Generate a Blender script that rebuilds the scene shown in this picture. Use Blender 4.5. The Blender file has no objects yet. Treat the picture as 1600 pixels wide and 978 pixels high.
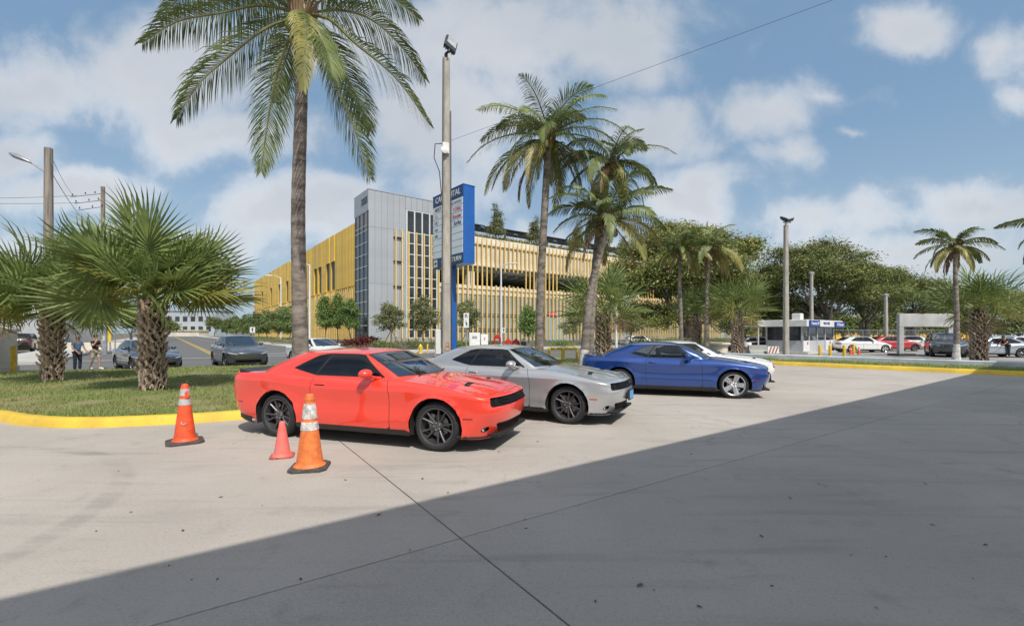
import bpy, math, random
import numpy as np
from mathutils import Vector, Matrix, Quaternion
R = math.radians
random.seed(7); rng = np.random.default_rng(7)
scene = bpy.context.scene
col = scene.collection

# ------------------------------------------------------------------ camera
FPX, CX, CY, EYE = 711.0, 800.0, 520.0, 1.74
cam_data = bpy.data.cameras.new('camera'); cam = bpy.data.objects.new('camera', cam_data); col.objects.link(cam)
cam_data.sensor_width = 36.0; cam_data.lens = 16.0; cam_data.shift_y = 31/1600
cam_data.clip_start = 0.05; cam_data.clip_end = 3000
cam.location = (0, 0, EYE); cam.rotation_euler = (R(90), 0, 0)
scene.camera = cam
scene.render.resolution_x, scene.render.resolution_y = 1024, 625
scene.view_settings.view_transform = 'Standard'; scene.view_settings.look = 'None'
scene.view_settings.exposure = 0.50; scene.view_settings.gamma = 1.0
scene.cycles.max_bounces = 8; scene.cycles.transparent_max_bounces = 24

# ------------------------------------------------------------------ sun + sky
TO_SUN_AZ, SUN_EL = R(155), R(52)       # azimuth clockwise from +Y
to_sun = Vector((math.sin(TO_SUN_AZ)*math.cos(SUN_EL), math.cos(TO_SUN_AZ)*math.cos(SUN_EL), math.sin(SUN_EL)))
sd = bpy.data.lights.new('sun', 'SUN'); sd.energy = 2.85; sd.angle = R(0.5); sd.color = (1.0, 0.95, 0.87)
so = bpy.data.objects.new('sun', sd); col.objects.link(so); so.location = (20, -30, 60)
so.rotation_euler = (-to_sun).to_track_quat('-Z', 'Y').to_euler()

world = bpy.data.worlds.new('World'); scene.world = world; world.use_nodes = True
nt = world.node_tree; nt.nodes.clear()
def N(t, ty, **kw):
    n = t.nodes.new(ty)
    for k, v in kw.items(): setattr(n, k, v)
    return n
def mth(t, op, a, b=None, c=None, clamp=False):
    n = N(t, 'ShaderNodeMath', operation=op, use_clamp=clamp)
    for i, x in enumerate((a, b, c)):
        if x is None: continue
        if isinstance(x, (int, float)): n.inputs[i].default_value = x
        else: t.links.new(x, n.inputs[i])
    return n.outputs[0]
def vmth(t, op, a, b=None):
    n = N(t, 'ShaderNodeVectorMath', operation=op)
    for i, x in enumerate((a, b)):
        if x is None: continue
        if isinstance(x, (tuple, list)): n.inputs[i].default_value = x
        else: t.links.new(x, n.inputs[i])
    return n
def sstep(t, x, a, b):
    n = N(t, 'ShaderNodeMapRange', interpolation_type='SMOOTHSTEP')
    t.links.new(x, n.inputs['Value']); n.inputs['From Min'].default_value = a; n.inputs['From Max'].default_value = b
    return n.outputs[0]
def mixc(t, f, a, b):
    n = N(t, 'ShaderNodeMix', data_type='RGBA')
    for i, x in ((0, f), (6, a), (7, b)):
        if isinstance(x, (int, float)): n.inputs[i].default_value = x
        elif isinstance(x, (tuple, list)): n.inputs[i].default_value = tuple(x) + ((1,) if len(x) == 3 else ())
        else: t.links.new(x, n.inputs[i])
    return n.outputs[2]
sky = N(nt, 'ShaderNodeTexSky', sky_type='NISHITA', sun_disc=False, sun_elevation=SUN_EL, sun_rotation=TO_SUN_AZ,
        air_density=1.0, dust_density=1.4, ozone_density=1.0)
tc = N(nt, 'ShaderNodeTexCoord'); sep = N(nt, 'ShaderNodeSeparateXYZ'); nt.links.new(tc.outputs['Generated'], sep.inputs[0])
dx, dy, dz = sep.outputs
def noise(t, vec, scale, detail=6, rough=0.55, dist=0.0):
    n = N(t, 'ShaderNodeTexNoise'); n.inputs['Scale'].default_value = scale; n.inputs['Detail'].default_value = detail
    n.inputs['Roughness'].default_value = rough; n.inputs['Distortion'].default_value = dist
    if vec is not None: t.links.new(vec, n.inputs['Vector'])
    return n
# clouds: a few soft cumulus masses in the half of the sky ahead, broken by fractal noise; scattered noise clouds elsewhere
dys = mth(nt, 'MAXIMUM', dy, 0.08)
uu = mth(nt, 'DIVIDE', dx, dys); ww = mth(nt, 'DIVIDE', dz, dys)
comb = N(nt, 'ShaderNodeCombineXYZ'); nt.links.new(uu, comb.inputs[0]); nt.links.new(ww, comb.inputs[1])
wn = noise(nt, comb.outputs[0], 4.5, 5, .55)
wob = vmth(nt, 'MULTIPLY', vmth(nt, 'SUBTRACT', wn.outputs['Color'], (.5, .5, .5)).outputs[0], (.16, .12, 0))
uv = vmth(nt, 'ADD', comb.outputs[0], wob.outputs[0]).outputs[0]
BLOBS = [(70,130,190,85,1),(270,120,210,110,1),(340,205,190,62,1),(30,240,80,55,1),(120,300,160,40,1),(450,335,150,66,1.1),(530,306,75,38,1),
         (700,190,190,120,1),(760,60,260,110,1),(930,50,230,85,1),(690,300,120,60,.8),(1035,200,105,62,1.1),(1190,175,130,48,.8),(1285,165,60,16,.6),(1110,285,100,42,.8),
         (1070,310,100,50,.9),(1430,50,115,46,1),(1570,80,70,50,.7),(1340,345,220,40,.75),(1530,325,170,48,.8),(1430,400,260,55,.75),(1332,213,40,12,.6),
         (1590,150,50,25,.7),(1235,240,60,22,.45),(520,60,180,80,.9),(-200,150,250,140,1),(1800,60,150,60,.9),(1850,350,250,70,.9),(200,-140,300,110,1),(820,-120,320,90,.9),(1400,-160,160,70,.7),
         (250,380,260,40,.8),(60,400,180,45,.8),(900,400,330,45,.6)]
dens = None
for (bx, by, rx, ry, am) in BLOBS:
    s_ = vmth(nt, 'SUBTRACT', uv, ((bx-CX)/FPX, (CY-by)/FPX, 0)).outputs[0]
    m_ = vmth(nt, 'MULTIPLY', s_, (FPX/rx, FPX/ry, 0)).outputs[0]
    l_ = vmth(nt, 'LENGTH', m_).outputs['Value']
    d_ = mth(nt, 'MULTIPLY', mth(nt, 'SUBTRACT', 1.0, l_), am)
    if dens is None: dens = d_
    else:
        n = N(nt, 'ShaderNodeMath', operation='SMOOTH_MAX'); nt.links.new(dens, n.inputs[0]); nt.links.new(d_, n.inputs[1]); n.inputs[2].default_value = .25; dens = n.outputs[0]
big = noise(nt, comb.outputs[0], 5.5, 10, .59, .25)
fine = mth(nt, 'MULTIPLY', mth(nt, 'SUBTRACT', big.outputs['Fac'], .5), 1.75)
dens = mth(nt, 'ADD', mth(nt, 'MULTIPLY', dens, .8), fine)
front = sstep(nt, dens, -.22, .62)
gen = noise(nt, tc.outputs['Generated'], 3.2, 8, .55, .2)
back = sstep(nt, gen.outputs['Fac'], .40, .62)
inf = sstep(nt, dy, .12, .4)
mask = mth(nt, 'ADD', mth(nt, 'MULTIPLY', front, inf), mth(nt, 'MULTIPLY', back, mth(nt, 'SUBTRACT', 1.0, inf)))
mask = mth(nt, 'MULTIPLY', mask, .86)
sh = noise(nt, tc.outputs['Generated'], 3.5, 5, .5)
ccol = mixc(nt, sstep(nt, sh.outputs['Fac'], .3, .7), (.40, .425, .46), (.49, .50, .525))
lit = mth(nt, 'MULTIPLY', sstep(nt, dens, .75, .10), sstep(nt, dens, -.05, .2))
ccol = mixc(nt, mth(nt, 'MULTIPLY', mth(nt, 'MULTIPLY', lit, sstep(nt, sh.outputs['Fac'], .25, .6)), mth(nt, 'MULTIPLY_ADD', sstep(nt, dz, .5, .22), .5, .22)), ccol, (.68, .685, .69))
skc = mixc(nt, 1.0, (1, 1, 1), sky.outputs[0]); skm = vmth(nt, 'SCALE', sky.outputs[0]); skm.inputs['Scale'].default_value = 0.10
inf0 = sstep(nt, dy, .0, .45)
tint = mixc(nt, mth(nt, 'MULTIPLY_ADD', inf0, .52, .10), vmth(nt, 'MULTIPLY', skm.outputs[0], (.95, 1.0, .97)).outputs[0], (.165, .275, .41))
hz = sstep(nt, dz, .42, -.02)
tint = mixc(nt, mth(nt, 'MULTIPLY', hz, .55), tint, (.37, .44, .50))
fin = mixc(nt, mask, tint, ccol)
bg = N(nt, 'ShaderNodeBackground'); bg.inputs['Strength'].default_value = 1.0
nt.links.new(fin, bg.inputs['Color']); wo = N(nt, 'ShaderNodeOutputWorld'); nt.links.new(bg.outputs[0], wo.inputs['Surface'])

# ------------------------------------------------------------------ helpers
def G(px, py, z=0.0):
    Y = FPX*(EYE-z)/(py-CY); return Vector(((px-CX)*Y/FPX, Y, z))
def W(px, py, Y):
    return Vector(((px-CX)*Y/FPX, Y, EYE+(CY-py)*Y/FPX))
def PX(px, Y): return (px-CX)*Y/FPX
def Zp(py, Y): return EYE+(CY-py)*Y/FPX

MATS = {}
def mat(name, c, rough=.6, metal=0.0, var=.12, scale=4.0, bump=0.0, bscale=30.0, coat=0.0, spec=.5, c2=None, stretch=None, trans=0.0, emit=None, objvar=0.0, coatr=.03):
    if name in MATS: return MATS[name]
    m = bpy.data.materials.new(name); m.use_nodes = True; t = m.node_tree; p = t.nodes['Principled BSDF']; out = t.nodes['Material Output']
    p.inputs['Roughness'].default_value = rough; p.inputs['Metallic'].default_value = metal
    p.inputs['Coat Weight'].default_value = coat; p.inputs['Coat IOR'].default_value = 1.7 if coat >= 1 else 1.5; p.inputs['Coat Roughness'].default_value = coatr; p.inputs['Specular IOR Level'].default_value = spec
    tcn = N(t, 'ShaderNodeTexCoord'); vec = tcn.outputs['Object']
    if stretch:
        mp = N(t, 'ShaderNodeMapping'); mp.inputs['Scale'].default_value = stretch; t.links.new(vec, mp.inputs[0]); vec = mp.outputs[0]
    if c2 is None: c2 = tuple(x*(1-2*var) for x in c)
    hi = tuple(min(1, x*(1+var)) for x in c)
    n1 = noise(t, vec, scale, 7, .62)
    cc = mixc(t, sstep(t, n1.outputs['Fac'], .32, .68), c2, hi)
    if objvar:
        oi = N(t, 'ShaderNodeObjectInfo'); hsv = N(t, 'ShaderNodeHueSaturation')
        t.links.new(mth(t, 'MULTIPLY_ADD', oi.outputs['Random'], objvar*2, 1-objvar), hsv.inputs['Value']); t.links.new(cc, hsv.inputs['Color']); cc = hsv.outputs[0]
    t.links.new(cc, p.inputs['Base Color'])
    if bump:
        n2 = noise(t, vec, bscale, 5, .6); b = N(t, 'ShaderNodeBump'); b.inputs['Strength'].default_value = min(1, bump*10); b.inputs['Distance'].default_value = .02*bump*10
        t.links.new(n2.outputs['Fac'], b.inputs['Height']); t.links.new(b.outputs[0], p.inputs['Normal'])
    if trans:
        tr = N(t, 'ShaderNodeBsdfTranslucent'); mx = N(t, 'ShaderNodeMixShader'); mx.inputs[0].default_value = trans
        t.links.new(cc, tr.inputs['Color']); t.links.new(p.outputs[0], mx.inputs[1]); t.links.new(tr.outputs[0], mx.inputs[2]); t.links.new(mx.outputs[0], out.inputs[0])
    if emit:
        p.inputs['Emission Color'].default_value = (*c, 1); p.inputs['Emission Strength'].default_value = emit
    MATS[name] = m; return m

class MB:
    def __init__(s): s.v = []; s.f = []; s.m = []
    def add(s, vs, fs, mi=0):
        o = len(s.v); s.v += [tuple(map(float, q)) for q in vs]; s.f += [tuple(i+o for i in f) for f in fs]; s.m += [mi]*len(fs); return s
    def box(s, c, d, mi=0, rz=0.0, M=None, taper=None):
        hx, hy, hz_ = d[0]/2, d[1]/2, d[2]/2; tx = taper or 1.0
        vs = [Vector((x*hx*(tx if z > 0 else 1), y*hy*(tx if z > 0 else 1), z*hz_)) for z in (-1, 1) for x, y in ((-1,-1),(1,-1),(1,1),(-1,1))]
        Mt = M if M is not None else Matrix.Rotation(rz, 3, 'Z')
        vs = [Mt @ q + Vector(c) for q in vs]
        return s.add(vs, [(3,2,1,0),(4,5,6,7),(0,1,5,4),(1,2,6,5),(2,3,7,6),(3,0,4,7)], mi)
    def bbox(s, c, d, b=.01, mi=0, rz=0.0):          # box with chamfered vertical and top edges
        hx, hy = d[0]/2, d[1]/2; z0, z1 = c[2]-d[2]/2, c[2]+d[2]/2
        def ring(ix, z):
            x, y = hx-ix, hy-ix; k = min(b, x*.5, y*.5)
            return [(x-k,-y),(x,-y+k),(x,y-k),(x-k,y),(-x+k,y),(-x,y-k),(-x,-y+k),(-x+k,-y)], z
        cs, sn = math.cos(rz), math.sin(rz); vs = []
        for pts, z in (ring(0, z0), ring(0, z1-b), ring(b, z1)):
            vs += [(c[0]+x*cs-y*sn, c[1]+x*sn+y*cs, z) for x, y in pts]
        fs = [tuple(range(7, -1, -1)), tuple(range(16, 24))]
        for k in (0, 8): fs += [(k+i, k+(i+1) % 8, k+8+(i+1) % 8, k+8+i) for i in range(8)]
        return s.add(vs, fs, mi)
    def tube(s, path, rad, n=8, mi=0, cap=True, flat=1.0):
        P = [Vector(p) for p in path]; k = len(P); rad = [rad]*k if isinstance(rad, (int, float)) else rad
        vs = []; pu = None
        for i, p in enumerate(P):
            tg = (P[min(i+1, k-1)]-P[max(i-1, 0)]).normalized()
            if pu is None: pu = tg.orthogonal().normalized()
            pu = (pu-tg*pu.dot(tg)).normalized(); w = tg.cross(pu)
            vs += [p+(pu*math.cos(a)+w*math.sin(a)*flat)*rad[i] for a in [2*math.pi*j/n for j in range(n)]]
        fs = [(i*n+j, i*n+(j+1) % n, (i+1)*n+(j+1) % n, (i+1)*n+j) for i in range(k-1) for j in range(n)]
        if cap: fs += [tuple(range(n-1, -1, -1)), tuple(range((k-1)*n, k*n))]
        return s.add(vs, fs, mi)
    def lathe(s, prof, n=16, mi=0, M=None, cap=True):
        vs = [(r*math.cos(2*math.pi*j/n), r*math.sin(2*math.pi*j/n), z) for r, z in prof for j in range(n)]
        if M is not None: vs = [M @ Vector(q) for q in vs]
        k = len(prof); fs = [(i*n+j, i*n+(j+1) % n, (i+1)*n+(j+1) % n, (i+1)*n+j) for i in range(k-1) for j in range(n)]
        if cap: fs += [tuple(range(n-1, -1, -1)), tuple(range((k-1)*n, k*n))]
        return s.add(vs, fs, mi)
    def prism(s, pts, z0, z1, mi=0, M=None):
        n = len(pts); vs = [Vector((x, y, z0)) for x, y in pts]+[Vector((x, y, z1)) for x, y in pts]
        if M is not None: vs = [M @ q for q in vs]
        return s.add(vs, [tuple(range(n-1, -1, -1)), tuple(range(n, 2*n))]+[(i, (i+1) % n, n+(i+1) % n, n+i) for i in range(n)], mi)
    def build(s, name, mats, parent=None, smooth=30.0, loc=None, rz=None):
        me = mesh_data(name, s.v, s.f, mats, s.m, smooth); return link(name, me, parent, loc, rz)
def mesh_data(name, v, f, mats, mi=None, smooth=30.0):
    me = bpy.data.meshes.new(name); me.from_pydata(v, [], f)
    for m in (mats if isinstance(mats, (list, tuple)) else [mats]): me.materials.append(m)
    if mi is not None and any(mi): me.polygons.foreach_set('material_index', mi)
    if smooth is not None:
        me.polygons.foreach_set('use_smooth', [True]*len(me.polygons))
        if smooth < 180: me.set_sharp_from_angle(angle=R(smooth))
    me.update(); return me
def link(name, data, parent=None, loc=None, rz=None):
    o = bpy.data.objects.new(name, data); col.objects.link(o)
    if parent: o.parent = parent
    if loc is not None: o.location = loc
    if rz is not None: o.rotation_euler = (0, 0, rz)
    return o
def tag(o, label, cat, group=None):
    o['label'] = label; o['category'] = cat
    if group: o['group'] = group
    return o
def thing(name, label, cat, loc=(0,0,0), rz=0.0, group=None):
    return tag(link(name, None, None, loc, rz), label, cat, group)
def struct(o): o['kind'] = 'structure'; return o
def stuff(o, label=None, cat=None):
    o['kind'] = 'stuff'
    if label: o['label'] = label; o['category'] = cat
    return o
KIDS = {}
def copy_tree(o, parent=None):
    c = o.copy(); col.objects.link(c); c.parent = parent
    for ch in [q for q in bpy.data.objects if q.parent == o]: copy_tree(ch, c)
    return c
TEXTS = []
def text(s, size, m, parent, loc, rot, ext=.004, name='lettering', ax='CENTER', sx=1.0):
    cu = bpy.data.curves.new(name, 'FONT'); cu.body = s; cu.size = size; cu.extrude = ext; cu.align_x = ax; cu.align_y = 'CENTER'; cu.resolution_u = 3
    cu.materials.append(m); cu.offset = size*.012; o = link(name, cu, parent, loc); o.rotation_euler = rot; o.scale = (sx, 1, 1); TEXTS.append(o); return o
def bake_texts():
    dg = bpy.context.evaluated_depsgraph_get()
    for o in TEXTS:
        me = bpy.data.meshes.new_from_object(o.evaluated_get(dg), depsgraph=dg); n_ = o.name; o.name = 'old'; p = link(n_, me, o.parent); p.location = o.location; p.rotation_euler = o.rotation_euler; p.scale = o.scale
        if not me.materials: me.materials.append(o.data.materials[0])
        cu = o.data; bpy.data.objects.remove(o); bpy.data.curves.remove(cu)
def interp(x, xs, ys):
    return float(np.interp(x, xs, ys))

# ------------------------------------------------------------------ shared materials
BLACKP = mat('black_plastic', (.018, .018, .019), .45, var=.1)
RUBBER = mat('rubber', (.022, .022, .023), .75, var=.2, scale=25, bump=.01, bscale=80)
GALV = mat('galvanised_steel', (.42, .43, .44), .45, .6, var=.12, scale=8)
WHITE = mat('white_paint', (.74, .74, .72), .5, var=.06, scale=3)
YEL = mat('yellow_paint', (.72, .46, .035), .55, var=.14, scale=6, bump=.006)
CONCP = mat('pole_concrete', (.40, .37, .32), .85, var=.14, scale=3, bump=.02, bscale=35, stretch=(2, 2, .5))
# ------------------------------------------------------------------ ground, pavement, roads
def concrete_mat():
    m = bpy.data.materials.new('worn_concrete'); m.use_nodes = True; t = m.node_tree; p = t.nodes['Principled BSDF']
    g = N(t, 'ShaderNodeNewGeometry'); oi = N(t, 'ShaderNodeObjectInfo'); v = g.outputs['Position']
    a = noise(t, v, .35, 6, .6); b = noise(t, v, 2.3, 8, .65, .4); c = noise(t, v, 28, 6, .7); e = noise(t, v, 160, 2, .6)
    mp = N(t, 'ShaderNodeMapping'); mp.inputs['Rotation'].default_value = (0, 0, -R(34)); mp.inputs['Scale'].default_value = (.25, 2.2, 1); t.links.new(v, mp.inputs[0])
    s = noise(t, mp.outputs[0], 1.5, 7, .62, .6)
    cc = mixc(t, sstep(t, a.outputs['Fac'], .3, .7), (.40, .36, .315), (.485, .437, .385))
    cc = mixc(t, mth(t, 'MULTIPLY', sstep(t, s.outputs['Fac'], .50, .70), .32), cc, (.225, .21, .19))
    cc = mixc(t, mth(t, 'MULTIPLY', sstep(t, b.outputs['Fac'], .55, .72), .30), cc, (.23, .215, .19))
    o1 = noise(t, v, .9, 3, .5); o2 = noise(t, v, 6, 6, .7); cc = mixc(t, mth(t, 'MULTIPLY', mth(t, 'MULTIPLY', sstep(t, o1.outputs['Fac'], .62, .72), sstep(t, o2.outputs['Fac'], .42, .6)), .32), cc, (.16, .12, .11))
    ck = N(t, 'ShaderNodeTexVoronoi', feature='DISTANCE_TO_EDGE'); ck.inputs['Scale'].default_value = .33; wv = vmth(t, 'ADD', v, vmth(t, 'MULTIPLY', vmth(t, 'SUBTRACT', noise(t, v, 1.6, 6, .6).outputs['Color'], (.5, .5, .5)).outputs[0], (1.1, 1.1, 0)).outputs[0]).outputs[0]; t.links.new(wv, ck.inputs['Vector'])
    cc = mixc(t, mth(t, 'MULTIPLY', mth(t, 'MULTIPLY', sstep(t, ck.outputs['Distance'], .004, .0015), sstep(t, a.outputs['Fac'], .5, .56)), .28), cc, (.09, .085, .08))
    cc = mixc(t, mth(t, 'MULTIPLY', sstep(t, b.outputs['Fac'], .42, .25), .3), cc, (.46, .43, .39))
    cc = mixc(t, mth(t, 'MULTIPLY', sstep(t, c.outputs['Fac'], .52, .72), .34), cc, (.18, .17, .16))
    cc = mixc(t, mth(t, 'MULTIPLY', sstep(t, e.outputs['Fac'], .48, .7), .42), cc, (.2, .19, .18))
    gr = noise(t, v, 48, 3, .7); cc = mixc(t, mth(t, 'MULTIPLY', sstep(t, gr.outputs['Fac'], .5, .72), .30), cc, (.22, .205, .185)); cc = mixc(t, mth(t, 'MULTIPLY', sstep(t, gr.outputs['Fac'], .45, .25), .30), cc, (.60, .56, .50))
    vo = N(t, 'ShaderNodeTexVoronoi', feature='F1'); vo.inputs['Scale'].default_value = 1.05; t.links.new(v, vo.inputs['Vector'])
    r_ = N(t, 'ShaderNodeSeparateColor'); t.links.new(vo.outputs['Color'], r_.inputs[0])
    rad = mth(t, 'MULTIPLY_ADD', r_.outputs[0], .034, -.012)
    jag = mth(t, 'MULTIPLY_ADD', c.outputs['Fac'], .03, -.015)
    spot = sstep(t, mth(t, 'ADD', mth(t, 'SUBTRACT', rad, vo.outputs['Distance']), jag), -.004, .006)
    cc = mixc(t, mth(t, 'MULTIPLY', spot, .8), cc, (.06, .052, .045))
    # faint curved tyre scrubs
    d1 = vmth(t, 'LENGTH', vmth(t, 'SUBTRACT', v, (-7.6, 3.2, 0)).outputs[0]).outputs['Value']
    ring = mth(t, 'ABSOLUTE', mth(t, 'SUBTRACT', d1, 3.7)); ringm = mth(t, 'MULTIPLY', sstep(t, ring, .16, .06), sstep(t, s.outputs['Fac'], .35, .7))
    rl = noise(t, None, 90, 2); t.links.new(d1, N(t, 'ShaderNodeCombineXYZ').inputs[0])
    cc = mixc(t, mth(t, 'MULTIPLY', ringm, .35), cc, (.14, .13, .12))
    hsv = N(t, 'ShaderNodeHueSaturation'); t.links.new(mth(t, 'MULTIPLY_ADD', oi.outputs['Random'], .08, .96), hsv.inputs['Value']); t.links.new(cc, hsv.inputs['Color'])
    t.links.new(hsv.outputs[0], p.inputs['Base Color']); p.inputs['Roughness'].default_value = .82; p.inputs['Specular IOR Level'].default_value = .35
    bh = mth(t, 'ADD', mth(t, 'MULTIPLY', c.outputs['Fac'], .5), e.outputs['Fac']); bp = N(t, 'ShaderNodeBump'); bp.inputs['Strength'].default_value = .25; bp.inputs['Distance'].default_value = .006
    t.links.new(bh, bp.inputs['Height']); t.links.new(bp.outputs[0], p.inputs['Normal'])
    return m
CONC = concrete_mat()
DIRT = mat('joint_dirt', (.05, .045, .04), .95, var=.2, scale=10)
SOIL = mat('dry_soil', (.16, .14, .10), .95, var=.25, scale=.4, bump=.02)
gm = MB(); gm.add([(-900,-300,-.06),(900,-300,-.06),(900,1500,-.06),(-900,1500,-.06)], [(0,1,2,3)])
ground = struct(gm.build('ground', SOIL, smooth=None))
pv = MB()
ang = R(34.0); ax_d = Vector((math.cos(ang), math.sin(ang), 0)); ax_n = Vector((-math.sin(ang), math.cos(ang), 0))
d0, sd_, n0, sn_ = 1.80, 6.2, 3.45, 5.95
lim = [(-3, 5), (-4, 6)]
c4 = [ax_d*(d0+sd_*i)+ax_n*(n0+sn_*j) for i, j in ((-4,-5),(6,-5),(6,5),(-4,5))]
pv.add([(q.x, q.y, -.035) for q in c4], [(0,1,2,3)])
pavement = struct(pv.build('pavement', DIRT, smooth=None))
g = .0065
for i in range(-4, 6):
    for j in range(-4, 4):
        a0, a1, b0, b1 = d0+sd_*i+g, d0+sd_*(i+1)-g, n0+sn_*j+g, n0+sn_*(j+1)-g
        cx_, cy_ = (a0+a1)/2, (b0+b1)/2; ctr = ax_d*cx_+ax_n*cy_
        if ctr.y < -14: continue
        m_ = MB(); hx, hy, bz = (a1-a0)/2, (b1-b0)/2, .006
        m_.bbox((0, 0, -.045), (2*hx, 2*hy, .09), .0025)
        o = m_.build('concrete_slab', CONC, pavement, smooth=None, loc=(ctr.x, ctr.y, rng.normal(0, .0012)), rz=ang)
# asphalt
def asphalt_mat():
    m = bpy.data.materials.new('asphalt'); m.use_nodes = True; t = m.node_tree; p = t.nodes['Principled BSDF']; gg = N(t, 'ShaderNodeNewGeometry'); v = gg.outputs['Position']
    a = noise(t, v, .25, 6, .6); c = noise(t, v, 40, 5, .7); cc = mixc(t, a.outputs['Fac'], (.085, .084, .084), (.15, .147, .143)); cc = mixc(t, mth(t, 'MULTIPLY', c.outputs['Fac'], .4), cc, (.19, .185, .18))
    t.links.new(cc, p.inputs['Base Color']); p.inputs['Roughness'].default_value = .88; return m
ASPH = asphalt_mat()
WALK = mat('sidewalk_concrete', (.50, .48, .44), .85, var=.1, scale=.8)
ROADW = mat('road_paint_white', (.62, .62, .60), .7, var=.2, scale=3)
ROADY = mat('road_paint_yellow', (.62, .42, .06), .7, var=.2, scale=3)
def kerb_mat():
    m = bpy.data.materials.new('kerb_yellow_paint'); m.use_nodes = True; t = m.node_tree; p = t.nodes['Principled BSDF']; gg = N(t, 'ShaderNodeNewGeometry'); v = gg.outputs['Position']
    a = noise(t, v, 1.2, 6, .6); b = noise(t, v, 9, 7, .7); c = noise(t, v, 30, 4, .6)
    cc = mixc(t, sstep(t, a.outputs['Fac'], .35, .65), (.60, .40, .05), (.76, .52, .05)); cc = mixc(t, mth(t, 'MULTIPLY', sstep(t, b.outputs['Fac'], .56, .70), .55), cc, (.30, .22, .09)); cc = mixc(t, mth(t, 'MULTIPLY', sstep(t, b.outputs['Fac'], .36, .30), .8), cc, (.42, .39, .33))
    t.links.new(cc, p.inputs['Base Color']); p.inputs['Roughness'].default_value = .65; bp = N(t, 'ShaderNodeBump'); bp.inputs['Strength'].default_value = .4; bp.inputs['Distance'].default_value = .01; t.links.new(c.outputs['Fac'], bp.inputs['Height']); t.links.new(bp.outputs[0], p.inputs['Normal']); return m
KERBY = kerb_mat()
B_A = R(37.2); rv = Vector((math.cos(B_A), math.sin(B_A), 0)); lv = Vector((-math.sin(B_A), math.cos(B_A), 0))
BC = Vector((PX(576, 72), 72, 0))          # near corner of the garage tower
def BL(r_, l_, z=0.0): return BC+rv*r_+lv*l_+Vector((0, 0, z))
def quad_strip(mb, pts, z, mi=0): mb.add([(q.x, q.y, z) for q in pts], [(0,1,2,3)], mi)
# cross street runs along rv in front of the garage (l from -35 to -48), side street along lv left of it
r1 = MB(); quad_strip(r1, [BL(-120, -49.5), BL(160, -49.5), BL(160, -35.5), BL(-120, -35.5)], .008)
road = struct(r1.build('cross_street', ASPH, smooth=None))
r2 = MB(); quad_strip(r2, [BL(-30.5, -35.4), BL(-14.5, -35.4), BL(-14.5, 300), BL(-30.5, 300)], .009)
road2 = struct(r2.build('side_street', ASPH, smooth=None))
mk = MB()
for l0 in range(-30, 180, 9): quad_strip(mk, [BL(-22.7, l0), BL(-22.55, l0), BL(-22.55, l0+9), BL(-22.7, l0+9)], .014); quad_strip(mk, [BL(-22.4, l0), BL(-22.25, l0), BL(-22.25, l0+9), BL(-22.4, l0+9)], .014)
struct(mk.build('yellow_centre_line', ROADY, smooth=None))
mk = MB()
quad_strip(mk, [BL(-29.8, -33.2), BL(-14.9, -33.2), BL(-14.9, -32.9), BL(-29.8, -32.9)], .014)
quad_strip(mk, [BL(-22, -29.3), BL(-15, -29.3), BL(-15, -28.8), BL(-22, -28.8)], .014)
for l0 in range(-24, 120, 8): quad_strip(mk, [BL(-18.7, l0), BL(-18.55, l0), BL(-18.55, l0+3), BL(-18.7, l0+3)], .014)
struct(mk.build('white_road_marking', ROADW, smooth=None))
mk = MB()
for r0 in np.arange(-100, 150, 9.): quad_strip(mk, [BL(r0, -42.6), BL(r0+4, -42.6), BL(r0+4, -42.45), BL(r0, -42.45)], .014)
struct(mk.build('yellow_lane_line', ROADY, smooth=None))
# pavements by the garage
sw = MB()
def slab(mb, r0, r1_, l0, l1, z1, z0=-.03, mi=0):
    q = [BL(r0, l0), BL(r1_, l0), BL(r1_, l1), BL(r0, l1)]
    mb.add([(p.x, p.y, z0) for p in q]+[(p.x, p.y, z1) for p in q], [(4,5,6,7),(0,1,5,4),(1,2,6,5),(2,3,7,6),(3,0,4,7)], mi)
slab(sw, -14.3, 130, -35.3, -31.5, .16); slab(sw, -14.3, -11.5, -31.45, 280, .158); slab(sw, -34.5, -30.6, -35.3, 280, .16); slab(sw, -120, -34.6, -35.3, -31.8, .16)
struct(sw.build('sidewalk', WALK, smooth=None))
BED = mat('planting_bed', (.10, .085, .055), .95, var=.3, scale=1.2, c2=(.06, .075, .03))
bd = MB(); slab(bd, -11.4, 130, -31.4, 6, .12); struct(bd.build('planting_bed', BED, smooth=None))
LOTM = mat('lot_pavement', (.30, .285, .26), .85, var=.12, scale=.35)

# grass islands -----------------------------------------------------
GRASSM = mat('turf', (.14, .16, .05), .95, var=.2, scale=.9, c2=(.26, .22, .11))
def catm(P, per):
    P = [Vector(p) for p in P]; P = [P[0]*2-P[1]]+P+[P[-1]*2-P[-2]]; out = []
    for i in range(1, len(P)-2):
        for k in range(per):
            t = k/per; a, b, c, d = P[i-1:i+3]
            out.append(.5*((2*b)+(c-a)*t+(2*a-5*b+4*c-d)*t*t+(3*b-a-3*c+d)*t**3))
    out.append(P[-2]); return out
def kerb(name, path, h, w, m, label=None):
    mb = MB(); k = len(path); vs = []
    for i, p in enumerate(path):
        tg = (path[min(i+1, k-1)]-path[max(i-1, 0)]).normalized(); nn = Vector((-tg.y, tg.x, 0))
        for off, z in ((0, -.02), (.03, h*.72), (.07, h*.96), (.12, h), (w, h), (w, -.02)):
            q = p+nn*off; vs.append((q.x, q.y, z))
    fs = [(i*6+j, (i+1)*6+j, (i+1)*6+j+1, i*6+j+1) for i in range(k-1) for j in range(5)]
    mb.add(vs, fs); return struct(mb.build(name, m, smooth=50))
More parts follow.
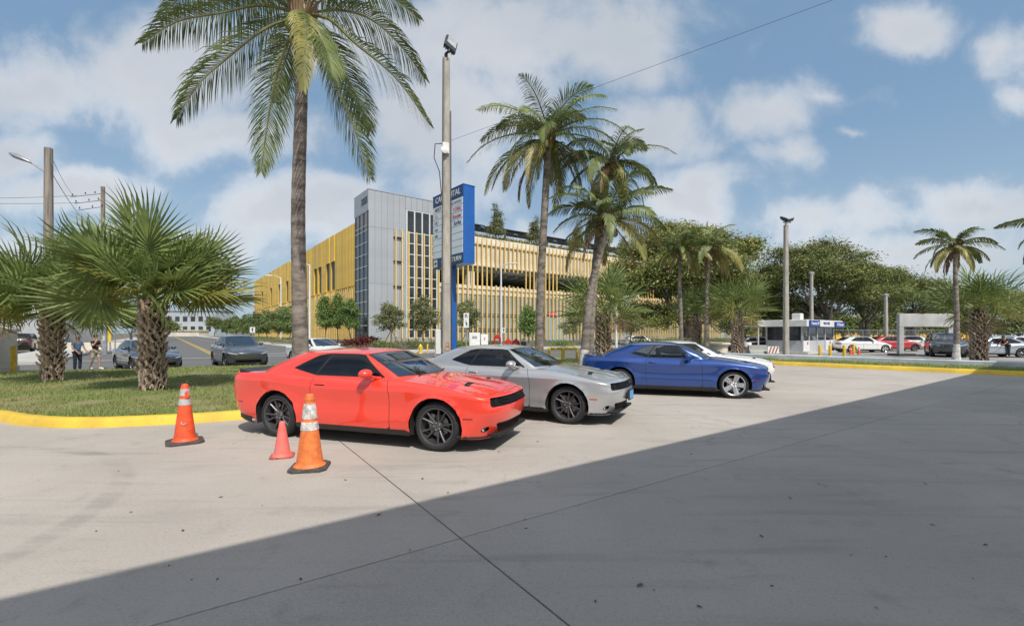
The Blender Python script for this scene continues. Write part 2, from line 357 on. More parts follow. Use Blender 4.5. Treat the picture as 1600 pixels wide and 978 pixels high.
near = catm([(-30, 8.6, 0), (-18, 9.6, 0), (-13, 9.9, 0), (-10.6, 9.15, 0), (-9.2, 8.55, 0), (-7.88, 8.33, 0), (-6.4, 8.68, 0), (-5.41, 9.16, 0), (-3.6, 10.35, 0), (-1.2, 12.2, 0), (2.0, 14.3, 0), (5.2, 16.4, 0), (6.6, 18.0, 0), (7.0, 20.0, 0)], 8)
kerb('yellow_kerb', near, .17, .2, KERBY)
far = catm([(-34, 11.5, 0), (-20.6, 18.3, 0), (-12.0, 22.6, 0), (-4, 26.6, 0), (3.0, 29.5, 0), (6.2, 27.5, 0), (7.0, 24.0, 0), (7.0, 20.05, 0)], 6)
kerb('yellow_kerb', list(reversed(far)), .15, .15, KERBY)
FLIM = [q for q in far]
isl = [q+Vector((0, 0, 0)) for q in near]+list(reversed(far))[1:]
import bmesh
def filled(name, pts, z, m):
    bm = bmesh.new(); vs = [bm.verts.new((p.x, p.y, z)) for p in pts]; es = [bm.edges.new((vs[i], vs[(i+1) % len(vs)])) for i in range(len(vs))]
    bmesh.ops.triangle_fill(bm, edges=es, use_beauty=True); me = bpy.data.meshes.new(name); 
    for f in bm.faces:
        if f.normal.z < 0: f.normal_flip()
    bm.to_mesh(me); bm.free(); me.materials.append(m); return struct(link(name, me))
def offset(pts, d):
    out = []; k = len(pts)
    for i, p in enumerate(pts):
        tg = (pts[min(i+1, k-1)]-pts[max(i-1, 0)]).normalized(); out.append(p+Vector((-tg.y, tg.x, 0))*d)
    return out
ni = offset(near, .18); fi = offset(list(reversed(far)), .13)
ISLAND = ni+fi[1:]
# reversed(far) starts at the east end, where near stops
filled('lawn', ISLAND, .15, GRASSM)
def inside(x, y, poly):
    c = False; n = len(poly); j = n-1
    for i in range(n):
        xi, yi, xj, yj = poly[i].x, poly[i].y, poly[j].x, poly[j].y
        if (yi > y) != (yj > y) and x < (xj-xi)*(y-yi)/(yj-yi)+xi: c = not c
        j = i
    return c
def grass(name, poly, n, z, m, xr, yr, h=(.03, .08), wts=None):
    v = []; f = []; k = 0; tries = 0
    nz = rng.random((40, 40))
    while k < n and tries < n*8:
        tries += 1
        x = random.uniform(*xr); u = random.random(); y = yr[0]+(yr[1]-yr[0])*u**1.7
        if not inside(x, y, poly): continue
        if nz[int(x*1.3) % 40, int(y*1.3) % 40] < random.random()*.55: continue
        s = 1+(y-yr[0])*.07; hh = random.uniform(*h)*(1+.3*(s-1)); w = .0052*s; a = random.uniform(0, 6.283); b = random.uniform(.2, .9)*hh; ca, sa = math.cos(a), math.sin(a)
        o = len(v); v += [(x-w*ca, y-w*sa, z), (x+w*ca, y+w*sa, z), (x-b*sa, y+b*ca, z+hh)]; f.append((o, o+1, o+2)); k += 1
    me = mesh_data(name, v, f, m, None, None); o = stuff(link(name, me)); return o
BLADE = mat('grass_blades', (.17, .26, .055), .6, var=.2, scale=.55, c2=(.34, .32, .13), trans=.3)
o = grass('grass', ISLAND, 130000, .148, BLADE, (-24, 6), (8.4, 26)); tag(o, 'short patchy green and straw lawn grass on the kerbed island', 'grass')
# right-hand island: kerb, turf strip, low wall, lot behind
kr = catm([(8.3, 30.6, 0), (11.5, 27.4, 0), (14.1, 24.75, 0), (17.3, 21.5, 0), (20.5, 18.15, 0), (26, 12.6, 0), (34, 5, 0)], 6)
kerb('yellow_kerb', kr, .2, .2, KERBY)
krb = offset(kr, 3.9)
filled('lawn', offset(kr, .18)+list(reversed(krb)), .15, GRASSM)
STRIP = offset(kr, .2)+list(reversed(offset(kr, 3.0)))
o = grass('grass', STRIP, 40000, .148, BLADE, (8, 34), (5, 31), (.05, .12)); tag(o, 'narrow strip of green grass between yellow kerb and low wall', 'grass')
LOWW = mat('pale_painted_block', (.50, .54, .56), .7, var=.1, scale=1.5)
lw = MB(); pw = offset(kr, 3.1); vs = []
for i, p in enumerate(pw):
    tg = (pw[min(i+1, len(pw)-1)]-pw[max(i-1, 0)]).normalized(); nn = Vector((-tg.y, tg.x, 0))
    for off, z in ((0, 0), (0, .40), (.05, .44), (.25, .44), (.3, .40), (.3, 0)): q = p+nn*off; vs.append((q.x, q.y, z))
lw.add(vs, [(i*6+j, (i+1)*6+j, (i+1)*6+j+1, i*6+j+1) for i in range(len(pw)-1) for j in range(5)])
wl = lw.build('low_wall', LOWW, smooth=40); tag(wl, 'low pale grey-blue wall running behind the grass strip', 'wall')
lot = MB(); lp = offset(kr, 3.5); lp2 = [Vector((90, 5, 0)), Vector((110, 75, 0)), Vector((20, 75, 0)), Vector((9, 36, 0))]
filled('car_park', lp+lp2, .012, LOTM)
# ------------------------------------------------------------------ cars: spline shells clipped into panels
class Sh:
    def __init__(s, V, A, F): s.V = V; s.A = A; s.F = F
    def clip(s, d):
        V = list(map(tuple, s.V)); A = list(map(tuple, s.A)); cache = {}; P = []; Q = []
        neg = d < 0
        for f in s.F:
            k = sum(1 for i in f if neg[i])
            if k == 0: P.append(f)
            elif k == len(f): Q.append(f)
            else:
                a = []; b = []; n = len(f)
                for t in range(n):
                    i, j = f[t], f[(t+1) % n]
                    (b if neg[i] else a).append(i)
                    if neg[i] != neg[j]:
                        key = (i, j) if i < j else (j, i)
                        if key not in cache:
                            w = d[key[0]]/(d[key[0]]-d[key[1]]); w = min(.999, max(.001, w)); cache[key] = len(V)
                            V.append(tuple(np.array(V[key[0]])*(1-w)+np.array(V[key[1]])*w)); A.append(tuple(np.array(A[key[0]])*(1-w)+np.array(A[key[1]])*w))
                        a.append(cache[key]); b.append(cache[key])
                if len(a) > 2: P.append(tuple(a))
                if len(b) > 2: Q.append(tuple(b))
        V = np.array(V); A = np.array(A)
        return Sh(V, A, P), Sh(V, A, Q)
    def refine(s, d, r, lev=2):
        # split quads/tris whose vertices come within r of the zero line of field d(V, A)
        for _ in range(lev):
            dv = d(s); V = [tuple(q) for q in s.V]; A = [tuple(q) for q in s.A]; F = []; c = {}
            def mid(i, j):
                k = (i, j) if i < j else (j, i)
                if k not in c: c[k] = len(V); V.append(tuple((np.array(V[i])+np.array(V[j]))/2)); A.append(tuple((np.array(A[i])+np.array(A[j]))/2))
                return c[k]
            for f in s.F:
                if len(f) in (3, 4) and min(abs(dv[i]) for i in f) < r:
                    ms = [mid(f[i], f[(i+1) % len(f)]) for i in range(len(f))]
                    if len(f) == 4:
                        ce = len(V); V.append(tuple(sum(np.array(V[i]) for i in f)/4)); A.append(tuple(sum(np.array(A[i]) for i in f)/4))
                        F += [(f[i], ms[i], ce, ms[i-1]) for i in range(4)]
                    else: F += [(f[i], ms[i], ms[i-1]) for i in range(3)]+[tuple(ms)]
                else: F.append(f)
            s = Sh(np.array(V), np.array(A), F); r *= .6
        return s
    def to(s, mb, mi=0, sides=(1, -1), off=None):
        if not s.F: return
        used = sorted({i for f in s.F for i in f}); mp = {u: k for k, u in enumerate(used)}
        V = s.V[used].copy()
        if off is not None: V = V+off[used] if len(off) == len(s.V) else V+off
        F = [tuple(mp[i] for i in f) for f in s.F]
        for sg in sides:
            if sg > 0: mb.add(V, F, mi)
            else: mb.add(V*np.array([1, -1, 1]), [tuple(reversed(f)) for f in F], mi)
def splc(P, per):
    P = np.array(P, float); mir = np.ones(P.shape[1])
    if P.shape[1] == 3 and abs(P[0, 1]) < 1e-6 and abs(P[-1, 1]) < 1e-6:
        mir = np.array([1, -1, 1.]); P = np.vstack([P[1]*mir, P, P[-2]*mir])
    else: P = np.vstack([2*P[0]-P[1], P, 2*P[-1]-P[-2]])
    out = []; s = []
    for i in range(1, len(P)-2):
        for k in range(per):
            t = k/per; a, b, c, d = P[i-1:i+3]; out.append(.5*((2*b)+(c-a)*t+(2*a-5*b+4*c-d)*t*t+(3*b-a-3*c+d)*t**3)); s.append(i-1+t)
    out.append(P[-2]); s.append(len(P)-3.); return np.array(out), np.array(s)
def grid_sh(rows, s, t):
    m = len(s); V = np.vstack(rows); A = np.array([(si, tj) for tj in t for si in s])
    F = [(j*m+i, j*m+i+1, (j+1)*m+i+1, (j+1)*m+i) for j in range(len(rows)-1) for i in range(m-1)]
    return Sh(V, A, F)
def poly_sd(pts, X, Z):      # signed distance, negative inside
    X = np.asarray(X); Z = np.asarray(Z); n = len(pts); d = np.full(X.shape, 1e9); ins = np.zeros(X.shape, bool); j = n-1
    for i in range(n):
        (ax, az), (bx, bz) = pts[i], pts[j]; ex, ez = bx-ax, bz-az; wx, wz = X-ax, Z-az
        h = np.clip((wx*ex+wz*ez)/(ex*ex+ez*ez+1e-12), 0, 1); d = np.minimum(d, np.hypot(wx-ex*h, wz-ez*h))
        c = ((az > Z) != (bz > Z)) & (X < (bx-ax)*(Z-az)/((bz-az) if abs(bz-az) > 1e-9 else 1e-9)+ax); ins ^= c; j = i
    return np.where(ins, -d, d)
def box_sd(a, b, ca, cb, ha, hb, r=.0):
    qa = np.abs(a-ca)-ha+r; qb = np.abs(b-cb)-hb+r
    return np.hypot(np.maximum(qa, 0), np.maximum(qb, 0))+np.minimum(np.maximum(qa, qb), 0)-r

R0 = [(2.30,0,.235),(2.27,.42,.235),(2.16,.72,.24),(2.03,.86,.25),(1.90,.915,.26),(1.475,.93,.27),(.95,.925,.28),(0,.925,.28),(-.75,.925,.285),(-1.475,.935,.30),(-2.0,.915,.32),(-2.30,.86,.35),(-2.42,.74,.36),(-2.47,.45,.37),(-2.48,0,.37)]
R1 = [(2.41,0,.42),(2.38,.42,.42),(2.26,.73,.42),(2.12,.87,.42),(1.95,.93,.43),(1.475,.95,.43),(.95,.945,.44),(0,.94,.44),(-.75,.945,.44),(-1.475,.955,.45),(-2.0,.935,.46),(-2.36,.88,.48),(-2.50,.76,.5),(-2.56,.45,.5),(-2.57,0,.5)]
R2 = [(2.46,0,.615),(2.43,.42,.61),(2.325,.76,.60),(2.175,.89,.60),(1.97,.94,.62),(1.475,.96,.64),(.95,.938,.64),(0,.932,.64),(-.75,.936,.65),(-1.475,.945,.68),(-2.0,.928,.70),(-2.40,.885,.72),(-2.55,.77,.73),(-2.6,.45,.74),(-2.61,0,.74)]
R3 = [(2.435,0,.735),(2.41,.42,.735),(2.30,.765,.735),(2.18,.888,.76),(1.98,.94,.80),(1.475,.962,.845),(.95,.955,.86),(0,.953,.862),(-.75,.953,.868),(-1.475,.974,.935),(-2.0,.95,.94),(-2.40,.885,.935),(-2.54,.77,.93),(-2.59,.45,.93),(-2.6,0,.93)]
R4 = [(2.38,0,.835),(2.355,.42,.83),(2.265,.745,.815),(2.155,.862,.822),(1.96,.900,.865),(1.475,.89,.955),(.95,.865,1.01),(0,.835,1.035),(-.75,.848,1.05),(-1.475,.87,1.075),(-2.0,.86,1.065),(-2.38,.82,1.05),(-2.50,.73,1.055),(-2.535,.45,1.065),(-2.54,0,1.07)]
GB = [(1.0,0,1.055),(.94,.40,1.055),(.83,.65,1.055),(.66,.80,1.04),(0,.835,1.03),(-.69,.86,1.05),(-1.16,.87,1.06),(-1.55,.83,1.07),(-1.93,.70,1.085),(-2.03,.35,1.09),(-2.05,0,1.09)]
GT = [(.13,0,1.437),(.13,.35,1.43),(.115,.56,1.415),(.04,.665,1.405),(-.2,.68,1.415),(-.5,.685,1.418),(-.9,.665,1.408),(-1.1,.635,1.40),(-1.2,.53,1.415),(-1.22,.3,1.43),(-1.22,0,1.435)]
MUSCLE = dict(R=[R0,R1,R2,R3,R4], GB=GB, GT=GT, xs=[2.38,2.26,2.10,1.95,1.80,1.40,.93,0,-.75,-1.45,-1.9,-2.2,-2.35,-2.45,-2.54],
    zs=([-2.54,-2.0,-1.5,0,.9,1.475,2.0,2.25,2.38],[1.07,1.09,1.07,1.05,1.065,1.0,.925,.875,.835]), roof=([-1.22,-.9,-.5,-.1,.13],[1.437,1.468,1.482,1.472,1.44]),
    axles=(1.475,-1.475), wr=.366, arch=.428, track=.80,
    side=[[(.535,1.055),(.10,1.372),(-.02,1.388),(-.46,1.392),(-.70,1.066)],[(-.735,1.07),(-.515,1.39),(-.62,1.382),(-.75,1.36),(-1.165,1.158)]],
    frame=[(.56,1.043),(.10,1.388),(-.02,1.402),(-.50,1.405),(-.64,1.396),(-.78,1.372),(-1.20,1.160),(-.72,1.053)],
    doors=[[(.70,.285),(.70,.80),(.665,.92),(.60,1.09),(-.40,1.2),(-.72,1.07),(-.765,.95),(-.765,.42),(-.70,.285)]],
    seams_x=[], belt=1.04)
GLASSM = {}
def glass_mat(name, tint, alpha, ior=1.62):
    if name in GLASSM: return GLASSM[name]
    m = bpy.data.materials.new(name); m.use_nodes = True; t = m.node_tree; t.nodes.clear()
    g_ = N(t, 'ShaderNodeBsdfGlossy'); g_.inputs['Roughness'].default_value = .015; g_.inputs['Color'].default_value = (.95, .97, 1, 1)
    tr = N(t, 'ShaderNodeBsdfTransparent'); tr.inputs['Color'].default_value = (*tint, 1); df = N(t, 'ShaderNodeBsdfDiffuse'); df.inputs['Color'].default_value = (.02, .022, .024, 1)
    m1 = N(t, 'ShaderNodeMixShader'); m1.inputs[0].default_value = alpha; t.links.new(tr.outputs[0], m1.inputs[1]); t.links.new(df.outputs[0], m1.inputs[2])
    fr = N(t, 'ShaderNodeFresnel'); fr.inputs['IOR'].default_value = ior
    m2 = N(t, 'ShaderNodeMixShader'); t.links.new(fr.outputs[0], m2.inputs[0]); t.links.new(m1.outputs[0], m2.inputs[1]); t.links.new(g_.outputs[0], m2.inputs[2])
    o = N(t, 'ShaderNodeOutputMaterial'); t.links.new(m2.outputs[0], o.inputs[0]); GLASSM[name] = m; return m
WINDG = glass_mat('windscreen_glass', (.70, .78, .74), .10, 3.4); SIDEG = glass_mat('tinted_glass', (.38, .42, .44), .14, 1.6)
def paint(name, c, metal=0.0, rough=.32): return mat(name, c, rough, metal, var=.02, scale=.5, coat=1.0, coatr=.02)
GLOSSB = mat('gloss_black', (.008, .008, .009), .12, var=.05, coat=.6); GRILB = mat('grille_black', (.010, .010, .011), .55, var=.2, spec=.25); CHROME = mat('bright_alloy', (.62, .63, .65), .25, .9, var=.05)
GUNM = mat('gunmetal_alloy', (.11, .11, .115), .42, .7, var=.1, coat=.3); DISC = mat('brake_steel', (.25, .24, .23), .4, .8, var=.15)
LENS = mat('clear_lamp', (.55, .58, .6), .08, .3, var=.05, coat=1); REDL = mat('red_lens', (.25, .012, .01), .15, var=.05, coat=1); AMBER = mat('amber_lens', (.45, .11, .02), .2, var=.05, coat=1)
SEATM = mat('dark_cloth', (.03, .03, .032), .8, var=.15); UNDER = mat('underbody', (.012, .012, .012), .9, var=.1)

def wheel_meshes(r, style, w=.235):
    key = (r, style)
    if key in WHC: return WHC[key]
    MY = Matrix.Rotation(R(90), 3, 'X')     # lathe axis z -> -y : outer face at -y
    ri = r*.735; h = w/2
    t = MB(); prof = [(ri-.012, -h*.9), (ri+.01, -h*.98), (r*.86, -h*1.06), (r-.028, -h*.93), (r-.008, -h*.74)]
    for k in range(-3, 4): prof += [(r, k*h*.2-.012), (r, k*h*.2+.012), (r-.008, k*h*.2+.014)] if k < 3 else [(r, k*h*.2)]
    prof += [(r-.008, h*.74), (r-.028, h*.93), (r*.86, h*1.06), (ri+.01, h*.98), (ri-.012, h*.9)]
    t.lathe(prof, 44, 0, MY, cap=False)
    tyre = mesh_data('tyre', t.v, t.f, [RUBBER], t.m, 35)
    m = MB(); fo = h*.62
    m.lathe([(ri+.012, h*.98), (ri+.012, h*.86), (ri-.014, h*.80), (ri-.03, h*.4), (ri-.05, -h*.6), (ri-.02, -h*.95)], 40, 1, MY, cap=False)
    m.lathe([(ri+.014, h*.97), (ri+.002, h*1.0), (ri-.012, h*.93), (ri-.018, h*.78)], 40, 0, MY, cap=False)
    def spoke(a, b, r0_, r1_, w0, w1, d0_, d1_):     # from angle a at r0 to angle b at r1, ridge on the outer face
        p0 = Vector((r0_*math.cos(a), 0, r0_*math.sin(a))); p1 = Vector((r1_*math.cos(b), 0, r1_*math.sin(b))); d = (p1-p0).normalized(); s_ = Vector((-d.z, 0, d.x)); Y = Vector((0, -1, 0)); vs = []
        for p, w_, dd in ((p0, w0, d0_), (p0.lerp(p1, .5), (w0+w1)/2, (d0_+d1_)/2+.006), (p1, w1, d1_)):
            vs += [p+s_*w_*.5+Y*(dd-.045), p+s_*w_*.5+Y*(dd-.012), p+s_*w_*.16+Y*dd, p-s_*w_*.16+Y*dd, p-s_*w_*.5+Y*(dd-.012), p-s_*w_*.5+Y*(dd-.045)]
        m.add(vs, [(i*6+j, i*6+(j+1) % 6, (i+1)*6+(j+1) % 6, (i+1)*6+j) for i in range(2) for j in range(6)]+[(5,4,3,2,1,0), (12,13,14,15,16,17)], 0)
    for k in range(5):
        a = R(90+72*k)
        if style == 'twin':
            for sg in (-1, 1): spoke(a+sg*.12, a+sg*.235, .045, ri-.006, .030, .030, fo-.012, h*.86)
        elif style == 'five': spoke(a, a, .04, ri-.006, .085, .135, fo-.01, h*.84); spoke(a, a, .06, ri-.01, .03, .05, fo+.002, h*.86)
        else:
            for sg in (-1, 1): spoke(a+sg*.25, a+sg*.30, .05, ri-.006, .05, .05, fo-.015, h*.84)
    m.lathe([(.0, h*.2), (.075, h*.2), (.075, fo-.02), (.062, fo+.004), (.0, fo+.006)], 20, 0, MY, cap=False)
    for k in range(5): a = R(54+72*k); m.lathe([(.0105, fo-.01), (.0105, fo+.012), (.004, fo+.016)], 6, 2, Matrix.Translation((.052*math.cos(a), 0, .052*math.sin(a))) @ MY.to_4x4())
    rim = [m.v, m.f, m.m]
    dsc = MB(); dsc.lathe([(.06, -h*.05), (.165, -h*.05), (.165, h*.1), (.06, h*.1)], 28, 0, MY, cap=False); dsc.box((-.13, -.01, .06), (.07, .09, .16), 0); dme = mesh_data('brake_disc', dsc.v, dsc.f, [DISC], None, 30)
    WHC[key] = (tyre, rim, dme); return WHC[key]
WHC = {}
def put_wheels(root, S, style, rimm):
    tyre, rim, dme = wheel_meshes(S['wr'], style); key = (style, rimm.name, S['wr'])
    if key not in WHC: WHC[key] = mesh_data('rim', rim[0], rim[1], [rimm, GUNM, CHROME], rim[2], 28)
    for ax in S['axles']:
        for sg in (-1, 1):
            o = link('wheel', tyre, root, (ax, sg*S['track'], S['wr'])); 
            if sg > 0: o.rotation_euler = (0, 0, math.pi)
            o.rotation_euler.y = .35*(1 if ax > 0 else 2.1)
            link('rim', WHC[key], o); link('brake_disc', dme, o)

def build_car(name, label, cat, S, paintm, loc, rz, group=None, style='twin', rimm=None, spoiler=None, kind='muscle', plate=None, per=7, detail=True, trunk_open=False, markers=(REDL, REDL)):
    root = thing(name, label, cat, loc, rz, group)
    Rs = [splc(r, per) for r in S['R']]; s = Rs[0][1]; P = [r[0] for r in Rs]
    ts = [0, .12, .3, .5, .75, 1, 1.25, 1.5, 1.75, 2, 2.25, 2.5, 2.72, 2.88, 2.955, 3.0]
    rows = []
    for t in ts:
        i = min(2, int(t)); u = t-i; a, b, c, d = P[max(0, i-1)], P[i], P[i+1], P[min(3, i+2)]
        if i == 0: a = 2*P[0]-P[1]
        if i == 2: d = 2*P[3]-P[2]
        rows.append(.5*((2*b)+(c-a)*u+(2*a-5*b+4*c-d)*u*u+(3*b-a-3*c+d)*u**3))
    for u in (.06, .25, .5, .75, .92, 1.0):
        q = P[3]*(1-u)+P[4]*u; bl = .010*4*u*(1-u); q = q+np.stack([np.sign(q[:, 0])*bl*(np.abs(q[:, 0]) > 2.1), bl*(np.abs(q[:, 1]) > .5), bl*np.ones(len(q))], 1); rows.append(q); ts.append(3+u)
    rows[0] = rows[0]
    # rolled-under lower lip
    low = P[0]*np.array([.985, .965, 1])+np.array([0, 0, -.05]); rows = [low]+rows; ts = [-.2]+ts
    shell = grid_sh(rows, s, ts)
    # arch flare
    for ax in S['axles']:
        r_ = np.hypot(shell.V[:, 0]-ax, shell.V[:, 2]-S['wr']); fl = .024*np.exp(-((r_-S['arch'])/.024)**2)*(r_ > S['arch']-.06)*(shell.V[:, 1] > .5)*(shell.V[:, 2] < S['R'][3][5][2]+.05); shell.V[:, 1] += fl
    X, Y, Z = shell.V.T
    ctrl = np.arange(len(S['R'][4])); xs = np.interp(s, ctrl, S['xs']); E = rows[-1]; zsp = np.interp(xs, *S['zs'])
    vs = [0, .02, .05, .09, .14, .2, .27, .35, .43, .5, .56, .62, .7, .8, .9, 1.0]; trow = []
    for v in vs:
        w = 1-(1-v)**2.3; xy = E[:, :2]*(1-v)+np.stack([xs, 0*xs], 1)*v; z = E[:, 2]*(1-w)+zsp*w
        if kind == 'muscle':
            ay = np.abs(xy[:, 1]); fx = np.clip((xy[:, 0]-.7)/.4, 0, 1)*np.clip((2.36-xy[:, 0])/.25, 0, 1); z = z+.020*fx*(1-np.clip((ay-.50)/.09, 0, 1)**2*(3-2*np.clip((ay-.50)/.09, 0, 1)))-.018*fx*np.exp(-((ay-.25)/.12)**2)*np.clip((xy[:, 0]-1.2)/.5, 0, 1)
        trow.append(np.column_stack([xy, z]))
    top = grid_sh(trow, s, vs)
    sc = S.get('sc', 1.0)
    # greenhouse
    B, gs = splc(S['GB'], per); T, _ = splc(S['GT'], per); gt = [-.12, 0, .06, .14, .22, .3, .4, .5, .6, .7, .8, .88, .95, 1.0]; grow = []
    nrm = np.stack([B[:, 0]-np.clip(B[:, 0], S['GT'][-1][0], S['GT'][0][0]), B[:, 1]], 1); nrm /= np.maximum(np.linalg.norm(nrm, axis=1, keepdims=True), 1e-6)
    for t in gt:
        b = .028*4*max(t, 0)*(1-t); grow.append(B*(1-t)+T*t+np.column_stack([nrm*b, .3*b*np.ones(len(B))]))
    gh = grid_sh(grow, gs, gt)
    rx = np.clip(T[:, 0], S['roof'][0][0]+.0, S['roof'][0][-1]); xr = np.interp(gs, np.arange(len(S['GT'])), np.linspace(S['GT'][0][0], S['GT'][-1][0], len(S['GT']))*.0+np.array(S.get('rxs', [p[0] for p in S['GT']])))
    rrow = []; rvs = [0, .04, .1, .2, .35, .5, .7, .85, 1.0]
    for v in rvs:
        w = 1-(1-v)**2.4; zc = np.interp(xr, *S['roof']); rrow.append(np.column_stack([T[:, 0]*(1-v)+xr*v, T[:, 1]*(1-v), T[:, 2]*(1-w)+zc*w]))
    roof = grid_sh(rrow, gs, rvs)
    # --- cut the top surface under the cabin
    base = [(p[0], p[1]) for p in B]+[(p[0], -p[1]) for p in B[::-1][1:-1]]; base = [(x*.99-.0, y*.985) for x, y in base]
    top, _ = top.clip(poly_sd(base, top.V[:, 0], top.V[:, 1])+.015)
    # --- wheel arches
    body = shell
    for ax in S['axles']:
        body, _ = body.clip(np.where(body.V[:, 1] > .5, np.hypot(body.V[:, 0]-ax, body.V[:, 2]-S['wr'])-S['arch'], 1.))
    bm_ = MB(); extra = {}
    fr = lambda b, d: np.where(b.V[:, 0] > 1.9*sc, d, 1.)
    if kind == 'muscle':
        body = body.refine(lambda m: np.where(m.V[:, 0] > 1.9, np.minimum(np.abs(box_sd(m.V[:, 1], m.V[:, 2], 0, .738, .80, .066, .03)), np.abs(box_sd(m.V[:, 1], m.V[:, 2], 0, .345, .60, .062, .02))), 9), .05, 1)
        for (mx_, mz_) in ((1.985, .508), (-2.29, .565)): body = body.refine(lambda m: np.where((m.V[:, 1] > .55), np.hypot((m.V[:, 0]-mx_)*.6, m.V[:, 2]-mz_), 9), .07, 3)
        body = body.refine(lambda m: np.where((m.V[:, 1] > .5) & (m.V[:, 0] > 1.9), np.hypot(m.V[:, 1]-.765, m.V[:, 2]-.345), 9), .09, 2)
        body, gr = body.clip(fr(body, box_sd(body.V[:, 1], body.V[:, 2], 0, .738, .80, .066, .03)))
        body, lg = body.clip(fr(body, np.maximum(box_sd(body.V[:, 1], body.V[:, 2], 0, .35, .62, .072, .02), -(body.V[:, 2]-.345)*.9+(np.abs(body.V[:, 1])-.56)*.9)))
        body, fog = body.clip(fr(body, np.hypot((body.V[:, 1]-.765)*.8, body.V[:, 2]-.345)-.042))
        gm_ = MB(); 
        gr.to(gm_, 0, off=np.array([-.055, 0, 0])); gm_.build('grille', [GRILB], root, 40)
        # recess walls round the grille opening
        rw = MB(); prof = [(.79, .675), (.80, .70), (.80, .78), (.785, .80), (.4, .803), (0, .803)]
        for z_, in ((.673,), (.803,)):
            yy = np.linspace(-.80, .80, 25); f_ = lambda y, z: np.interp(abs(y), [0, .42, .755, .885], [2.44, 2.415, 2.285, 2.14])-(.0 if z < .75 else .035)
            rw.add([(f_(y, z_)+.004-q, y, z_) for q in (0, .075) for y in yy], [(i, i+1, 26+i, 25+i) for i in range(24)])
        rw.build('grille_surround', [GRILB], root, None)
        bar = MB(); f2 = lambda y: float(np.interp(abs(y), [0, .42, .755, .885], [2.425, 2.40, 2.27, 2.12]))
        for z_, t_ in ((.765, .014), (.705, .012)): bar.tube([(f2(y)-.022, y, z_) for y in np.linspace(-.50, .50, 13)], t_, 6)
        for sg in (-1, 1): bar.tube([(f2(.5)-.022, sg*.50, .765), (f2(.53)-.025, sg*.535, .735), (f2(.5)-.022, sg*.50, .705)], .012, 6)
        bar.build('grille_bar', [GRILB], root, 50)
        for sg in (-1, 1):
            for y in (.60, .725):
                hl = MB(); M_ = Matrix.Translation((f2(y)-.035, sg*y, .738)) @ Matrix.Rotation(R(90), 4, 'Y'); hl.lathe([(.058, -.02), (.060, .012), (.047, .016), (.044, .004)], 20, 0, M_, cap=False); hl.lathe([(.0, .006), (.030, .005), (.044, -.002)], 20, 1, M_, cap=False); hl.build('headlight', [BLACKP, mat('lamp_reflector', (.22, .23, .25), .12, .8)], root, 40)
        lm = MB(); lg.to(lm, 0, off=np.array([-.04, 0, 0])); 
        for z_ in np.arange(.30, .40, .018): lm.tube([(float(np.interp(abs(y), [0, .42, .75], [2.37, 2.34, 2.22]))-.012, y, z_) for y in np.linspace(-.57, .57, 11)], .004, 4, 0)
        lm.build('lower_grille', [GRILB], root, 40)
        for sg in (1, -1):
            fm = MB(); fog.to(fm, 0, sides=(sg,), off=np.array([-.03, 0, 0])); c_ = fog.V[sorted({i for f in fog.F for i in f})].mean(0); fm.lathe([(.0, .02), (.03, .015), (.034, 0)], 14, 1, Matrix.Translation((c_[0]-.035, sg*c_[1], c_[2])) @ Matrix.Rotation(R(75), 4, 'Y')); fm.build('fog_lamp', [GLOSSB, LENS], root, 50)
    elif kind in ('sedan', 'suv', 'crossover'):
        zc = S['R'][3][0][2]-.02
        body, gr = body.clip(fr(body, box_sd(body.V[:, 1], body.V[:, 2], 0, .34, .58, .065, .04)))
        gm_ = MB(); gr.to(gm_, 0, off=np.array([-.03, 0, 0])); gm_.build('lower_grille', [BLACKP], root, 40)
        hz_ = zc-.01
        body, hl = body.clip(np.where((body.V[:, 0] > 1.55*sc) & (body.V[:, 1] > .42), poly_sd([(.48, hz_-.055), (.86, hz_+.03), (.99, hz_+.085), (.97, hz_+.10), (.50, hz_-.005)], body.V[:, 1], body.V[:, 2]), 1.))
        for sg in (1, -1): hm = MB(); hl.to(hm, 0, (sg,)); hm.build('headlight', [LENS], root, 50)
        if kind == 'suv':
            body, g2 = body.clip(fr(body, box_sd(body.V[:, 1], body.V[:, 2], 0, zc-.07, .50, .095, .03)))
            gm_ = MB(); g2.to(gm_, 0, off=np.array([-.03, 0, 0])); gm_.build('grille', [GLOSSB], root, 40)
            for k in range(-3, 4):
                sl = MB(); xg = float(np.interp(abs(k*.128), [0, .42, .75], [S['R'][3][0][0], S['R'][3][1][0], S['R'][3][2][0]]))
                for q in (-1, 1): sl.box((xg-.005, k*.128+q*.048, zc-.07), (.03, .014, .17))
                for q in (-1, 1): sl.box((xg-.005, k*.128, zc-.07+q*.085), (.03, .084, .012))
                sl.build('grille_slot', [CHROME], root, None)
    # rear lamps
    zr = S['R'][3][-1][2]-.1
    body, tl = body.clip(np.where((body.V[:, 0] < -2.0*sc) , box_sd(body.V[:, 1], body.V[:, 2], .52 if kind != 'muscle' else .36, zr+.02, .34 if kind != 'muscle' else .36, .06, .03), 1.))
    for sg in (1, -1): tm = MB(); tl.to(tm, 0, (sg,)); tm.build('taillight', [REDL], root, 50)
    # side markers
    if kind == 'muscle':
        for (mx_, mz_, mm) in ((1.985, .508, markers[0]), (-2.29, .565, markers[1])):
            body, mk_ = body.clip(np.where((body.V[:, 1] > .55) & (np.sign(body.V[:, 0]) == np.sign(mx_)), box_sd(body.V[:, 0], body.V[:, 2], mx_, mz_, .075, .015, .008), 1.))
            for sg in (1, -1): q = MB(); mk_.to(q, 0, (sg,)); q.build('side_marker', [mm], root, 60)
    # doors with shut lines
    SEAM = .0045
    dark = MB(); doors = []
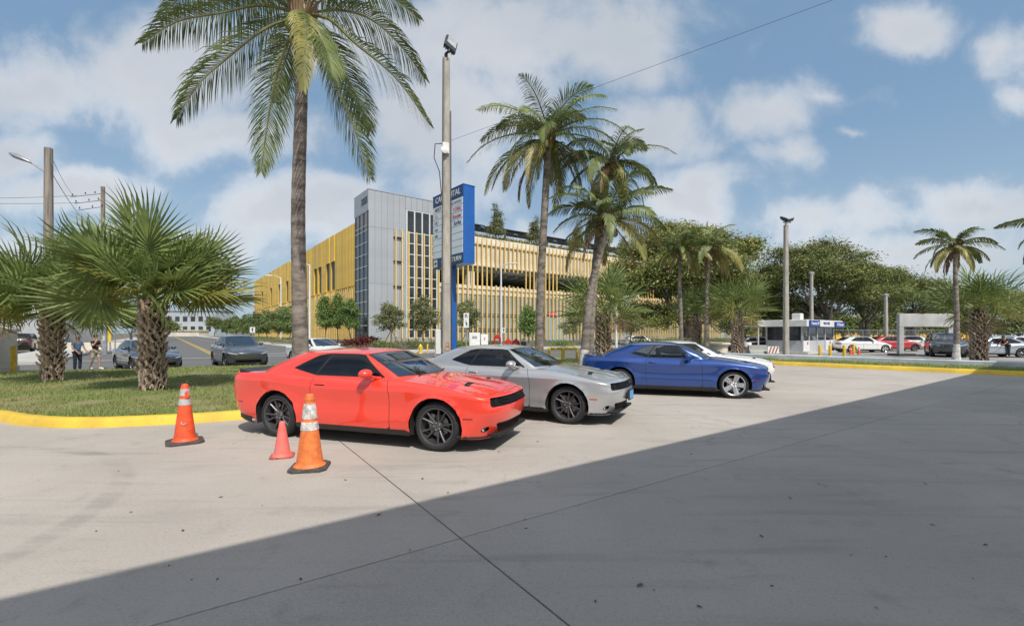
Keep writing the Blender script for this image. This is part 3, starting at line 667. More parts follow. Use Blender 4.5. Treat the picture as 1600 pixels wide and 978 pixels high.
    for dp in S['doors']:
        body = body.refine(lambda m: np.where(m.V[:, 1] > .6, poly_sd(dp, m.V[:, 0], m.V[:, 2]), 9), .03, 1)
        body, d_ = body.clip(np.where(body.V[:, 1] > .6, poly_sd(dp, body.V[:, 0], body.V[:, 2]), 1.)-SEAM)
        sm, d_ = d_.clip(poly_sd(dp, d_.V[:, 0], d_.V[:, 2])+SEAM)
        sm.to(dark, 0, off=np.array([0, 0, 0.])-np.array([0, 0, 0])); doors.append(d_)
        gh, ds = gh.clip(np.where((gh.V[:, 1] > .5) & (gh.A[:, 1] < .01), poly_sd(dp, gh.V[:, 0], gh.V[:, 2]), 1.)-SEAM) if False else (gh, None)
    for d_ in doors:
        for sg in (1, -1): q = MB(); d_.to(q, 0, (sg,)); q.build('door', [paintm], root, 40)
    # bonnet shut line / scoops
    if kind == 'muscle':
        tx, ty = top.V[:, 0], top.V[:, 1]
        hood = [(2.34, -.02), (2.31, .40), (2.215, .70), (2.0, .80), (1.475, .80), (.95, .765), (.78, .74), (.95, .40), (1.03, 0), (1.03, -.1), (2.34, -.1)]
        sd1 = poly_sd(hood, tx, ty); a_, b_ = top.clip(np.where(tx > .5, sd1, 1.)-.004); sm, hood_ = b_.clip(poly_sd(hood, b_.V[:, 0], b_.V[:, 1])+.004); sm.to(dark, 0)
        sp = [(1.845, .30), (1.86, .58), (1.775, .60), (1.755, .32)]
        hood_ = hood_.refine(lambda m: poly_sd(sp, m.V[:, 0], m.V[:, 1]), .05, 2)
        hood_, slot = hood_.clip(poly_sd(sp, hood_.V[:, 0], hood_.V[:, 1]))
        q = MB(); hood_.to(q, 0); q.build('bonnet', [paintm], root, 30)
        for sg in (1, -1): q = MB(); slot.to(q, 0, (sg,), off=np.array([-.0, 0, -.012])); q.build('hood_scoop', [BLACKP], root, None)
        top = a_
        # boot lid shut line
        bt = [(-2.50, -.1), (-2.50, .66), (-2.05, .72), (-2.0, .5), (-2.0, -.1)]
        a_, b_ = top.clip(np.where(top.V[:, 0] < -1.5, poly_sd(bt, top.V[:, 0], top.V[:, 1]), 1.)-.003); sm, lid = b_.clip(poly_sd(bt, b_.V[:, 0], b_.V[:, 1])+.003); sm.to(dark, 0)
        q = MB(); lid.to(q, 0); q.build('boot_lid', [paintm if spoiler is None else spoiler], root, 40); top = a_
    else:
        hs = S['hood']; sd1 = poly_sd(hs, top.V[:, 0], top.V[:, 1]); a_, b_ = top.clip(np.where(top.V[:, 0] > .3, sd1, 1.)-.004); sm, hood_ = b_.clip(poly_sd(hs, b_.V[:, 0], b_.V[:, 1])+.004); sm.to(dark, 0)
        q = MB(); hood_.to(q, 0); q.build('bonnet', [paintm], root, 30); top = a_
    # rear panel line between body and bumper is left to the crease; body shell
    body.to(bm_, 0); top.to(bm_, 0)
    bodyo = bm_.build('body', [paintm], root, 32)
    if dark.f: dark.build('shut_line', [UNDER], root, None)['kind'] = 'stuff'
    # windscreen / backlight / side glass
    L = 2.62; sR = S.get('rear_s', 8.25)
    d = -np.minimum(np.minimum((L-gh.A[:, 0])*.30, (gh.A[:, 1]-.03)*.75), (.965-gh.A[:, 1])*.75)
    gh, ws = gh.clip(d); dd = -np.minimum(np.minimum((L-ws.A[:, 0])*.30, (ws.A[:, 1]-.03)*.75), (.965-ws.A[:, 1])*.75)
    frit, ws = ws.clip(dd+.022); q = MB(); ws.to(q, 0); q.build('windscreen', [WINDG], root, 60); trim = MB(); frit.to(trim, 0)
    f_rear = lambda m_: -np.minimum(np.minimum((m_.A[:, 0]-sR)*.25, (m_.A[:, 1]-.06)*.6), (.95-m_.A[:, 1])*.6)
    gh, rg = gh.clip(f_rear(gh)); fr2, rg = rg.clip(f_rear(rg)+.03); fr2.to(trim, 0); q = MB(); rg.to(q, 0); q.build('rear_window', [SIDEG], root, 60)
    sel = lambda m_: (m_.A[:, 0] > 2.55) & (m_.A[:, 0] < sR+.2) & (m_.V[:, 1] > .4)
    gh = gh.refine(lambda m: np.where(sel(m), poly_sd(S['frame'], m.V[:, 0], m.V[:, 2]), 9), .05, 1)
    gh, fx_ = gh.clip(np.where(sel(gh), poly_sd(S['frame'], gh.V[:, 0], gh.V[:, 2]), 1.))
    for k, wp in enumerate(S['side']):
        fx_, wnd = fx_.clip(poly_sd(wp, fx_.V[:, 0], fx_.V[:, 2]))
        for sg in (1, -1): q = MB(); wnd.to(q, 0, (sg,)); q.build('side_window' if k == 0 else 'quarter_window', [SIDEG], root, 60)
    fx_.to(trim, 0); trim.build('window_trim', [BLACKP], root, 60)
    rb = MB(); gh.to(rb, 0); roof.to(rb, 0); rb.build('roof', [S.get('roofm', paintm)], root, 30)
    # wheel housings, underbody, sills
    for ax in S['axles']:
        for sg in (1, -1):
            q = MB(); n = 18; ra = S['arch']-.002; aa = np.linspace(-.35, math.pi+.35, n); yo, yi = .935*S.get('w', 1), .50
            q.add([(ax+ra*math.cos(a), sg*y, S['wr']+ra*math.sin(a)) for y in (yo, yi) for a in aa], [(i, i+1, n+i+1, n+i) for i in range(n-1)])
            q.add([(ax, sg*yi, S['wr'])]+[(ax+ra*math.cos(a), sg*yi, S['wr']+ra*math.sin(a)) for a in aa], [(0, i+1, i+2) for i in range(n-1)]); q.build('wheel_arch_liner', [UNDER], root, 60)
    a0, a1 = S['axles']; w_ = .925*S.get('w', 1); q = MB()
    q.box(((a0+a1)/2, 0, .24), (a0-a1-2*S['arch']-.02, 2*w_-.10, .06)); q.box((a0, 0, .30), (2*S['arch'], .98, .1)); q.box((a1, 0, .32), (2*S['arch'], .98, .1)); q.box((a0+.66*sc, 0, .24), (.46*sc, 1.35, .04)); q.box((a1-.68*sc, 0, .34), (.5*sc, 1.4, .04))
    for ax in S['axles']: q.tube([(ax, -.7, S['wr']), (ax, .7, S['wr'])], .04, 8)
    q.build('underbody', [UNDER], root, None)
    for sg in (1, -1):
        q = MB(); xa, xb = a0-S['arch']+.005, a1+S['arch']-.005
        prof = [(w_-.015, .295), (w_+.012, .285), (w_+.012, .235), (w_-.01, .205), (w_-.08, .20)]
        q.add([(x, sg*y, z) for x in (xa, xb) for y, z in prof], [(i, i+1, 6+i, 5+i) for i in range(4)]); q.build('side_sill', [BLACKP], root, 40)
    lip = MB(); rr = P[0][s <= 4.4]; n = len(rr)
    ring = [rr*np.array([1, 1, 0])+np.column_stack([0*rr[:, 0]+o_, 0*rr[:, 0], rr[:, 2]+z_]) for o_, z_ in ((-.015, .004), (.006, -.008), (.008, -.026), (-.04, -.040))]
    for sg in (1, -1): lip.add([(x, sg*y, z) for r_ in ring for x, y, z in r_], [(j*n+i, j*n+i+1, (j+1)*n+i+1, (j+1)*n+i) for j in range(3) for i in range(n-1)])
    lip.build('front_splitter', [BLACKP], root, 40)
    rrs = P[0][s >= len(ctrl)-5.0]; n = len(rrs); dif = MB(); ring = [rrs+np.array([o_, 0, z_]) for o_, z_ in ((.02, .03), (-.008, .01), (-.005, -.07), (.08, -.11))]
    for sg in (1, -1): dif.add([(x, sg*y, z) for r_ in ring for x, y, z in r_], [(j*n+i, j*n+i+1, (j+1)*n+i+1, (j+1)*n+i) for j in range(3) for i in range(n-1)])
    dif.build('rear_valance', [BLACKP], root, 40)
    # mirrors
    bx = S['mirror'] if 'mirror' in S else (.43, .90, 1.085)
    for sg in (1, -1):
        q = MB(); n = 12; prof = []
        for i, (u, k_) in enumerate(((-.085, .35), (-.075, .72), (-.04, .95), (0, 1.0), (.05, .86), (.085, .5), (.095, .1))):
            for j in range(n):
                a = 2*math.pi*j/n; prof.append((bx[0]+u-.1, sg*(bx[1]+.105+.125*k_*math.cos(a)*(1 if abs(math.cos(a)) < .9 else .97)), bx[2]+.03+.075*k_*math.sin(a)*(1-.12*math.cos(a))))
        q.add(prof, [(i*n+j, i*n+(j+1) % n, (i+1)*n+(j+1) % n, (i+1)*n+j) for i in range(6) for j in range(n)]+[tuple(range(6*n, 7*n))], 0); q.add(prof[:n], [tuple(range(n))], 1)
        q.tube([(bx[0]+.03, sg*(bx[1]-.09), bx[2]-.055), (bx[0]-.02, sg*(bx[1]-.01), bx[2]-.035), (bx[0]-.09, sg*(bx[1]+.08), bx[2]+.0)], [.045, .032, .028], 8, 0, flat=.6)
        q.build('door_mirror', [paintm, GLOSSB], root, 50)
    # door handles
    for (hx, hz2) in S.get('handles', [(-.60, .925)]):
        for sg in (1, -1):
            yb = float(np.interp(hz2, [.86, 1.035], [.945, .85])) if kind == 'muscle' else float(np.interp(hz2, [S['R'][3][7][2], S['R'][4][7][2]], [S['R'][3][7][1], S['R'][4][7][1]]))
            q = MB(); q.tube([(hx-.10, sg*(yb+.004), hz2), (hx-.07, sg*(yb+.03), hz2+.002), (hx+.07, sg*(yb+.03), hz2+.002), (hx+.10, sg*(yb+.004), hz2)], .014, 8, 0, flat=.8); q.tube([(hx-.10, sg*(yb+.006), hz2-.012), (hx+.10, sg*(yb+.006), hz2-.012)], .03, 8, 1, flat=.6)  # dark tube behind the grip paints the shadow in the handle recess
            q.build('door_handle', [paintm, UNDER], root, 50)
    # spoiler
    if kind == 'muscle':
        q = MB(); n = 15; yy = np.linspace(-.80, .80, n); vs_ = []
        for y in yy:
            xr_ = float(np.interp(abs(y), [0, .45, .73, .82], [-2.54, -2.535, -2.50, -2.38])); z0 = 1.063
            vs_ += [(xr_+.20, y*.98, z0+.002), (xr_+.05, y, z0+.036), (xr_-.012, y, z0+.042), (xr_-.004, y, z0-.02)]
        q.add(vs_, [(i*4+j, (i+1)*4+j, (i+1)*4+j+1, i*4+j+1) for i in range(n-1) for j in range(3)]+[(0,1,2,3), tuple((n-1)*4+j for j in (3,2,1,0))]); q.build('spoiler', [spoiler or paintm], root, 35)
        q = MB(); q.tube([(-2.15, 0, 1.09), (-2.2, 0, 1.13), (-2.26, 0, 1.14)], [.03, .02, .008], 6); q.build('aerial', [BLACKP], root, 50)
    # cabin
    q = MB(); bz = S['belt']; wi = .72*S.get('w', 1); x0 = S['GB'][2][0]; xe = S['GT'][-1][0]
    q.box(((x0+xe)/2-.1, 0, .36), (x0-xe+.5, 2*wi+.12, .04)); q.build('cabin_floor', [SEATM], root, None)
    q = MB(); q.bbox((x0-.12, 0, bz-.16), (.42, 2*wi, .26), .05); q.bbox((x0-.3, 0, bz-.35), (.3, .3, .3), .04); q.build('dashboard', [SEATM], root, 40)
    q = MB(); M_ = Matrix.Translation((x0-.48, .37, bz-.12)) @ Matrix.Rotation(R(65), 4, 'Y'); q.lathe([(.19, -.012), (.2, 0), (.19, .012), (.175, .008), (.175, -.008)], 20, 0, M_, cap=False); q.tube([(x0-.48, .37, bz-.12), (x0-.2, .37, bz-.2)], .03, 8); q.build('steering_wheel', [BLACKP], root, 50)
    for (sx, sy, bench) in ((x0-.98, .37, 0), (x0-.98, -.37, 0), (xe+.28, 0, 1)):
        q = MB(); wy = .5 if not bench else 1.25
        q.bbox((sx+.1, sy, .56), (.5, wy, .16), .05); Mx = Matrix.Rotation(R(-16), 3, 'Y'); q.box((sx-.2, sy, .86), (.14, wy*.96, .56 if not bench else .46), 0, M=Mx)
        if not bench: q.bbox((sx-.30, sy, 1.20), (.09, .26, .18), .03)
        q.build('seat', [SEATM], root, 40)
    q = MB(); q.box((S['GT'][0][0]+.16, 0, S['GT'][0][2]-.09), (.02, .22, .06)); q.build('rear_view_mirror', [BLACKP], root, None)
    for yy in ((.05, .55), (-.5, .1)):
        q = MB(); q.tube([(S['GB'][1][0]+.02, yy[0], S['GB'][0][2]+.012), (S['GB'][1][0]-.06, (yy[0]+yy[1])/2, S['GB'][0][2]+.03), (S['GB'][2][0]-.02, yy[1]+.12, S['GB'][0][2]+.03)], .011, 5); q.build('wiper', [BLACKP], root, None)
    if plate:
        q = MB(); q.bbox((S['R'][2][0][0]+.025, 0, .53), (.03, .36, .20), .006); q.bbox((S['R'][2][0][0]+.0, 0, .53), (.06, .5, .14), .01); po = q.build('plate_holder', [BLACKP], root, None)
        q = MB(); q.box((S['R'][2][0][0]+.043, 0, .53), (.006, .305, .153)); q.build('front_plate', [plate], po, None)
    put_wheels(root, S, style, rimm or GUNM)
    return root
def car_pose(px, py, rz, S, ax=0, side=-1):
    """front-wheel contact (right side) at ground pixel px,py"""
    g_ = G(px, py); d = Vector((math.cos(rz), math.sin(rz), 0)); n = Vector((-d.y, d.x, 0))
    return g_-d*S['axles'][ax]-n*side*(S['track']+.115)
HEAD = R(-17.6)
PRED = paint('red_paint', (.87, .05, .022), 0, .35); PSIL = paint('silver_paint', (.50, .505, .515), .5, .3); PBLU = paint('blue_paint', (.007, .050, .25), .4, .28); PWHT = paint('white_car_paint', (.78, .78, .77), 0, .35)
PLB = mat('pale_blue_plate', (.10, .38, .72), .5, var=.1, scale=12)
GRP = 'two-door muscle coupes parked nose out in front of the kerbed lawn'
build_car('parked_car', 'bright red two-door coupe with black wheels behind the orange cones', 'car', MUSCLE, PRED, car_pose(681, 706, R(-18.3), MUSCLE), R(-18.3), GRP, 'twin', GUNM, spoiler=BLACKP, markers=(mat('red_marker', (.42, .02, .012), .2, coat=1), REDL))
build_car('parked_car', 'silver two-door coupe with black wheels and light blue front plate', 'car', MUSCLE, PSIL, car_pose(886, 663, R(-26), MUSCLE), R(-26), GRP, 'twin', GUNM, plate=PLB, markers=(AMBER, REDL))
build_car('parked_car', 'dark blue two-door coupe with bright five-spoke alloy wheels', 'car', MUSCLE, PBLU, car_pose(1147, 623, R(-17.5), MUSCLE), R(-17.5), GRP, 'five', CHROME, plate=BLACKP, markers=(REDL, REDL))
build_car('parked_car', 'white two-door coupe mostly hidden behind the dark blue coupe', 'car', MUSCLE, PWHT, Vector((6.0, 15.3, 0)), R(-17), GRP, 'five', CHROME, markers=(REDL, REDL))
# ------------------------------------------------------------------ unseen roof inferred from the foreground shadow; left open and narrow to lighten it
STUCCO = mat('stucco', (.55, .53, .48), .9, var=.06, scale=2, bump=.01, bscale=60)
EAVE_H = 7.4
drop = EAVE_H/math.tan(SUN_EL); shx = Vector((math.sin(TO_SUN_AZ), math.cos(TO_SUN_AZ), 0))
sA, sB = G(0, 935), G(1500, 588); sdir = (sB-sA).normalized(); sn = Vector((-sdir.y, sdir.x, 0))
eA = sA+shx*drop                                    # a point under the eave line
def EV(a, b, z): return eA+sdir*a+sn*b+Vector((0, 0, z))
bld = thing('shadow_canopy', 'unseen flat white canopy on columns, shaped to cast and lighten the foreground shadow', 'canopy', EV(8, -6, 0))
def part_box(name, a0, a1, b0, b1, z0, z1, m):
    mb = MB(); q = [EV(a0, b0, 0), EV(a1, b0, 0), EV(a1, b1, 0), EV(a0, b1, 0)]
    mb.add([(p.x-bld.location.x, p.y-bld.location.y, z) for z in (z0, z1) for p in q], [(3,2,1,0),(4,5,6,7),(0,1,5,4),(1,2,6,5),(2,3,7,6),(3,0,4,7)]); return mb.build(name, m, bld, None)
part_box('roof', -30, 34, -4.6, -.35, EAVE_H-.45, EAVE_H-.003, WHITE); part_box('fascia', -30, 34, -.35, 0, EAVE_H-.5, EAVE_H, WHITE)
for a in range(-28, 34, 10): part_box('column', a, a+.4, -3.6, -3.2, 0, EAVE_H-.46, STUCCO)

# ------------------------------------------------------------------ palms
def leafmat(name, c, c2, tr=.28, rough=.45): return mat(name, c, rough, var=.2, scale=1.2, c2=c2, trans=tr, objvar=.16)
COCOL = leafmat('coconut_leaf', (.20, .235, .075), (.09, .13, .038)); COCOY = leafmat('yellowing_coconut_leaf', (.36, .31, .09), (.20, .20, .055)); COCOD = leafmat('dead_palm_leaf', (.30, .185, .10), (.17, .10, .055), .15, .8)
RACH = mat('palm_rachis', (.19, .19, .07), .5, var=.2, scale=3); RACHD = mat('dead_rachis', (.24, .15, .08), .8)
TRUNKC = mat('coconut_trunk', (.24, .205, .17), .9, var=.28, scale=3, bump=.035, bscale=14, stretch=(1, 1, 2.5))
NUT = mat('green_coconut', (.20, .22, .05), .45, var=.2, scale=5)
def frond(path, L, parent, seed, kind='green', n=85, wid=.034, droop=.9, name='frond', roll=0.0):
    rs = np.random.default_rng(seed); P = [np.array(p) for p in path]; k = len(P); v = []; f = []; mi = []
    # smooth curve through the path points
    C = [np.array(q) for q in catm([Vector(p) for p in P], 8)]; cum = np.concatenate([[0], np.cumsum([np.linalg.norm(C[i+1]-C[i]) for i in range(len(C)-1)])]); tot = cum[-1]; C = np.array(C)
    at = lambda t: np.array([np.interp(t*tot, cum, C[:, a]) for a in range(3)])
    m_ = MB(); pts = [at(t) for t in np.linspace(0, 1, 13)]; m_.tube(pts, [.034*(1-.88*t)*(1.7 if t < .05 else 1)*tot/3.6+.004 for t in np.linspace(0, 1, 13)], 5, 1)
    v = m_.v; f = m_.f; mi = m_.m; side_prev = None
    for i in range(n):
        t = .13+.87*(i+.5)/n; p = at(t); tg = at(min(1, t+.02))-at(max(0, t-.02)); tg /= np.linalg.norm(tg)
        sd = np.cross(tg, (0, 0, 1.)); nn = np.linalg.norm(sd)
        if nn < .15: sd = side_prev if side_prev is not None else np.array([1., 0, 0]); 
        else: sd = sd/nn
        if side_prev is not None and sd.dot(side_prev) < 0: sd = -sd
        side_prev = sd.copy()
        up = np.cross(sd, tg); up /= np.linalg.norm(up); 
        if up[2] < 0: up = -up
        rl = roll*min(1, t*2.2); sd, up = sd*math.cos(rl)+up*math.sin(rl), up*math.cos(rl)-sd*math.sin(rl)
        ll = L*(math.sin(math.pi*min(1, .16+.80*t))**.7)*rs.uniform(.85, 1.1)
        a = R(64-30*t)+rs.normal(0, .07)
        for sg in (-1, 1):
            if kind == 'dead' and rs.random() < .15: continue
            d0_ = (sd*sg*math.sin(a)+tg*math.cos(a)+up*(.18+rs.normal(0, .08))); d0_ /= np.linalg.norm(d0_)
            q0 = p; pts = [q0]; d = d0_.copy(); dr = droop*rs.uniform(.7, 1.3)
            for s_ in range(3):
                d = d+np.array([0, 0, -1.])*dr*(.22+.30*s_); d /= np.linalg.norm(d); pts.append(pts[-1]+d*ll/3)
            wv = np.cross(d0_, up); wv /= max(1e-6, np.linalg.norm(wv)); wv = wv*.75+up*.5*sg*.6; o = len(v)
            for j, (w_, ) in enumerate(((.5,), (1.,), (.75,))): v += [tuple(pts[j]-wv*wid*w_*.5), tuple(pts[j]+wv*wid*w_*.5)]
            v.append(tuple(pts[3])); f += [(o, o+1, o+3, o+2), (o+2, o+3, o+5, o+4), (o+4, o+5, o+6)]; mi += [0, 0, 0]
    lm, rm = {'green': (COCOL, RACH), 'yellow': (COCOY, RACH), 'dead': (COCOD, RACHD)}[kind]
    return link(name, mesh_data(name, v, f, [lm, rm], mi, None), parent)
def arc(el, L, az, bend, k=5, z0=0.0):     # launch elevation el, bends down by total angle bend over length L
    pts = [Vector((0, 0, z0))]; e = el
    for i in range(k):
        e = el-bend*((i+.5)/k)**1.25; h = math.cos(e)*L/k; pts.append(pts[-1]+Vector((h*math.sin(az), h*math.cos(az), math.sin(e)*L/k)))
    return pts
def coco_trunk(parent, path, r0, r1, white=None, name='trunk'):
    P = catm(path, 10); k = len(P); mb = MB(); rad = []
    for i, p in enumerate(P):
        t = i/(k-1); rad.append(r0+(r1-r0)*t**.7+.06*math.exp(-t*18)+(.006 if i % 2 else 0))
    mb.tube(P, rad, 14, 0); o = mb.build(name, [TRUNKC], parent, 60)
    if white:
        q = MB(); kk = [i for i, p in enumerate(P) if p.z < white]; 
        if len(kk) > 1: q.tube([P[i] for i in kk], [rad[i]*1.02+.004 for i in kk], 14, cap=False); q.build('whitewashed_base', [mat('whitewash', (.62, .60, .56), .9, var=.2, scale=5, bump=.02)], parent, 60)
    return P[-1]
def nuts(parent, top, n, seed, r=.11):
    rs = np.random.default_rng(seed)
    for i in range(n):
        a = rs.uniform(0, 6.28); m_ = MB(); m_.lathe([(.0, -1), (.55, -.82), (.9, -.35), (.97, .1), (.75, .62), (.35, .92), (0, 1)], 10, 0, Matrix.Scale(r, 4)); 
        m_.build('coconut', [NUT], parent, 90, loc=top+Vector((.28*math.cos(a), .28*math.sin(a), -.25-rs.uniform(0, .35))))
def crown_sheath(parent, top, r, dead=.5):
    q = MB(); rs = np.random.default_rng(int(r*1000)+3)
    for i in range(14):
        a = rs.uniform(0, 6.28); q.tube([top+Vector((.1*math.cos(a), .1*math.sin(a), -.45)), top+Vector((.22*math.cos(a), .22*math.sin(a), -.1)), top+Vector((.34*math.cos(a), .34*math.sin(a), .25))], [.07, .08, .03], 5, 0, flat=.5)
    q.build('leaf_sheath', [RACHD], parent, 60)
def coconut_palm(label, base, path, r0, r1, L, nf, seed, white=None, group='coconut palms round the car park', nnut=6, dead=3, yellow=4, leaf=.62, nl=58, maxel=80, minel=-35, wid=.04):
    root = thing('coconut_palm', label, 'palm tree', base, 0, group); rs = np.random.default_rng(seed)
    top = coco_trunk(root, path, r0, r1, white); crown_sheath(root, top, r1)
    for i in range(nf):
        u = (i+.5)/nf; el = R(maxel-(maxel-minel)*u**.9+rs.normal(0, 5)); az = i*2.39996+rs.normal(0, .2); l_ = L*rs.uniform(.85, 1.1)*(.8 if u < .12 else 1)
        kd = 'green'
        if i >= nf-yellow: kd = 'yellow'
        o = frond([top+p for p in arc(el, l_, az, R(80-15*u+rs.normal(0, 8)), 5)], leaf*1.25*L/3.4*rs.uniform(.9, 1.1), root, seed*100+i, kd, nl, wid, .75+.5*u, roll=rs.choice((-1, 1))*rs.uniform(.2, .8))
    for i in range(dead):
        az = rs.uniform(0, 6.28); frond([top+p+Vector((0, 0, -.1)) for p in arc(R(-35+rs.normal(0, 10)), L*.85, az, R(50), 5)], leaf*L/3.4*.8, root, seed*100+70+i, 'dead', int(nl*.7), wid, 1.3)
    nuts(root, top, nnut, seed); return root

# the big coconut palm behind the red car: fronds follow the ones in view
CB = Vector((PX(471, 10.6), 10.6, .15)); croot = thing('coconut_palm', 'tallest coconut palm with bare grey trunk rising behind the red car', 'palm tree', CB, 0, 'coconut palms round the car park')
ctop_w = W(474, 22, 10.6); tp = [Vector((0, 0, 0)), W(468, 470, 10.6)-CB, W(466, 330, 10.6)-CB, W(470, 180, 10.6)-CB, ctop_w-CB]
ctop = coco_trunk(croot, tp, .19, .125); crown_sheath(croot, ctop, .14); nuts(croot, ctop, 11, 5, .12)
BIG = [  # (mid px, mid dY, tip px, tip dY, kind)
    ((345, 22), .2, (222, 68), .3, 'green'), ((352, 95), -.4, (276, 186), -.8, 'green'), ((432, 120), .3, (408, 268), .5, 'green'), ((522, 130), .2, (578, 278), .4, 'green'),
    ((556, 70), -.5, (672, 196), -1.0, 'green'), ((580, 32), .5, (664, 124), .9, 'green'), ((478, 62), -1.5, (474, 140), -2.2, 'yellow'), ((535, 110), 1.0, (578, 205), 1.7, 'green'),
    ((330, -20), .6, (250, 30), 1.2, 'green'), ((395, -25), 1.0, (290, -15), 2.2, 'green'), ((560, -20), .9, (655, 30), 1.8, 'green'), ((470, -60), 1.6, (450, -30), 3.0, 'green'), ((560, -60), -.4, (650, -60), -1.0, 'green'), ((390, -70), -.6, (330, -90), -1.2, 'green'),
    ((450, -95), -.5, (420, -150), -1.0, 'green'), ((500, -100), .3, (540, -160), .6, 'green'), ((500, 60), -1.0, (520, 120), -1.7, 'green'), ((455, 70), 1.6, (430, 160), 2.6, 'green')]
for i, (mp_, my, tp_, ty_, kd) in enumerate(BIG):
    m1 = W(mp_[0], mp_[1], 10.6+my)-CB; t1 = W(tp_[0], tp_[1], 10.6+ty_)-CB; b0 = ctop+(m1-ctop)*.04
    ln = (m1-ctop).length+(t1-m1).length
    frond([b0, ctop+(m1-ctop)*.5+Vector((0, 0, .10*ln*.5)), m1+Vector((0, 0, .02)), m1.lerp(t1, .55)+Vector((0, 0, .05*ln)), t1], .92 if ln > 2.6 and i != 6 else .58, croot, 900+i, kd, 115, .028, 1.0 if i not in (2, 3, 7) else .6, roll=[-.45,-.75,-.9,.9,.75,.5,.2,.9,-.4,-.3,.3,0,.4,-.4,0,0,.3,-.5][i])
# pair of coconuts behind the silver car
def path_px(base, pts): return [Vector((0, 0, 0))]+[W(x, y, Y)-base for x, y, Y in pts]
b = Vector((PX(842, 17), 17, .15)); coconut_palm('tall coconut palm with bushy crown right of the blue sign', b, path_px(b, [(843, 520, 17), (846, 420, 17), (852, 310, 17), (857, 214, 17)]), .17, .12, 3.05, 30, 21, nnut=7, dead=4, yellow=5, leaf=.62)
b = Vector((PX(910, 16), 16, .15)); coconut_palm('leaning coconut palm with whitewashed base behind the silver car', b, path_px(b, [(914, 540, 16), (922, 460, 16), (936, 400, 16.2), (949, 342, 16.4)]), .16, .115, 2.5, 24, 34, white=1.05, nnut=6, dead=3, yellow=5, leaf=.55, maxel=86, minel=-18)
b = Vector((PX(921, 16.7), 16.7, .15)); coconut_palm('slim coconut palm leaning against the leaning one behind the silver car', b, path_px(b, [(922, 540, 16.7), (928, 440, 16.7), (938, 340, 16.9), (955, 252, 17.2)]), .15, .11, 2.3, 20, 47, white=.9, nnut=4, dead=3, yellow=4, leaf=.58)
b = Vector((PX(1065, 36), 36, .15)); coconut_palm('left one of two slim coconut palms before the large spreading trees', b, path_px(b, [(1064, 500, 36), (1062, 440, 36), (1063, 388, 36)]), .17, .12, 2.9, 20, 52, nnut=0, dead=3, yellow=6, nl=46, wid=.07)
b = Vector((PX(1104, 35), 35, .15)); coconut_palm('right one of two slim coconut palms before the large spreading trees', b, path_px(b, [(1104, 500, 35), (1106, 440, 35), (1110, 385, 35)]), .18, .12, 3.0, 20, 63, nnut=0, dead=4, yellow=6, nl=46, wid=.07)
b = Vector((PX(1494, 26.2), 26.2, .15)); coconut_palm('coconut palm with white-painted base in front of the dark off-road car', b, path_px(b, [(1495, 500, 26.2), (1493, 440, 26.2), (1493, 384, 26.2)]), .15, .10, 2.05, 18, 75, white=1.1, nnut=0, dead=3, yellow=6, nl=50, wid=.055)
b = Vector((PX(1650, 20.5), 20.5, .15)); coconut_palm('coconut palm cut off by the right edge of the picture', b, path_px(b, [(1651, 500, 20.5), (1650, 420, 20.5), (1648, 358, 20.5)]), .17, .12, 2.0, 18, 86, white=1.0, nnut=3, dead=4, yellow=4, nl=55, wid=.05)

# sabal (cabbage) palms: fan leaves on long stalks, criss-cross leaf bases on a stout trunk
SABL = leafmat('fan_palm_leaf', (.235, .285, .085), (.12, .17, .05), .3, .55); SABY = leafmat('yellowing_fan_leaf', (.30, .28, .07), (.16, .17, .045), .3); SABD = leafmat('dead_fan_leaf', (.28, .20, .11), (.18, .12, .07), .15, .8)
PET = mat('palm_stalk', (.24, .27, .09), .5, var=.15); BOOT = mat('leaf_base_fibre', (.43, .34, .26), .92, var=.2, scale=9, c2=(.23, .165, .12), objvar=.22, bump=.03, bscale=30); CORE = mat('sabal_trunk_core', (.10, .075, .055), .95, var=.3, scale=9)
def fan_mesh(seed, m, nseg=46, pl=1.25, r=1.25, droop=.5):
    rs = np.random.default_rng(seed); mb = MB(); 
    mb.tube([(0, 0, 0), (0, pl*.5, .06), (0, pl, .02)], [.028, .02, .014], 5, 1)
    # costa curves down past the hastula
    costa = [np.array((0, pl+u*.65*r, .02-.42*r*u*u)) for u in np.linspace(0, 1, 7)]
    for i in range(nseg):
        a = -R(128)+2*R(128)*(i+.5)/nseg; u = max(0, 1-abs(a)/R(120)); o = costa[0]*(1-u*.75)+np.array([np.interp(u*.75*6, range(7), [c[j] for c in costa]) for j in range(3)])*u*.75
        d = np.array([math.sin(a), math.cos(a), .25*abs(math.sin(a))+.06]); l_ = r*(.78+.25*math.cos(a))*rs.uniform(.9, 1.08); sdv = np.array([math.cos(a), -math.sin(a), 0]); w = .0235*r
        pts = [o]; dd = d/np.linalg.norm(d); dr = droop*rs.uniform(.5, 1.5)
        for s_ in range(4): dd = dd+np.array([0, 0, -1])*dr*(.03+.20*s_*s_/3); dd /= np.linalg.norm(dd); pts.append(pts[-1]+dd*l_/4)
        up = np.array([0, 0, 1]); k = len(mb.v); fold = .45*w*(1 if i % 2 else -1)
        for j, w_ in enumerate((.25, .85, .9, .5)): mb.v += [tuple(pts[j]-sdv*w*w_-up*fold*w_), tuple(pts[j]+sdv*w*w_+up*fold*w_)]
        mb.v.append(tuple(pts[4])); mb.f += [(k, k+1, k+3, k+2), (k+2, k+3, k+5, k+4), (k+4, k+5, k+7, k+6), (k+6, k+7, k+8)]; mb.m += [0]*4
    return mesh_data('fan_leaf', mb.v, mb.f, [m, PET], mb.m, None)
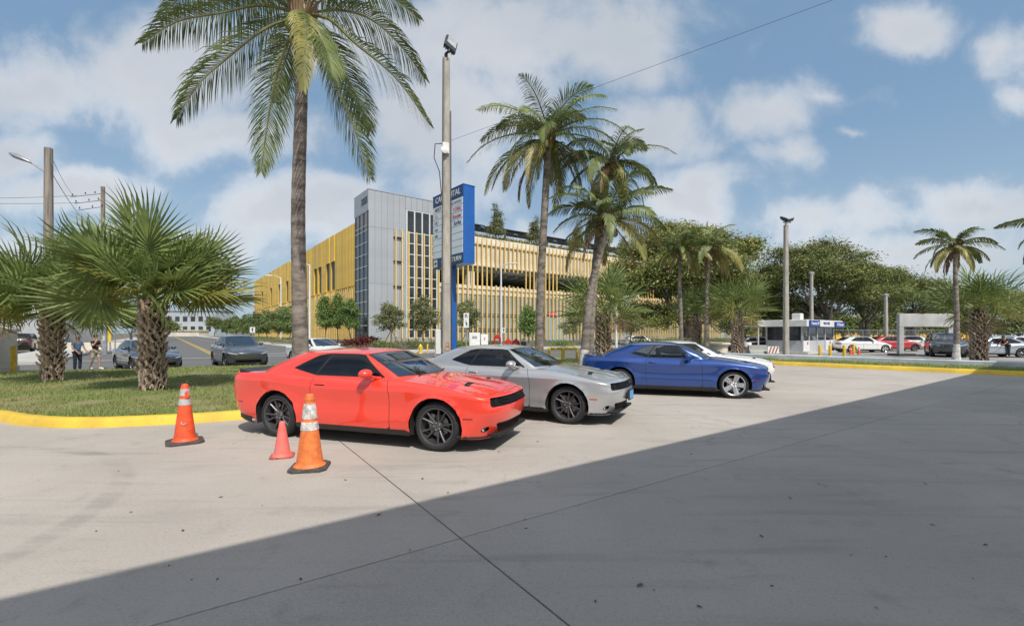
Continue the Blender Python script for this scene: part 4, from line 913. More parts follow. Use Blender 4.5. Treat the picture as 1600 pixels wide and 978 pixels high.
def boot_mesh(seed):
    rs = np.random.default_rng(seed); mb = MB(); tx = rs.normal(0, .03)
    for sg in (-1, 1):
        mb.tube([(sg*.20, -.02, -.30), (sg*.13, .04, -.12), (sg*.045, .065, .03)], [.03, .045, .05], 5, 0, flat=.45)
    mb.tube([(0, .08, .0), (tx, .095, .10), (tx*1.6, .14, .19+rs.uniform(-.06, .06)), (tx*2, .165, .25)], [.065, .058, .05, .036], 6, 0, flat=.5)
    return mesh_data('leaf_base', mb.v, mb.f, [BOOT], None, 40)
BOOTS = [boot_mesh(i) for i in range(5)]
FANS = [fan_mesh(i, SABL, 46, 1.0, 1.2, .35+.14*i) for i in range(5)]; FANY = [fan_mesh(10+i, SABY, 40, 1.0, 1.15, .9) for i in range(2)]; FAND = [fan_mesh(20+i, SABD, 26, 1.0, .9, 1.6) for i in range(2)]
FANF = [fan_mesh(30+i, SABL, 24, 1.2, 1.25, .5+.2*i) for i in range(2)]; FANFY = [fan_mesh(40, SABY, 22, 1.2, 1.2, .9)]
def sabal(label, base, h, rt, nleaf, sc, seed, boots=True, yellow=6, dead=3, group='cabbage palms with fan leaves', far=False, lean=(0, 0), elmax=84, elmin=-20, asym=None):
    root = thing('fan_palm', label, 'palm tree', base, seed*.7 % 6.28 if asym is None else 0, group); rs = np.random.default_rng(seed)
    mb = MB(); mb.tube([(0, 0, -.05), (0, 0, .15), (lean[0]*.5, lean[1]*.5, h*.5), (lean[0], lean[1], h)], [rt*1.15, rt*.98, rt*.92, rt*.85], 14); mb.build('trunk', [CORE if boots else TRUNKC], root, 60)
    if boots:
        rows = int(h/.125); per = max(6, int(2*math.pi*rt/.30))
        for i in range(rows):
            z = .12+i*(h-.1)/rows; fl = 1.0+.12*math.exp(-z*2.5)
            for j in range(per):
                a = 2*math.pi*(j+.5*(i % 2)+rs.uniform(-.12, .12))/per; o = link('leaf_base', BOOTS[rs.integers(5)], root, (rt*.9*fl*math.cos(a)+lean[0]*z/h, rt*.9*fl*math.sin(a)+lean[1]*z/h, z+rs.normal(0, .02)))
                s_ = rs.uniform(.70, .92); o.rotation_euler = (rs.normal(-.12, .12)+(.25 if z < .4 else 0), rs.normal(0, .12), a-math.pi/2); o.scale = (s_*1.0, s_*1.05, s_*rs.uniform(.9, 1.15))
    top = Vector((lean[0], lean[1], h))
    for i in range(nleaf):
        u = (i+.5)/nleaf; el = R(elmax-(elmax-elmin)*u**.85+rs.normal(0, 6)); az = i*2.39996+rs.normal(0, .25)
        ms = (FANF if far else FANS)[rs.integers(len(FANF if far else FANS))]
        if i >= nleaf-yellow-dead: ms = (FANFY if far else FANY)[rs.integers(len(FANFY if far else FANY))]
        if i >= nleaf-dead: ms = FAND[rs.integers(2)]; el -= R(22)
        o = link('fan_leaf', ms, root, top+Vector((0, 0, .15*math.sin(el)-.05))); o.rotation_mode = 'XYZ'; s_ = sc*rs.uniform(.85, 1.12)
        if asym: s_ *= asym(az)
        o.rotation_euler = (el, rs.normal(0, .75), az); o.scale = (s_,)*3
    return root
sabal('large cabbage palm with woven-looking trunk left of the red car', Vector((PX(238, 12.6), 12.6, .15)), 2.5, .215, 46, 1.06, 5, yellow=8, dead=0, elmin=4)
sabal('second cabbage palm behind and left of the large one on the lawn', Vector((PX(82, 14.8), 14.8, .15)), 2.4, .19, 46, 1.06, 8, yellow=7, dead=1, elmin=-8)
sabal('cabbage palm at the left edge farther back on the lawn', Vector((PX(-95, 16.2), 16.2, .15)), 2.7, .34, 36, 1.15, 12, yellow=5, dead=3)
sabal('cabbage palm behind the trunk of the leaning coconut palm', Vector((PX(943, 24), 24, .15)), 2.7, .30, 34, 1.05, 15, yellow=4, dead=3, far=True)
sabal('cabbage palm in front of the big spreading tree left of the kiosk', Vector((PX(1152, 35), 35, .02)), 3.4, .34, 36, 1.15, 19, yellow=6, dead=3, far=True)
sabal('cabbage palm half hidden behind a slim coconut trunk', Vector((PX(1088, 38), 38, .02)), 3.2, .32, 32, 1.05, 23, yellow=5, dead=3, far=True)
sabal('cabbage palm beside the dark off-road car on the right', Vector((PX(1529, 27.4), 27.4, .15)), 2.9, .33, 38, 1.12, 27, yellow=9, dead=4, far=True)
# ------------------------------------------------------------------ garage with yellow slats and silver stair tower
SLATY = mat('yellow_slat_paint', (.86, .54, .055), .45, var=.06, scale=.4, objvar=.10); SLATC = mat('pale_gold_slat_paint', (.82, .57, .17), .45, var=.06, scale=.4, objvar=.10)
SILV = mat('silver_cladding', (.42, .44, .47), .42, .2, var=.04, scale=.3, objvar=.03); CONCL = mat('cream_concrete', (.70, .64, .54), .85, var=.08, scale=.4); CONCG = mat('grey_concrete', (.36, .37, .35), .85, var=.1, scale=.3)
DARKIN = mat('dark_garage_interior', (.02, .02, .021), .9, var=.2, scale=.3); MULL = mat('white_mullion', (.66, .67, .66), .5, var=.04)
PANE = mat('dark_window_pane', (.035, .042, .05), .06, var=.25, scale=.5, coat=.4, objvar=.35); BLK = mat('black_lettering', (.015, .015, .016), .5); DKGRY = mat('dark_grey_steel', (.06, .065, .07), .5, .3); SOLAR = mat('solar_panel', (.03, .04, .07), .12, .2, var=.1, coat=.6)
garage = thing('parking_garage', 'large parking garage with yellow slat facades and a silver corner stair tower', 'building', BC, B_A)
def gb(name, r0, r1_, l0, l1, z0, z1, m, parent=garage, smooth=None, mb=None):
    q = mb or MB(); q.box(((r0+r1_)/2, (l0+l1)/2, (z0+z1)/2), (abs(r1_-r0), abs(l1-l0), z1-z0))
    return q.build(name, m, parent, smooth) if mb is None else None
# tower core and cladding panels
TH = 24.5; TW = 12.4
gb('tower_wall', .12, TW, .12, 6.7, 0, TH-.3, SILV); gb('tower_roof', -.05, TW+.05, -.05, 6.85, TH-.05, TH+.12, SILV)
def shared(name, data_fn, key, parent, loc, rz=0.0, cache={}):
    if key not in cache: cache[key] = data_fn()
    return link(name, cache[key], parent, loc, rz)
def boxdata(dx_, dy_, dz_, m, b=0):
    q = MB(); q.bbox((0, 0, dz_/2), (dx_, dy_, dz_), b) if b else q.box((0, 0, dz_/2), (dx_, dy_, dz_)); return mesh_data('piece', q.v, q.f, m, None, None)
for i in range(6):
    for z0, z1 in ((.9, 9.6), (9.63, 18.6), (18.63, TH-.06)): shared('cladding_panel', lambda: boxdata(1.02, .10, z1-z0, SILV, .025), ('cp', round(z1-z0, 2)), garage, (.52+1.035*i, .06, z0))
for i in range(6): shared('cladding_panel', lambda: boxdata(1.0, .10, TH-22.4, SILV, .025), 'cpt', garage, (6.75+1.03*i, .06, 22.35))
gb('tower_base', -.02, TW, -.03, .2, 0, .86, CONCP)
# curtain wall on the right face: 4 columns x 11 rows
zr_ = [.9, 2.3, 4.2, 5.6, 7.6, 9.4, 11.0, 12.9, 14.9, 16.7, 18.5, 22.2]
for i in range(5): shared('mullion', lambda: boxdata(.22, .16, 21.4, MULL), 'mul', garage, (6.45+1.40*i, .03, .88))
for j, z in enumerate(zr_): shared('transom', lambda: boxdata(5.62, .12, .14, MULL), 'trs', garage, (9.25, .045, z-.07))
for i in range(4):
    for j in range(len(zr_)-1): h_ = zr_[j+1]-zr_[j]-.14; shared('window_pane', lambda: boxdata(1.16, .05, h_, PANE), ('pn', round(h_, 2)), garage, (7.15+1.40*i, .085, zr_[j]+.07))
for i in range(5): shared('slat', lambda: boxdata(.16, .32, 17.8, SLATC), 'tsl', garage, (6.65+1.40*i, -.32, .8))
for x in (4.35, 5.45): shared('slat', lambda: boxdata(.16, .22, 17.9, SLATC), 'tsl2', garage, (x, -.42, .8))
for z in (5.0, 9.3, 13.4, 17.3): gb('slat_bracket', 4.1, 5.7, -.33, .02, z, z+.14, BLK)
# glazed strip on the narrow face
gb('fascia_panel', -.06, .1, 0.05, 6.75, 21.2, TH-.06, SILV)
zl = [.3]+[1.9*k+1.0 for k in range(1, 10)]+[18.9, 21.15]
for i in range(4): shared('mullion', lambda: boxdata(.14, .16, 20.9, DKGRY), 'mul2', garage, (.0, .4+1.95*i, .25))
for j, z in enumerate(zl): shared('transom', lambda: boxdata(.12, 5.9, .12, MULL), 'trs2', garage, (.02, 3.3, z-.06))
for i in range(3):
    for j in range(len(zl)-1): h_ = zl[j+1]-zl[j]-.12; shared('window_pane', lambda: boxdata(.05, 1.80, h_, PANE), ('pl', round(h_, 2)), garage, (.06, 1.375+1.95*i, zl[j]+.06))
text('3355', 1.45, BLK, garage, (-.09, 1.75, TH-1.6), (R(90), 0, R(-90)), .03, 'street_number')
# left facade: folded yellow plates above, slats over pale wall below, dark openings
LEN = 112.; FT = 20.3
gb('left_wall', .6, 1.0, 6.9, 6.9+LEN, 0, FT-.8, CONCL); gb('left_band', .32, .6, 6.9, 6.9+LEN, 9.6, FT-.5, SLATY)
n = 96; wdw = {10: 1, 13: 1, 18: 1, 21: 2, 34: 1, 38: 1, 46: 2, 55: 1, 66: 2, 80: 1}
for i in range(n):
    y = 7.3+i*(LEN-1)/n; dep = .30+.22*((i*7) % 3)/2; top_ = FT+.25*((i*5) % 3-1)*.4
    if i in wdw:
        shared('fin', lambda: boxdata(.4, 2.33, 5.0, SLATY), 'lsB', garage, (.12, y+.575, 15.4))
        gb('window', .20, .31, y-.58, y+1.73, 10.2, 15.38, DKGRY)
    elif i-1 in wdw: pass
    else: shared('fin', lambda: boxdata(.30+.12*(i % 3)/2, (1.10, 1.13, 1.06)[i % 3], 10.6, SLATY), ('ls', i % 3), garage, (.18, y, 9.8))
    shared('slat', lambda: boxdata(.34, .62, 9.2, SLATC), 'lslow', garage, (.2, y, .5))
# right facade
RL = 116.
zt0, zt1 = 13.9, 19.3
gb('upper_spandrel', TW+.3, TW+RL, .7, 1.1, zt0+.2, zt1-.5, CONCL); gb('parapet_rail', TW+.3, TW+RL, .35, .68, zt1-1.0, zt1-.6, CONCL); gb('rail_beam', TW+.3, TW+RL, .45, .69, zt0+.35, zt0+.75, CONCL)
gb('lower_spandrel', TW+.3, TW+RL, .6, 1.0, 8.9, 10.6, CONCL); gb('rail_beam', TW+.3, TW+RL, .40, .59, 9.9, 10.25, CONCL); gb('lower_wall', TW+.3, TW+RL, .72, 1.05, .02, 8.9, CONCG)
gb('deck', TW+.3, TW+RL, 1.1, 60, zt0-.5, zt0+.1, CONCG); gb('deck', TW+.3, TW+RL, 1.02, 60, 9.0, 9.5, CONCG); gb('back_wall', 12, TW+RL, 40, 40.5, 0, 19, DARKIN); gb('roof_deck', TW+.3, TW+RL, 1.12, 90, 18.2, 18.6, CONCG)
gb('end_wall', TW+RL, TW+RL+.4, 1, 60, 0, 19, CONCL)
for r_ in np.arange(TW+7.5, TW+RL, 16.8): shared('column', lambda: boxdata(1.5, 1.3, 4.4, CONCL), 'col', garage, (r_, 1.9, 9.55))
for r_ in np.arange(TW+4, TW+RL, 11.): shared('interior_column', lambda: boxdata(1.1, 1.1, 4.4, CONCG), 'icol', garage, (r_, 14, 9.55))
for r_ in np.arange(TW+1, TW+RL, 2.6): shared('ceiling_beam', lambda: boxdata(.35, 34, .6, CONCG), 'cbm', garage, (r_, 19.5, zt0-1.15))
k = int(RL/1.05)
for i in range(k):
    x = TW+.8+i*1.05; grp = (i % 16) in (2, 3, 4, 5, 6, 7, 8, 9, 10)
    zv = zt1+(.0, .12, -.08, .05)[i % 4]
    if 46 < i < 50 or 90 < i < 94: 
        shared('slat', lambda: boxdata(.19, .24, zt1-zt0+.2, SLATC), 'rsu', garage, (x, .14, zt0-.35)); continue
    if grp: shared('slat', lambda: boxdata(.19, .24, 19.0, SLATC), 'rsf', garage, (x, .14, .35))
    else:
        shared('slat', lambda: boxdata(.19, .24, zt1-zt0+.45, SLATC), 'rsu2', garage, (x, .14, zt0-.45+(.12, 0, .2)[i % 3]))
        shared('slat', lambda: boxdata(.19, .24, 10.4, SLATC), 'rsl', garage, (x, .14, .35+(.1, 0, .2, .05)[i % 4]))
for z in (5.2, 2.4): gb('slat_rail', TW+.3, TW+RL, .33, .45, z, z+.14, DKGRY)
SHUT = mat('grey_roller_shutter', (.40, .47, .50), .5, .2, var=.06)
for r_ in (TW+28.2, TW+75.): 
    sh_ = gb('roller_door', r_-2.9, r_+2.9, .30, .5, .1, 5.0, SHUT)
    for z in np.arange(.2, 4.9, .42): gb('door_slat', r_-2.85, r_+2.85, .27, .31, z, z+.36, SHUT, parent=sh_)
    sgn = gb('door_sign', r_-2.4, r_-.2, .05, .28, 5.25, 6.1, mat('red_sign', (.55, .02, .02), .5)); text('NO ENTRY', .5, WHITE, sgn, (r_-1.3, .03, 5.67), (R(90), 0, 0), .01)
# planter strip and solar canopies on the roof
PLG = mat('rooftop_grass', (.22, .19, .05), .9, var=.3, scale=1.5, c2=(.14, .15, .04), trans=.2)
gb('roof_planter', TW+1, TW+RL, 2.6, 4.0, 18.6, 20.2, CONCL)
v = []; f = []
for i in range(4200):
    x = random.uniform(TW+1, TW+RL); y = random.uniform(2.6, 4); a = random.uniform(0, 6.28); hh = random.uniform(.3, 1.1); o = len(v); c_, s_ = .14*math.cos(a), .14*math.sin(a); v += [(x-c_, y-s_, 20.15), (x+c_, y+s_, 20.15), (x+random.uniform(-.4, .4), y+random.uniform(-.4, .4), 20.2+hh)]; f.append((o, o+1, o+2))
stuff(link('planter_grass', mesh_data('planter_grass', v, f, PLG, None, None), garage))
for i in range(9):
    r_ = TW+8+i*12.2; 
    for y in (8, 16): shared('canopy_post', lambda: boxdata(.3, .3, 5.4, GALV), 'cpost', garage, (r_, y, 18.5))
    q = MB(); q.box((0, 0, 0), (11.2, 12.5, .22)); o = q.build('solar_panel', [SOLAR], garage, None, loc=(r_, 12.0, 24.5)); o.rotation_euler = (R(10), 0, 0)
    for k_ in range(3): q = MB(); q.box((0, 0, 0), (11.2, .22, .34)); o2 = q.build('canopy_beam', [GALV], garage, None, loc=(r_, 7.4+4.6*k_, 23.45+.80*k_)); 
# ------------------------------------------------------------------ pylon sign
BLUE = mat('sign_blue', (.012, .11, .42), .4, var=.05, scale=1, coat=.3); NAVY = mat('sign_navy', (.018, .05, .17), .45, var=.05); SIGNW = mat('sign_panel_white', (.70, .77, .82), .4, var=.04, scale=1.5); TEALN = mat('sign_dark_teal', (.02, .07, .12), .45); CRIM = mat('crimson_lettering', (.55, .02, .07), .5); ORNG = mat('faded_orange_lettering', (.70, .42, .28), .6); GREYL = mat('grey_lettering', (.16, .17, .19), .6)
sgR = Vector((-1.71, 16.0, 0)); sgn_ = thing('pylon_sign', 'tall blue pylon sign with white tenant panels partly hidden by the concrete light pole', 'sign', (sgR.x, sgR.y, .15), R(127.9+180))
# local frame: +x runs from the left end to the right end of the face; face looks to -y
rz_ = math.atan2(1.67*-1, 1.35); sgn_.rotation_euler = (0, 0, rz_); SWD = 2.15; z0s, z1s = 4.05, 6.81
def sb(name, x0, x1, y0, y1, z0, z1, m, parent=sgn_): q = MB(); q.box(((x0+x1)/2, (y0+y1)/2, (z0+z1)/2), (x1-x0, y1-y0, z1-z0)); return q.build(name, m, parent, None)
sb('cabinet', -SWD, 0, 0, .48, z0s, z1s, BLUE); sb('cabinet_cap', -SWD-.015, .015, -.015, .495, z1s, z1s+.03, BLUE); sb('post', -1.22, -1.0, .14, .34, -.1, z0s, BLUE)
hd = sb('header_panel', -SWD+.03, -.03, -.02, -.001, z1s-.40, z1s-.02, NAVY); text('CAR RENTAL', .30, WHITE, hd, (-SWD/2+.02, -.022, z1s-.19), (R(90), 0, 0), .004, sx=1.0)
rows_ = [('NEXT', 'ONE SWITCH', BLK, GREYL), ('SIX', 'YORK', ORNG, CRIM), ('HU', 'Routes', GREYL, CRIM), ('me', 'Surfas', GREYL, NAVY), ('wh', '', NAVY, NAVY), ('', '', BLK, BLK), ('', '', BLK, BLK), ('', '', BLK, BLK)]
ph = (z1s-.42-z0s-.36)/8
for i, (a, b_, ma, mb2) in enumerate(rows_):
    zt = z1s-.42-i*ph; p_ = sb('tenant_panel', -SWD+.03, -.03, -.018, -.001, zt-ph+.018, zt, SIGNW)
    if a: text(a, .19, ma, p_, (-SWD+.16, -.02, zt-ph/2), (R(90), 0, 0), .003, ax='LEFT')
    if b_: text(b_, .2 if len(b_) < 7 else .13, mb2, p_, (-.12, -.02, zt-ph/2), (R(90), 0, 0), .003, ax='RIGHT')
bt = sb('return_panel', -SWD+.03, -.03, -.02, -.001, z0s+.03, z0s+.34, TEALN); text('CAR RETURN', .235, WHITE, bt, (-.1, -.022, z0s+.19), (R(90), 0, 0), .004, ax='RIGHT', sx=.98)
q = MB(); q.add([(-SWD+.08, -.024, z0s+.05), (-SWD+.36, -.024, z0s+.05), (-SWD+.36, -.024, z0s+.32), (-SWD+.08, -.024, z0s+.32)], [(0,1,2,3)]); ai = q.build('arrow_plate', [WHITE], bt, None)
q = MB(); q.prism([(-SWD+.12, z0s+.165), (-SWD+.22, z0s+.165), (-SWD+.22, z0s+.09), (-SWD+.33, z0s+.185), (-SWD+.22, z0s+.28), (-SWD+.22, z0s+.205), (-SWD+.12, z0s+.205)], .025, .03, 0, Matrix.Rotation(R(90), 4, 'X')); q.build('arrow', [TEALN], bt, None)
# ------------------------------------------------------------------ poles and street lights
def flood(parent, loc, az, tilt, sc=1.0):
    q = MB(); q.bbox((0, 0, 0), (.34*sc, .09*sc, .5*sc), .02*sc, 0); q.box((0, -.05*sc, .05*sc), (.26*sc, .015, .3*sc), 1); 
    for k in range(5): q.box((-.12*sc+.06*sc*k, .07*sc, 0), (.015*sc, .06*sc, .4*sc), 0)
    q.tube([(0, .0, -.22*sc), (0, .02, -.34*sc)], .03*sc, 6); o = q.build('floodlight', [DKGRY, mat('lamp_lens', (.42, .44, .45), .25)], parent, None, loc=loc); o.rotation_euler = (tilt, 0, az); return o
def conc_pole(label, base, h, w0, w1, rz, group=None):
    root = thing('light_pole', label, 'light pole', base, rz, group); q = MB()
    q.prism([(-.5, -.34), (-.34, -.5), (.34, -.5), (.5, -.34), (.5, .34), (.34, .5), (-.34, .5), (-.5, .34)], 0, 1); vs = [(x*(w0 if z < .5 else w1), y*(w0 if z < .5 else w1), z*h-.05*(z < .5)) for x, y, z in q.v]; q.v = vs
    q.build('pole', [CONCP], root, None); return root
PGR = 'light poles round the car park'
pb = Vector((PX(697, 13), 13, .15)); ph_ = Zp(93, 13)-.15; cp = conc_pole('tall square concrete light pole standing in front of the blue sign', pb, ph_, .25, .18, R(25), PGR)
q = MB(); q.tube([(0, 0, ph_-.02), (0, 0, ph_+.16)], .05, 8); q.tube([(0, 0, ph_+.16), (.06, -.02, ph_+.22)], .035, 6); q.build('bracket', [DKGRY], cp, 50); o = flood(cp, (.12, -.05, ph_+.42), R(10), R(-28), 1.12); o.rotation_euler = (R(-24), R(24), R(12))
zb = Zp(240, 13)-.15; q = MB(); q.lathe([(0, .0), (.10, .03), (.11, .07), (.02, .13)], 14, 0, Matrix.Translation((-.1, -.13, zb)) @ Matrix.Rotation(R(75), 4, 'X')); q.bbox((-.05, -.13, zb+.1), (.2, .08, .3), .02); q.build('antenna_dish', [WHITE], cp, 40)
q = MB(); q.tube([(-.13, -.02, zb+.25), (-.33, -.04, zb+.2), (-.36, -.04, zb-.2), (-.20, -.02, zb-.55), (-.14, -.02, zb-1.2)], .014, 6); q.tube([(.105, -.105, ph_-1.5), (.13, -.11, .4)], .016, 5); q.tube([(-.125, -.11, ph_), (-.13, -.11, ph_-2.9)], .008, 5); q.build('cable', [DKGRY], cp, 50)
for z in (zb+.22, zb-.5, 3.0): q = MB(); w_ = .25-.07*z/ph_+.012; q.bbox((0, 0, z), (w_, w_, .03), .05); q.build('strap', [GALV], cp, None)
q = MB(); tg_ = [(.0+.06*math.cos(t)*(1-.3*(t > 6.3)), .0+.075*math.sin(t)+(.11 if t > 6.3 else 0)) for t in np.linspace(0, 12.4, 30)]; q.tube([(x, -.125, 1.15+z) for x, z in tg_], .008, 4); q.build('graffiti', [mat('faded_red_paint', (.45, .16, .10), .7)], cp, None)
pb2 = Vector((PX(1228, 30.5), 30.5, .1)); h2 = Zp(352, 30.5)-.1; c2_ = conc_pole('tall grey light pole with two floodlights in front of the kiosk', pb2, h2, .33, .24, R(8), PGR)
q = MB(); q.tube([(0, 0, h2-.02), (0, 0, h2+.2)], .07, 8); q.tube([(-.2, 0, h2+.2), (.35, 0, h2+.2)], .05, 6); q.build('bracket', [GALV], c2_, 50); o = flood(c2_, (-.1, 0, h2+.42), R(20), R(-50), 1.1); o.rotation_euler = (R(-62), R(20), R(20)); o = flood(c2_, (.42, .1, h2+.42), R(-35), R(-70), 1.1); o.rotation_euler = (R(-68), R(-8), R(-50))
for (px, py_top, Y, lab, w0) in ((1268, 428, 47, 'slim light pole rising behind the kiosk roof', .32), (1384, 462, 46, 'weathered light pole behind the red car in the lot', .34)):
    b = Vector((PX(px, Y), Y, 0)); h_ = Zp(py_top, Y); r_ = conc_pole(lab, b, h_, w0, w0*.75, R(15), PGR); q = MB(); q.bbox((0, 0, h_+.1), (.5, .3, .22), .05); q.build('lamp_head', [GALV], r_, None)
WOODP = mat('weathered_pole_wood', (.26, .225, .19), .9, var=.25, scale=2, stretch=(4, 4, .3), bump=.03, bscale=20)
b = Vector((PX(76, 30), 30, 0)); h_ = Zp(232, 30); up_ = thing('utility_pole', 'weathered wooden utility pole with a cobra-head street lamp at far left', 'utility pole', b)
q = MB(); q.tube([(0, 0, -.1), (0, 0, h_*.5), (0, 0, h_)], [.30, .25, .22], 12); q.build('pole', [WOODP], up_, 60)
q = MB(); z_ = Zp(262, 30); q.tube([(-.1, -.15, z_-.35), (-.55, -.4, z_+.05), (-.8, -.5, z_+.2)], .05, 6); q.build('lamp_arm', [GALV], up_, 60)
q = MB(); q.lathe([(0, -.75), (.12, -.6), (.20, -.1), (.24, .35), (.12, .7), (0, .75)], 12, 0, Matrix.Translation((-1.25, -.55, z_+.42)) @ Matrix.Rotation(R(-67), 4, 'Y') @ Matrix.Diagonal((.7, 1, 1, 1))); q.build('lamp_head', [GALV], up_, 60)
b2 = Vector((PX(161, 52), 52, 0)); h2_ = Zp(292, 52); up2 = thing('utility_pole', 'thinner wooden utility pole with crossed line arms behind the palm crown', 'utility pole', b2)
q = MB(); q.tube([(0, 0, -.1), (0, 0, h2_)], [.25, .19], 10); q.build('pole', [WOODP], up2, 60)
for k_ in range(3): z = h2_-1.0-1.0*k_; q = MB(); q.tube([(-1.6, -.6, z-.35), (.15, .05, z+.1)], .07, 6); 
for k_ in range(3):
    z = h2_-.9-.75*k_; q = MB(); q.tube([(-2.9+.4*k_, -.8, z-.5), (.0, 0, z+.12)], .03, 6); q.build('cross_arm', [DKGRY], up2, None)
    for t in (.05, .45, .75): q = MB(); q.lathe([(0, -.12), (.07, -.1), (.04, 0), (.07, .08), (0, .12)], 8, 0, Matrix.Translation((-2.9*(1-t)+.4*k_, -.8*(1-t), z-.5+.62*t+.25))); q.build('insulator', [DKGRY], up2, 60)
def wire(label, a, b_, sag, r=.012):
    q = MB(); q.tube([a.lerp(b_, t)+Vector((0, 0, -4*sag*t*(1-t))) for t in np.linspace(0, 1, 18)], r, 5); return tag(q.build('overhead_wire', [BLK], None, None), label, 'wire')
wire('long thin wire crossing the sky from the concrete pole to the upper right', pb+Vector((0.1, 0, zb+.35)), W(1318, 0, 9.2)+(W(1318, 0, 9.2)-W(925, 152, 12))*.5, -.0, .004)
wire('steeper of two wires dropping from the wooden utility pole to the right', b+Vector((.2, 0, h_-1.6)), b2+Vector((-1.5, -.4, h2_-4.2)), .3, .02); wire('shallower of two wires from the top of the wooden utility pole', b+Vector((.2, 0, h_-.6)), b2+Vector((-2.6, -.7, h2_-1.3)), .3, .014)
wire('upper of two faint level wires at the far left', Vector((-60, 44, Zp(308, 44))), b2+Vector((-2.4, -.6, h2_-1.2)), .2, .02); wire('lower of two faint level wires at the far left', Vector((-60, 44, Zp(313, 44))), b2+Vector((-2.0, -.6, h2_-2.0)), .2, .02)
def street_light(px, Y, ytop, label, arm=-1):
    b = Vector((PX(px, Y), Y, .15)); h_ = Zp(ytop, Y)-.15; root = thing('street_light', label, 'street light', b, 0, 'white street lights along the garage'); q = MB(); q.tube([(0, 0, 0), (0, 0, h_)], [.14, .09], 8); q.build('pole', [WHITE], root, 60)
    q = MB(); q.tube([(0, 0, h_-.1), (arm*.8, -.3, h_+.25), (arm*1.5, -.6, h_+.3)], .07, 6); q.build('arm', [WHITE], root, 60); q = MB(); q.bbox((arm*1.6, -.7, h_+.28), (.9, .35, .14), .04, rz=.4*-arm); q.build('lamp_head', [WHITE], root, None)
street_light(484, 56, 414, 'white street light in front of the yellow facade, nearer of two on the left'); street_light(439, 74, 434, 'white street light in front of the yellow facade, farther of two on the left')
street_light(783, 58, 416, 'white street light before the slatted garage front right of the sign', 1); street_light(963, 46, 468, 'white street light behind the cabbage palm near the blue car', 1)
# ------------------------------------------------------------------ broadleaf trees and shrubs
BARK = mat('grey_bark', (.23, .20, .165), .9, var=.25, scale=3, bump=.03, bscale=15, stretch=(2, 2, .6)); STAKE = mat('timber_stake', (.42, .33, .22), .8)
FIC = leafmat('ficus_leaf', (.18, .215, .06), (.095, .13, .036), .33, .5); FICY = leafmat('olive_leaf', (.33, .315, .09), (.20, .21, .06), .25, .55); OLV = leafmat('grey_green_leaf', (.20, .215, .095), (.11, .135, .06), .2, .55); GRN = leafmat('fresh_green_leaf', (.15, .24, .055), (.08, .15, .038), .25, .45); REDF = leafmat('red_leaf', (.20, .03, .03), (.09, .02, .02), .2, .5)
def crown_mesh(blobs, n, size, rs, mats, per=7, spread=.30, flat=.75, wts=None):
    v = []; f = []; mi = []; vol = np.array([b[3]*b[4]*b[5] for b in blobs])**.67; pr = vol/vol.sum(); nc = n//per
    for bi in rs.choice(len(blobs), nc, p=pr):
        cx_, cy_, cz_, rx, ry, rz = blobs[bi][:6]; u = rs.normal(size=3); u /= np.linalg.norm(u)
        if u[2] < -.45: u[2] *= -.6
        q = (rs.random()**.33*.45+.58) if per < 12 else rs.uniform(.55, 1.12); c = np.array((cx_, cy_, cz_))+u*np.array((rx, ry, rz))*q*(1+.12*rs.normal())
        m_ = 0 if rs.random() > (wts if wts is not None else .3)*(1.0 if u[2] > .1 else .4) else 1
        for _ in range(per):
            p = c+rs.normal(size=3)*spread*np.array((1, 1, .6 if per < 12 else .55)); nrm = u*.5+np.array((0, 0, flat))+rs.normal(size=3)*.55; nrm /= np.linalg.norm(nrm); a = np.cross(nrm, rs.normal(size=3)); a /= np.linalg.norm(a); b = np.cross(nrm, a); s = size*rs.uniform(.6, 1.25); o = len(v)
            v += [tuple(p-a*s), tuple(p-b*s*.42+nrm*s*.1), tuple(p+a*s), tuple(p+b*s*.42+nrm*s*.1)]; f.append((o, o+1, o+2, o+3)); mi.append(m_)
    return mesh_data('crown', v, f, mats, mi, None)
def tree(name, label, cat, base, blobs, n, size, seed, mats, trunk=(.3, 1.5), ntrunk=1, group=None, per=7, spread=.3, wts=.3, flat=.75, stakes=False, bark=None):
    root = thing(name, label, cat, base, 0, group); rs = np.random.default_rng(seed); r0, fork = trunk
    q = MB(); lim = []
    tgt = [np.array(b[:3]) for b in sorted(blobs, key=lambda b: -b[3]*b[5])[:9]]
    for k in range(ntrunk):
        a = 2*math.pi*k/max(1, ntrunk)+rs.uniform(0, 1); off = np.array((math.cos(a), math.sin(a), 0))*(r0*.8 if ntrunk > 1 else 0)
        top = off*2.2+np.array((rs.normal(0, .1), rs.normal(0, .1), fork)); q.tube([off+np.array((0, 0, -.1)), off*1.3+np.array((0, 0, fork*.5)), top], [r0*1.25, r0, r0*.85], 8)
        for j, t_ in enumerate(tgt):
            if ntrunk > 1 and j % ntrunk != k: continue
            m1 = top*.55+t_*.45+rs.normal(size=3)*.12*np.linalg.norm(t_-top)*np.array((1, 1, .3)); q.tube([top-np.array((0, 0, .1)), m1, t_], [r0*.6, r0*.35, r0*.12], 6)
            for _ in range(2):
                e = t_+rs.normal(size=3)*np.array(blobs[0][3:6])*.45; q.tube([m1, (m1+e)/2+rs.normal(size=3)*.1, e], [r0*.25, r0*.16, r0*.05], 5)
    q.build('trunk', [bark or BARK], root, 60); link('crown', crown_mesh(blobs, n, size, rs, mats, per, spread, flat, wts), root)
    if stakes:
        for k in range(3):
            a = 2*math.pi*k/3+.5; q = MB(); q.tube([(1.35*math.cos(a), 1.35*math.sin(a), -.05), (.12*math.cos(a), .12*math.sin(a), 1.75)], .05, 6); q.build('stake', [STAKE], root, None)
    return root
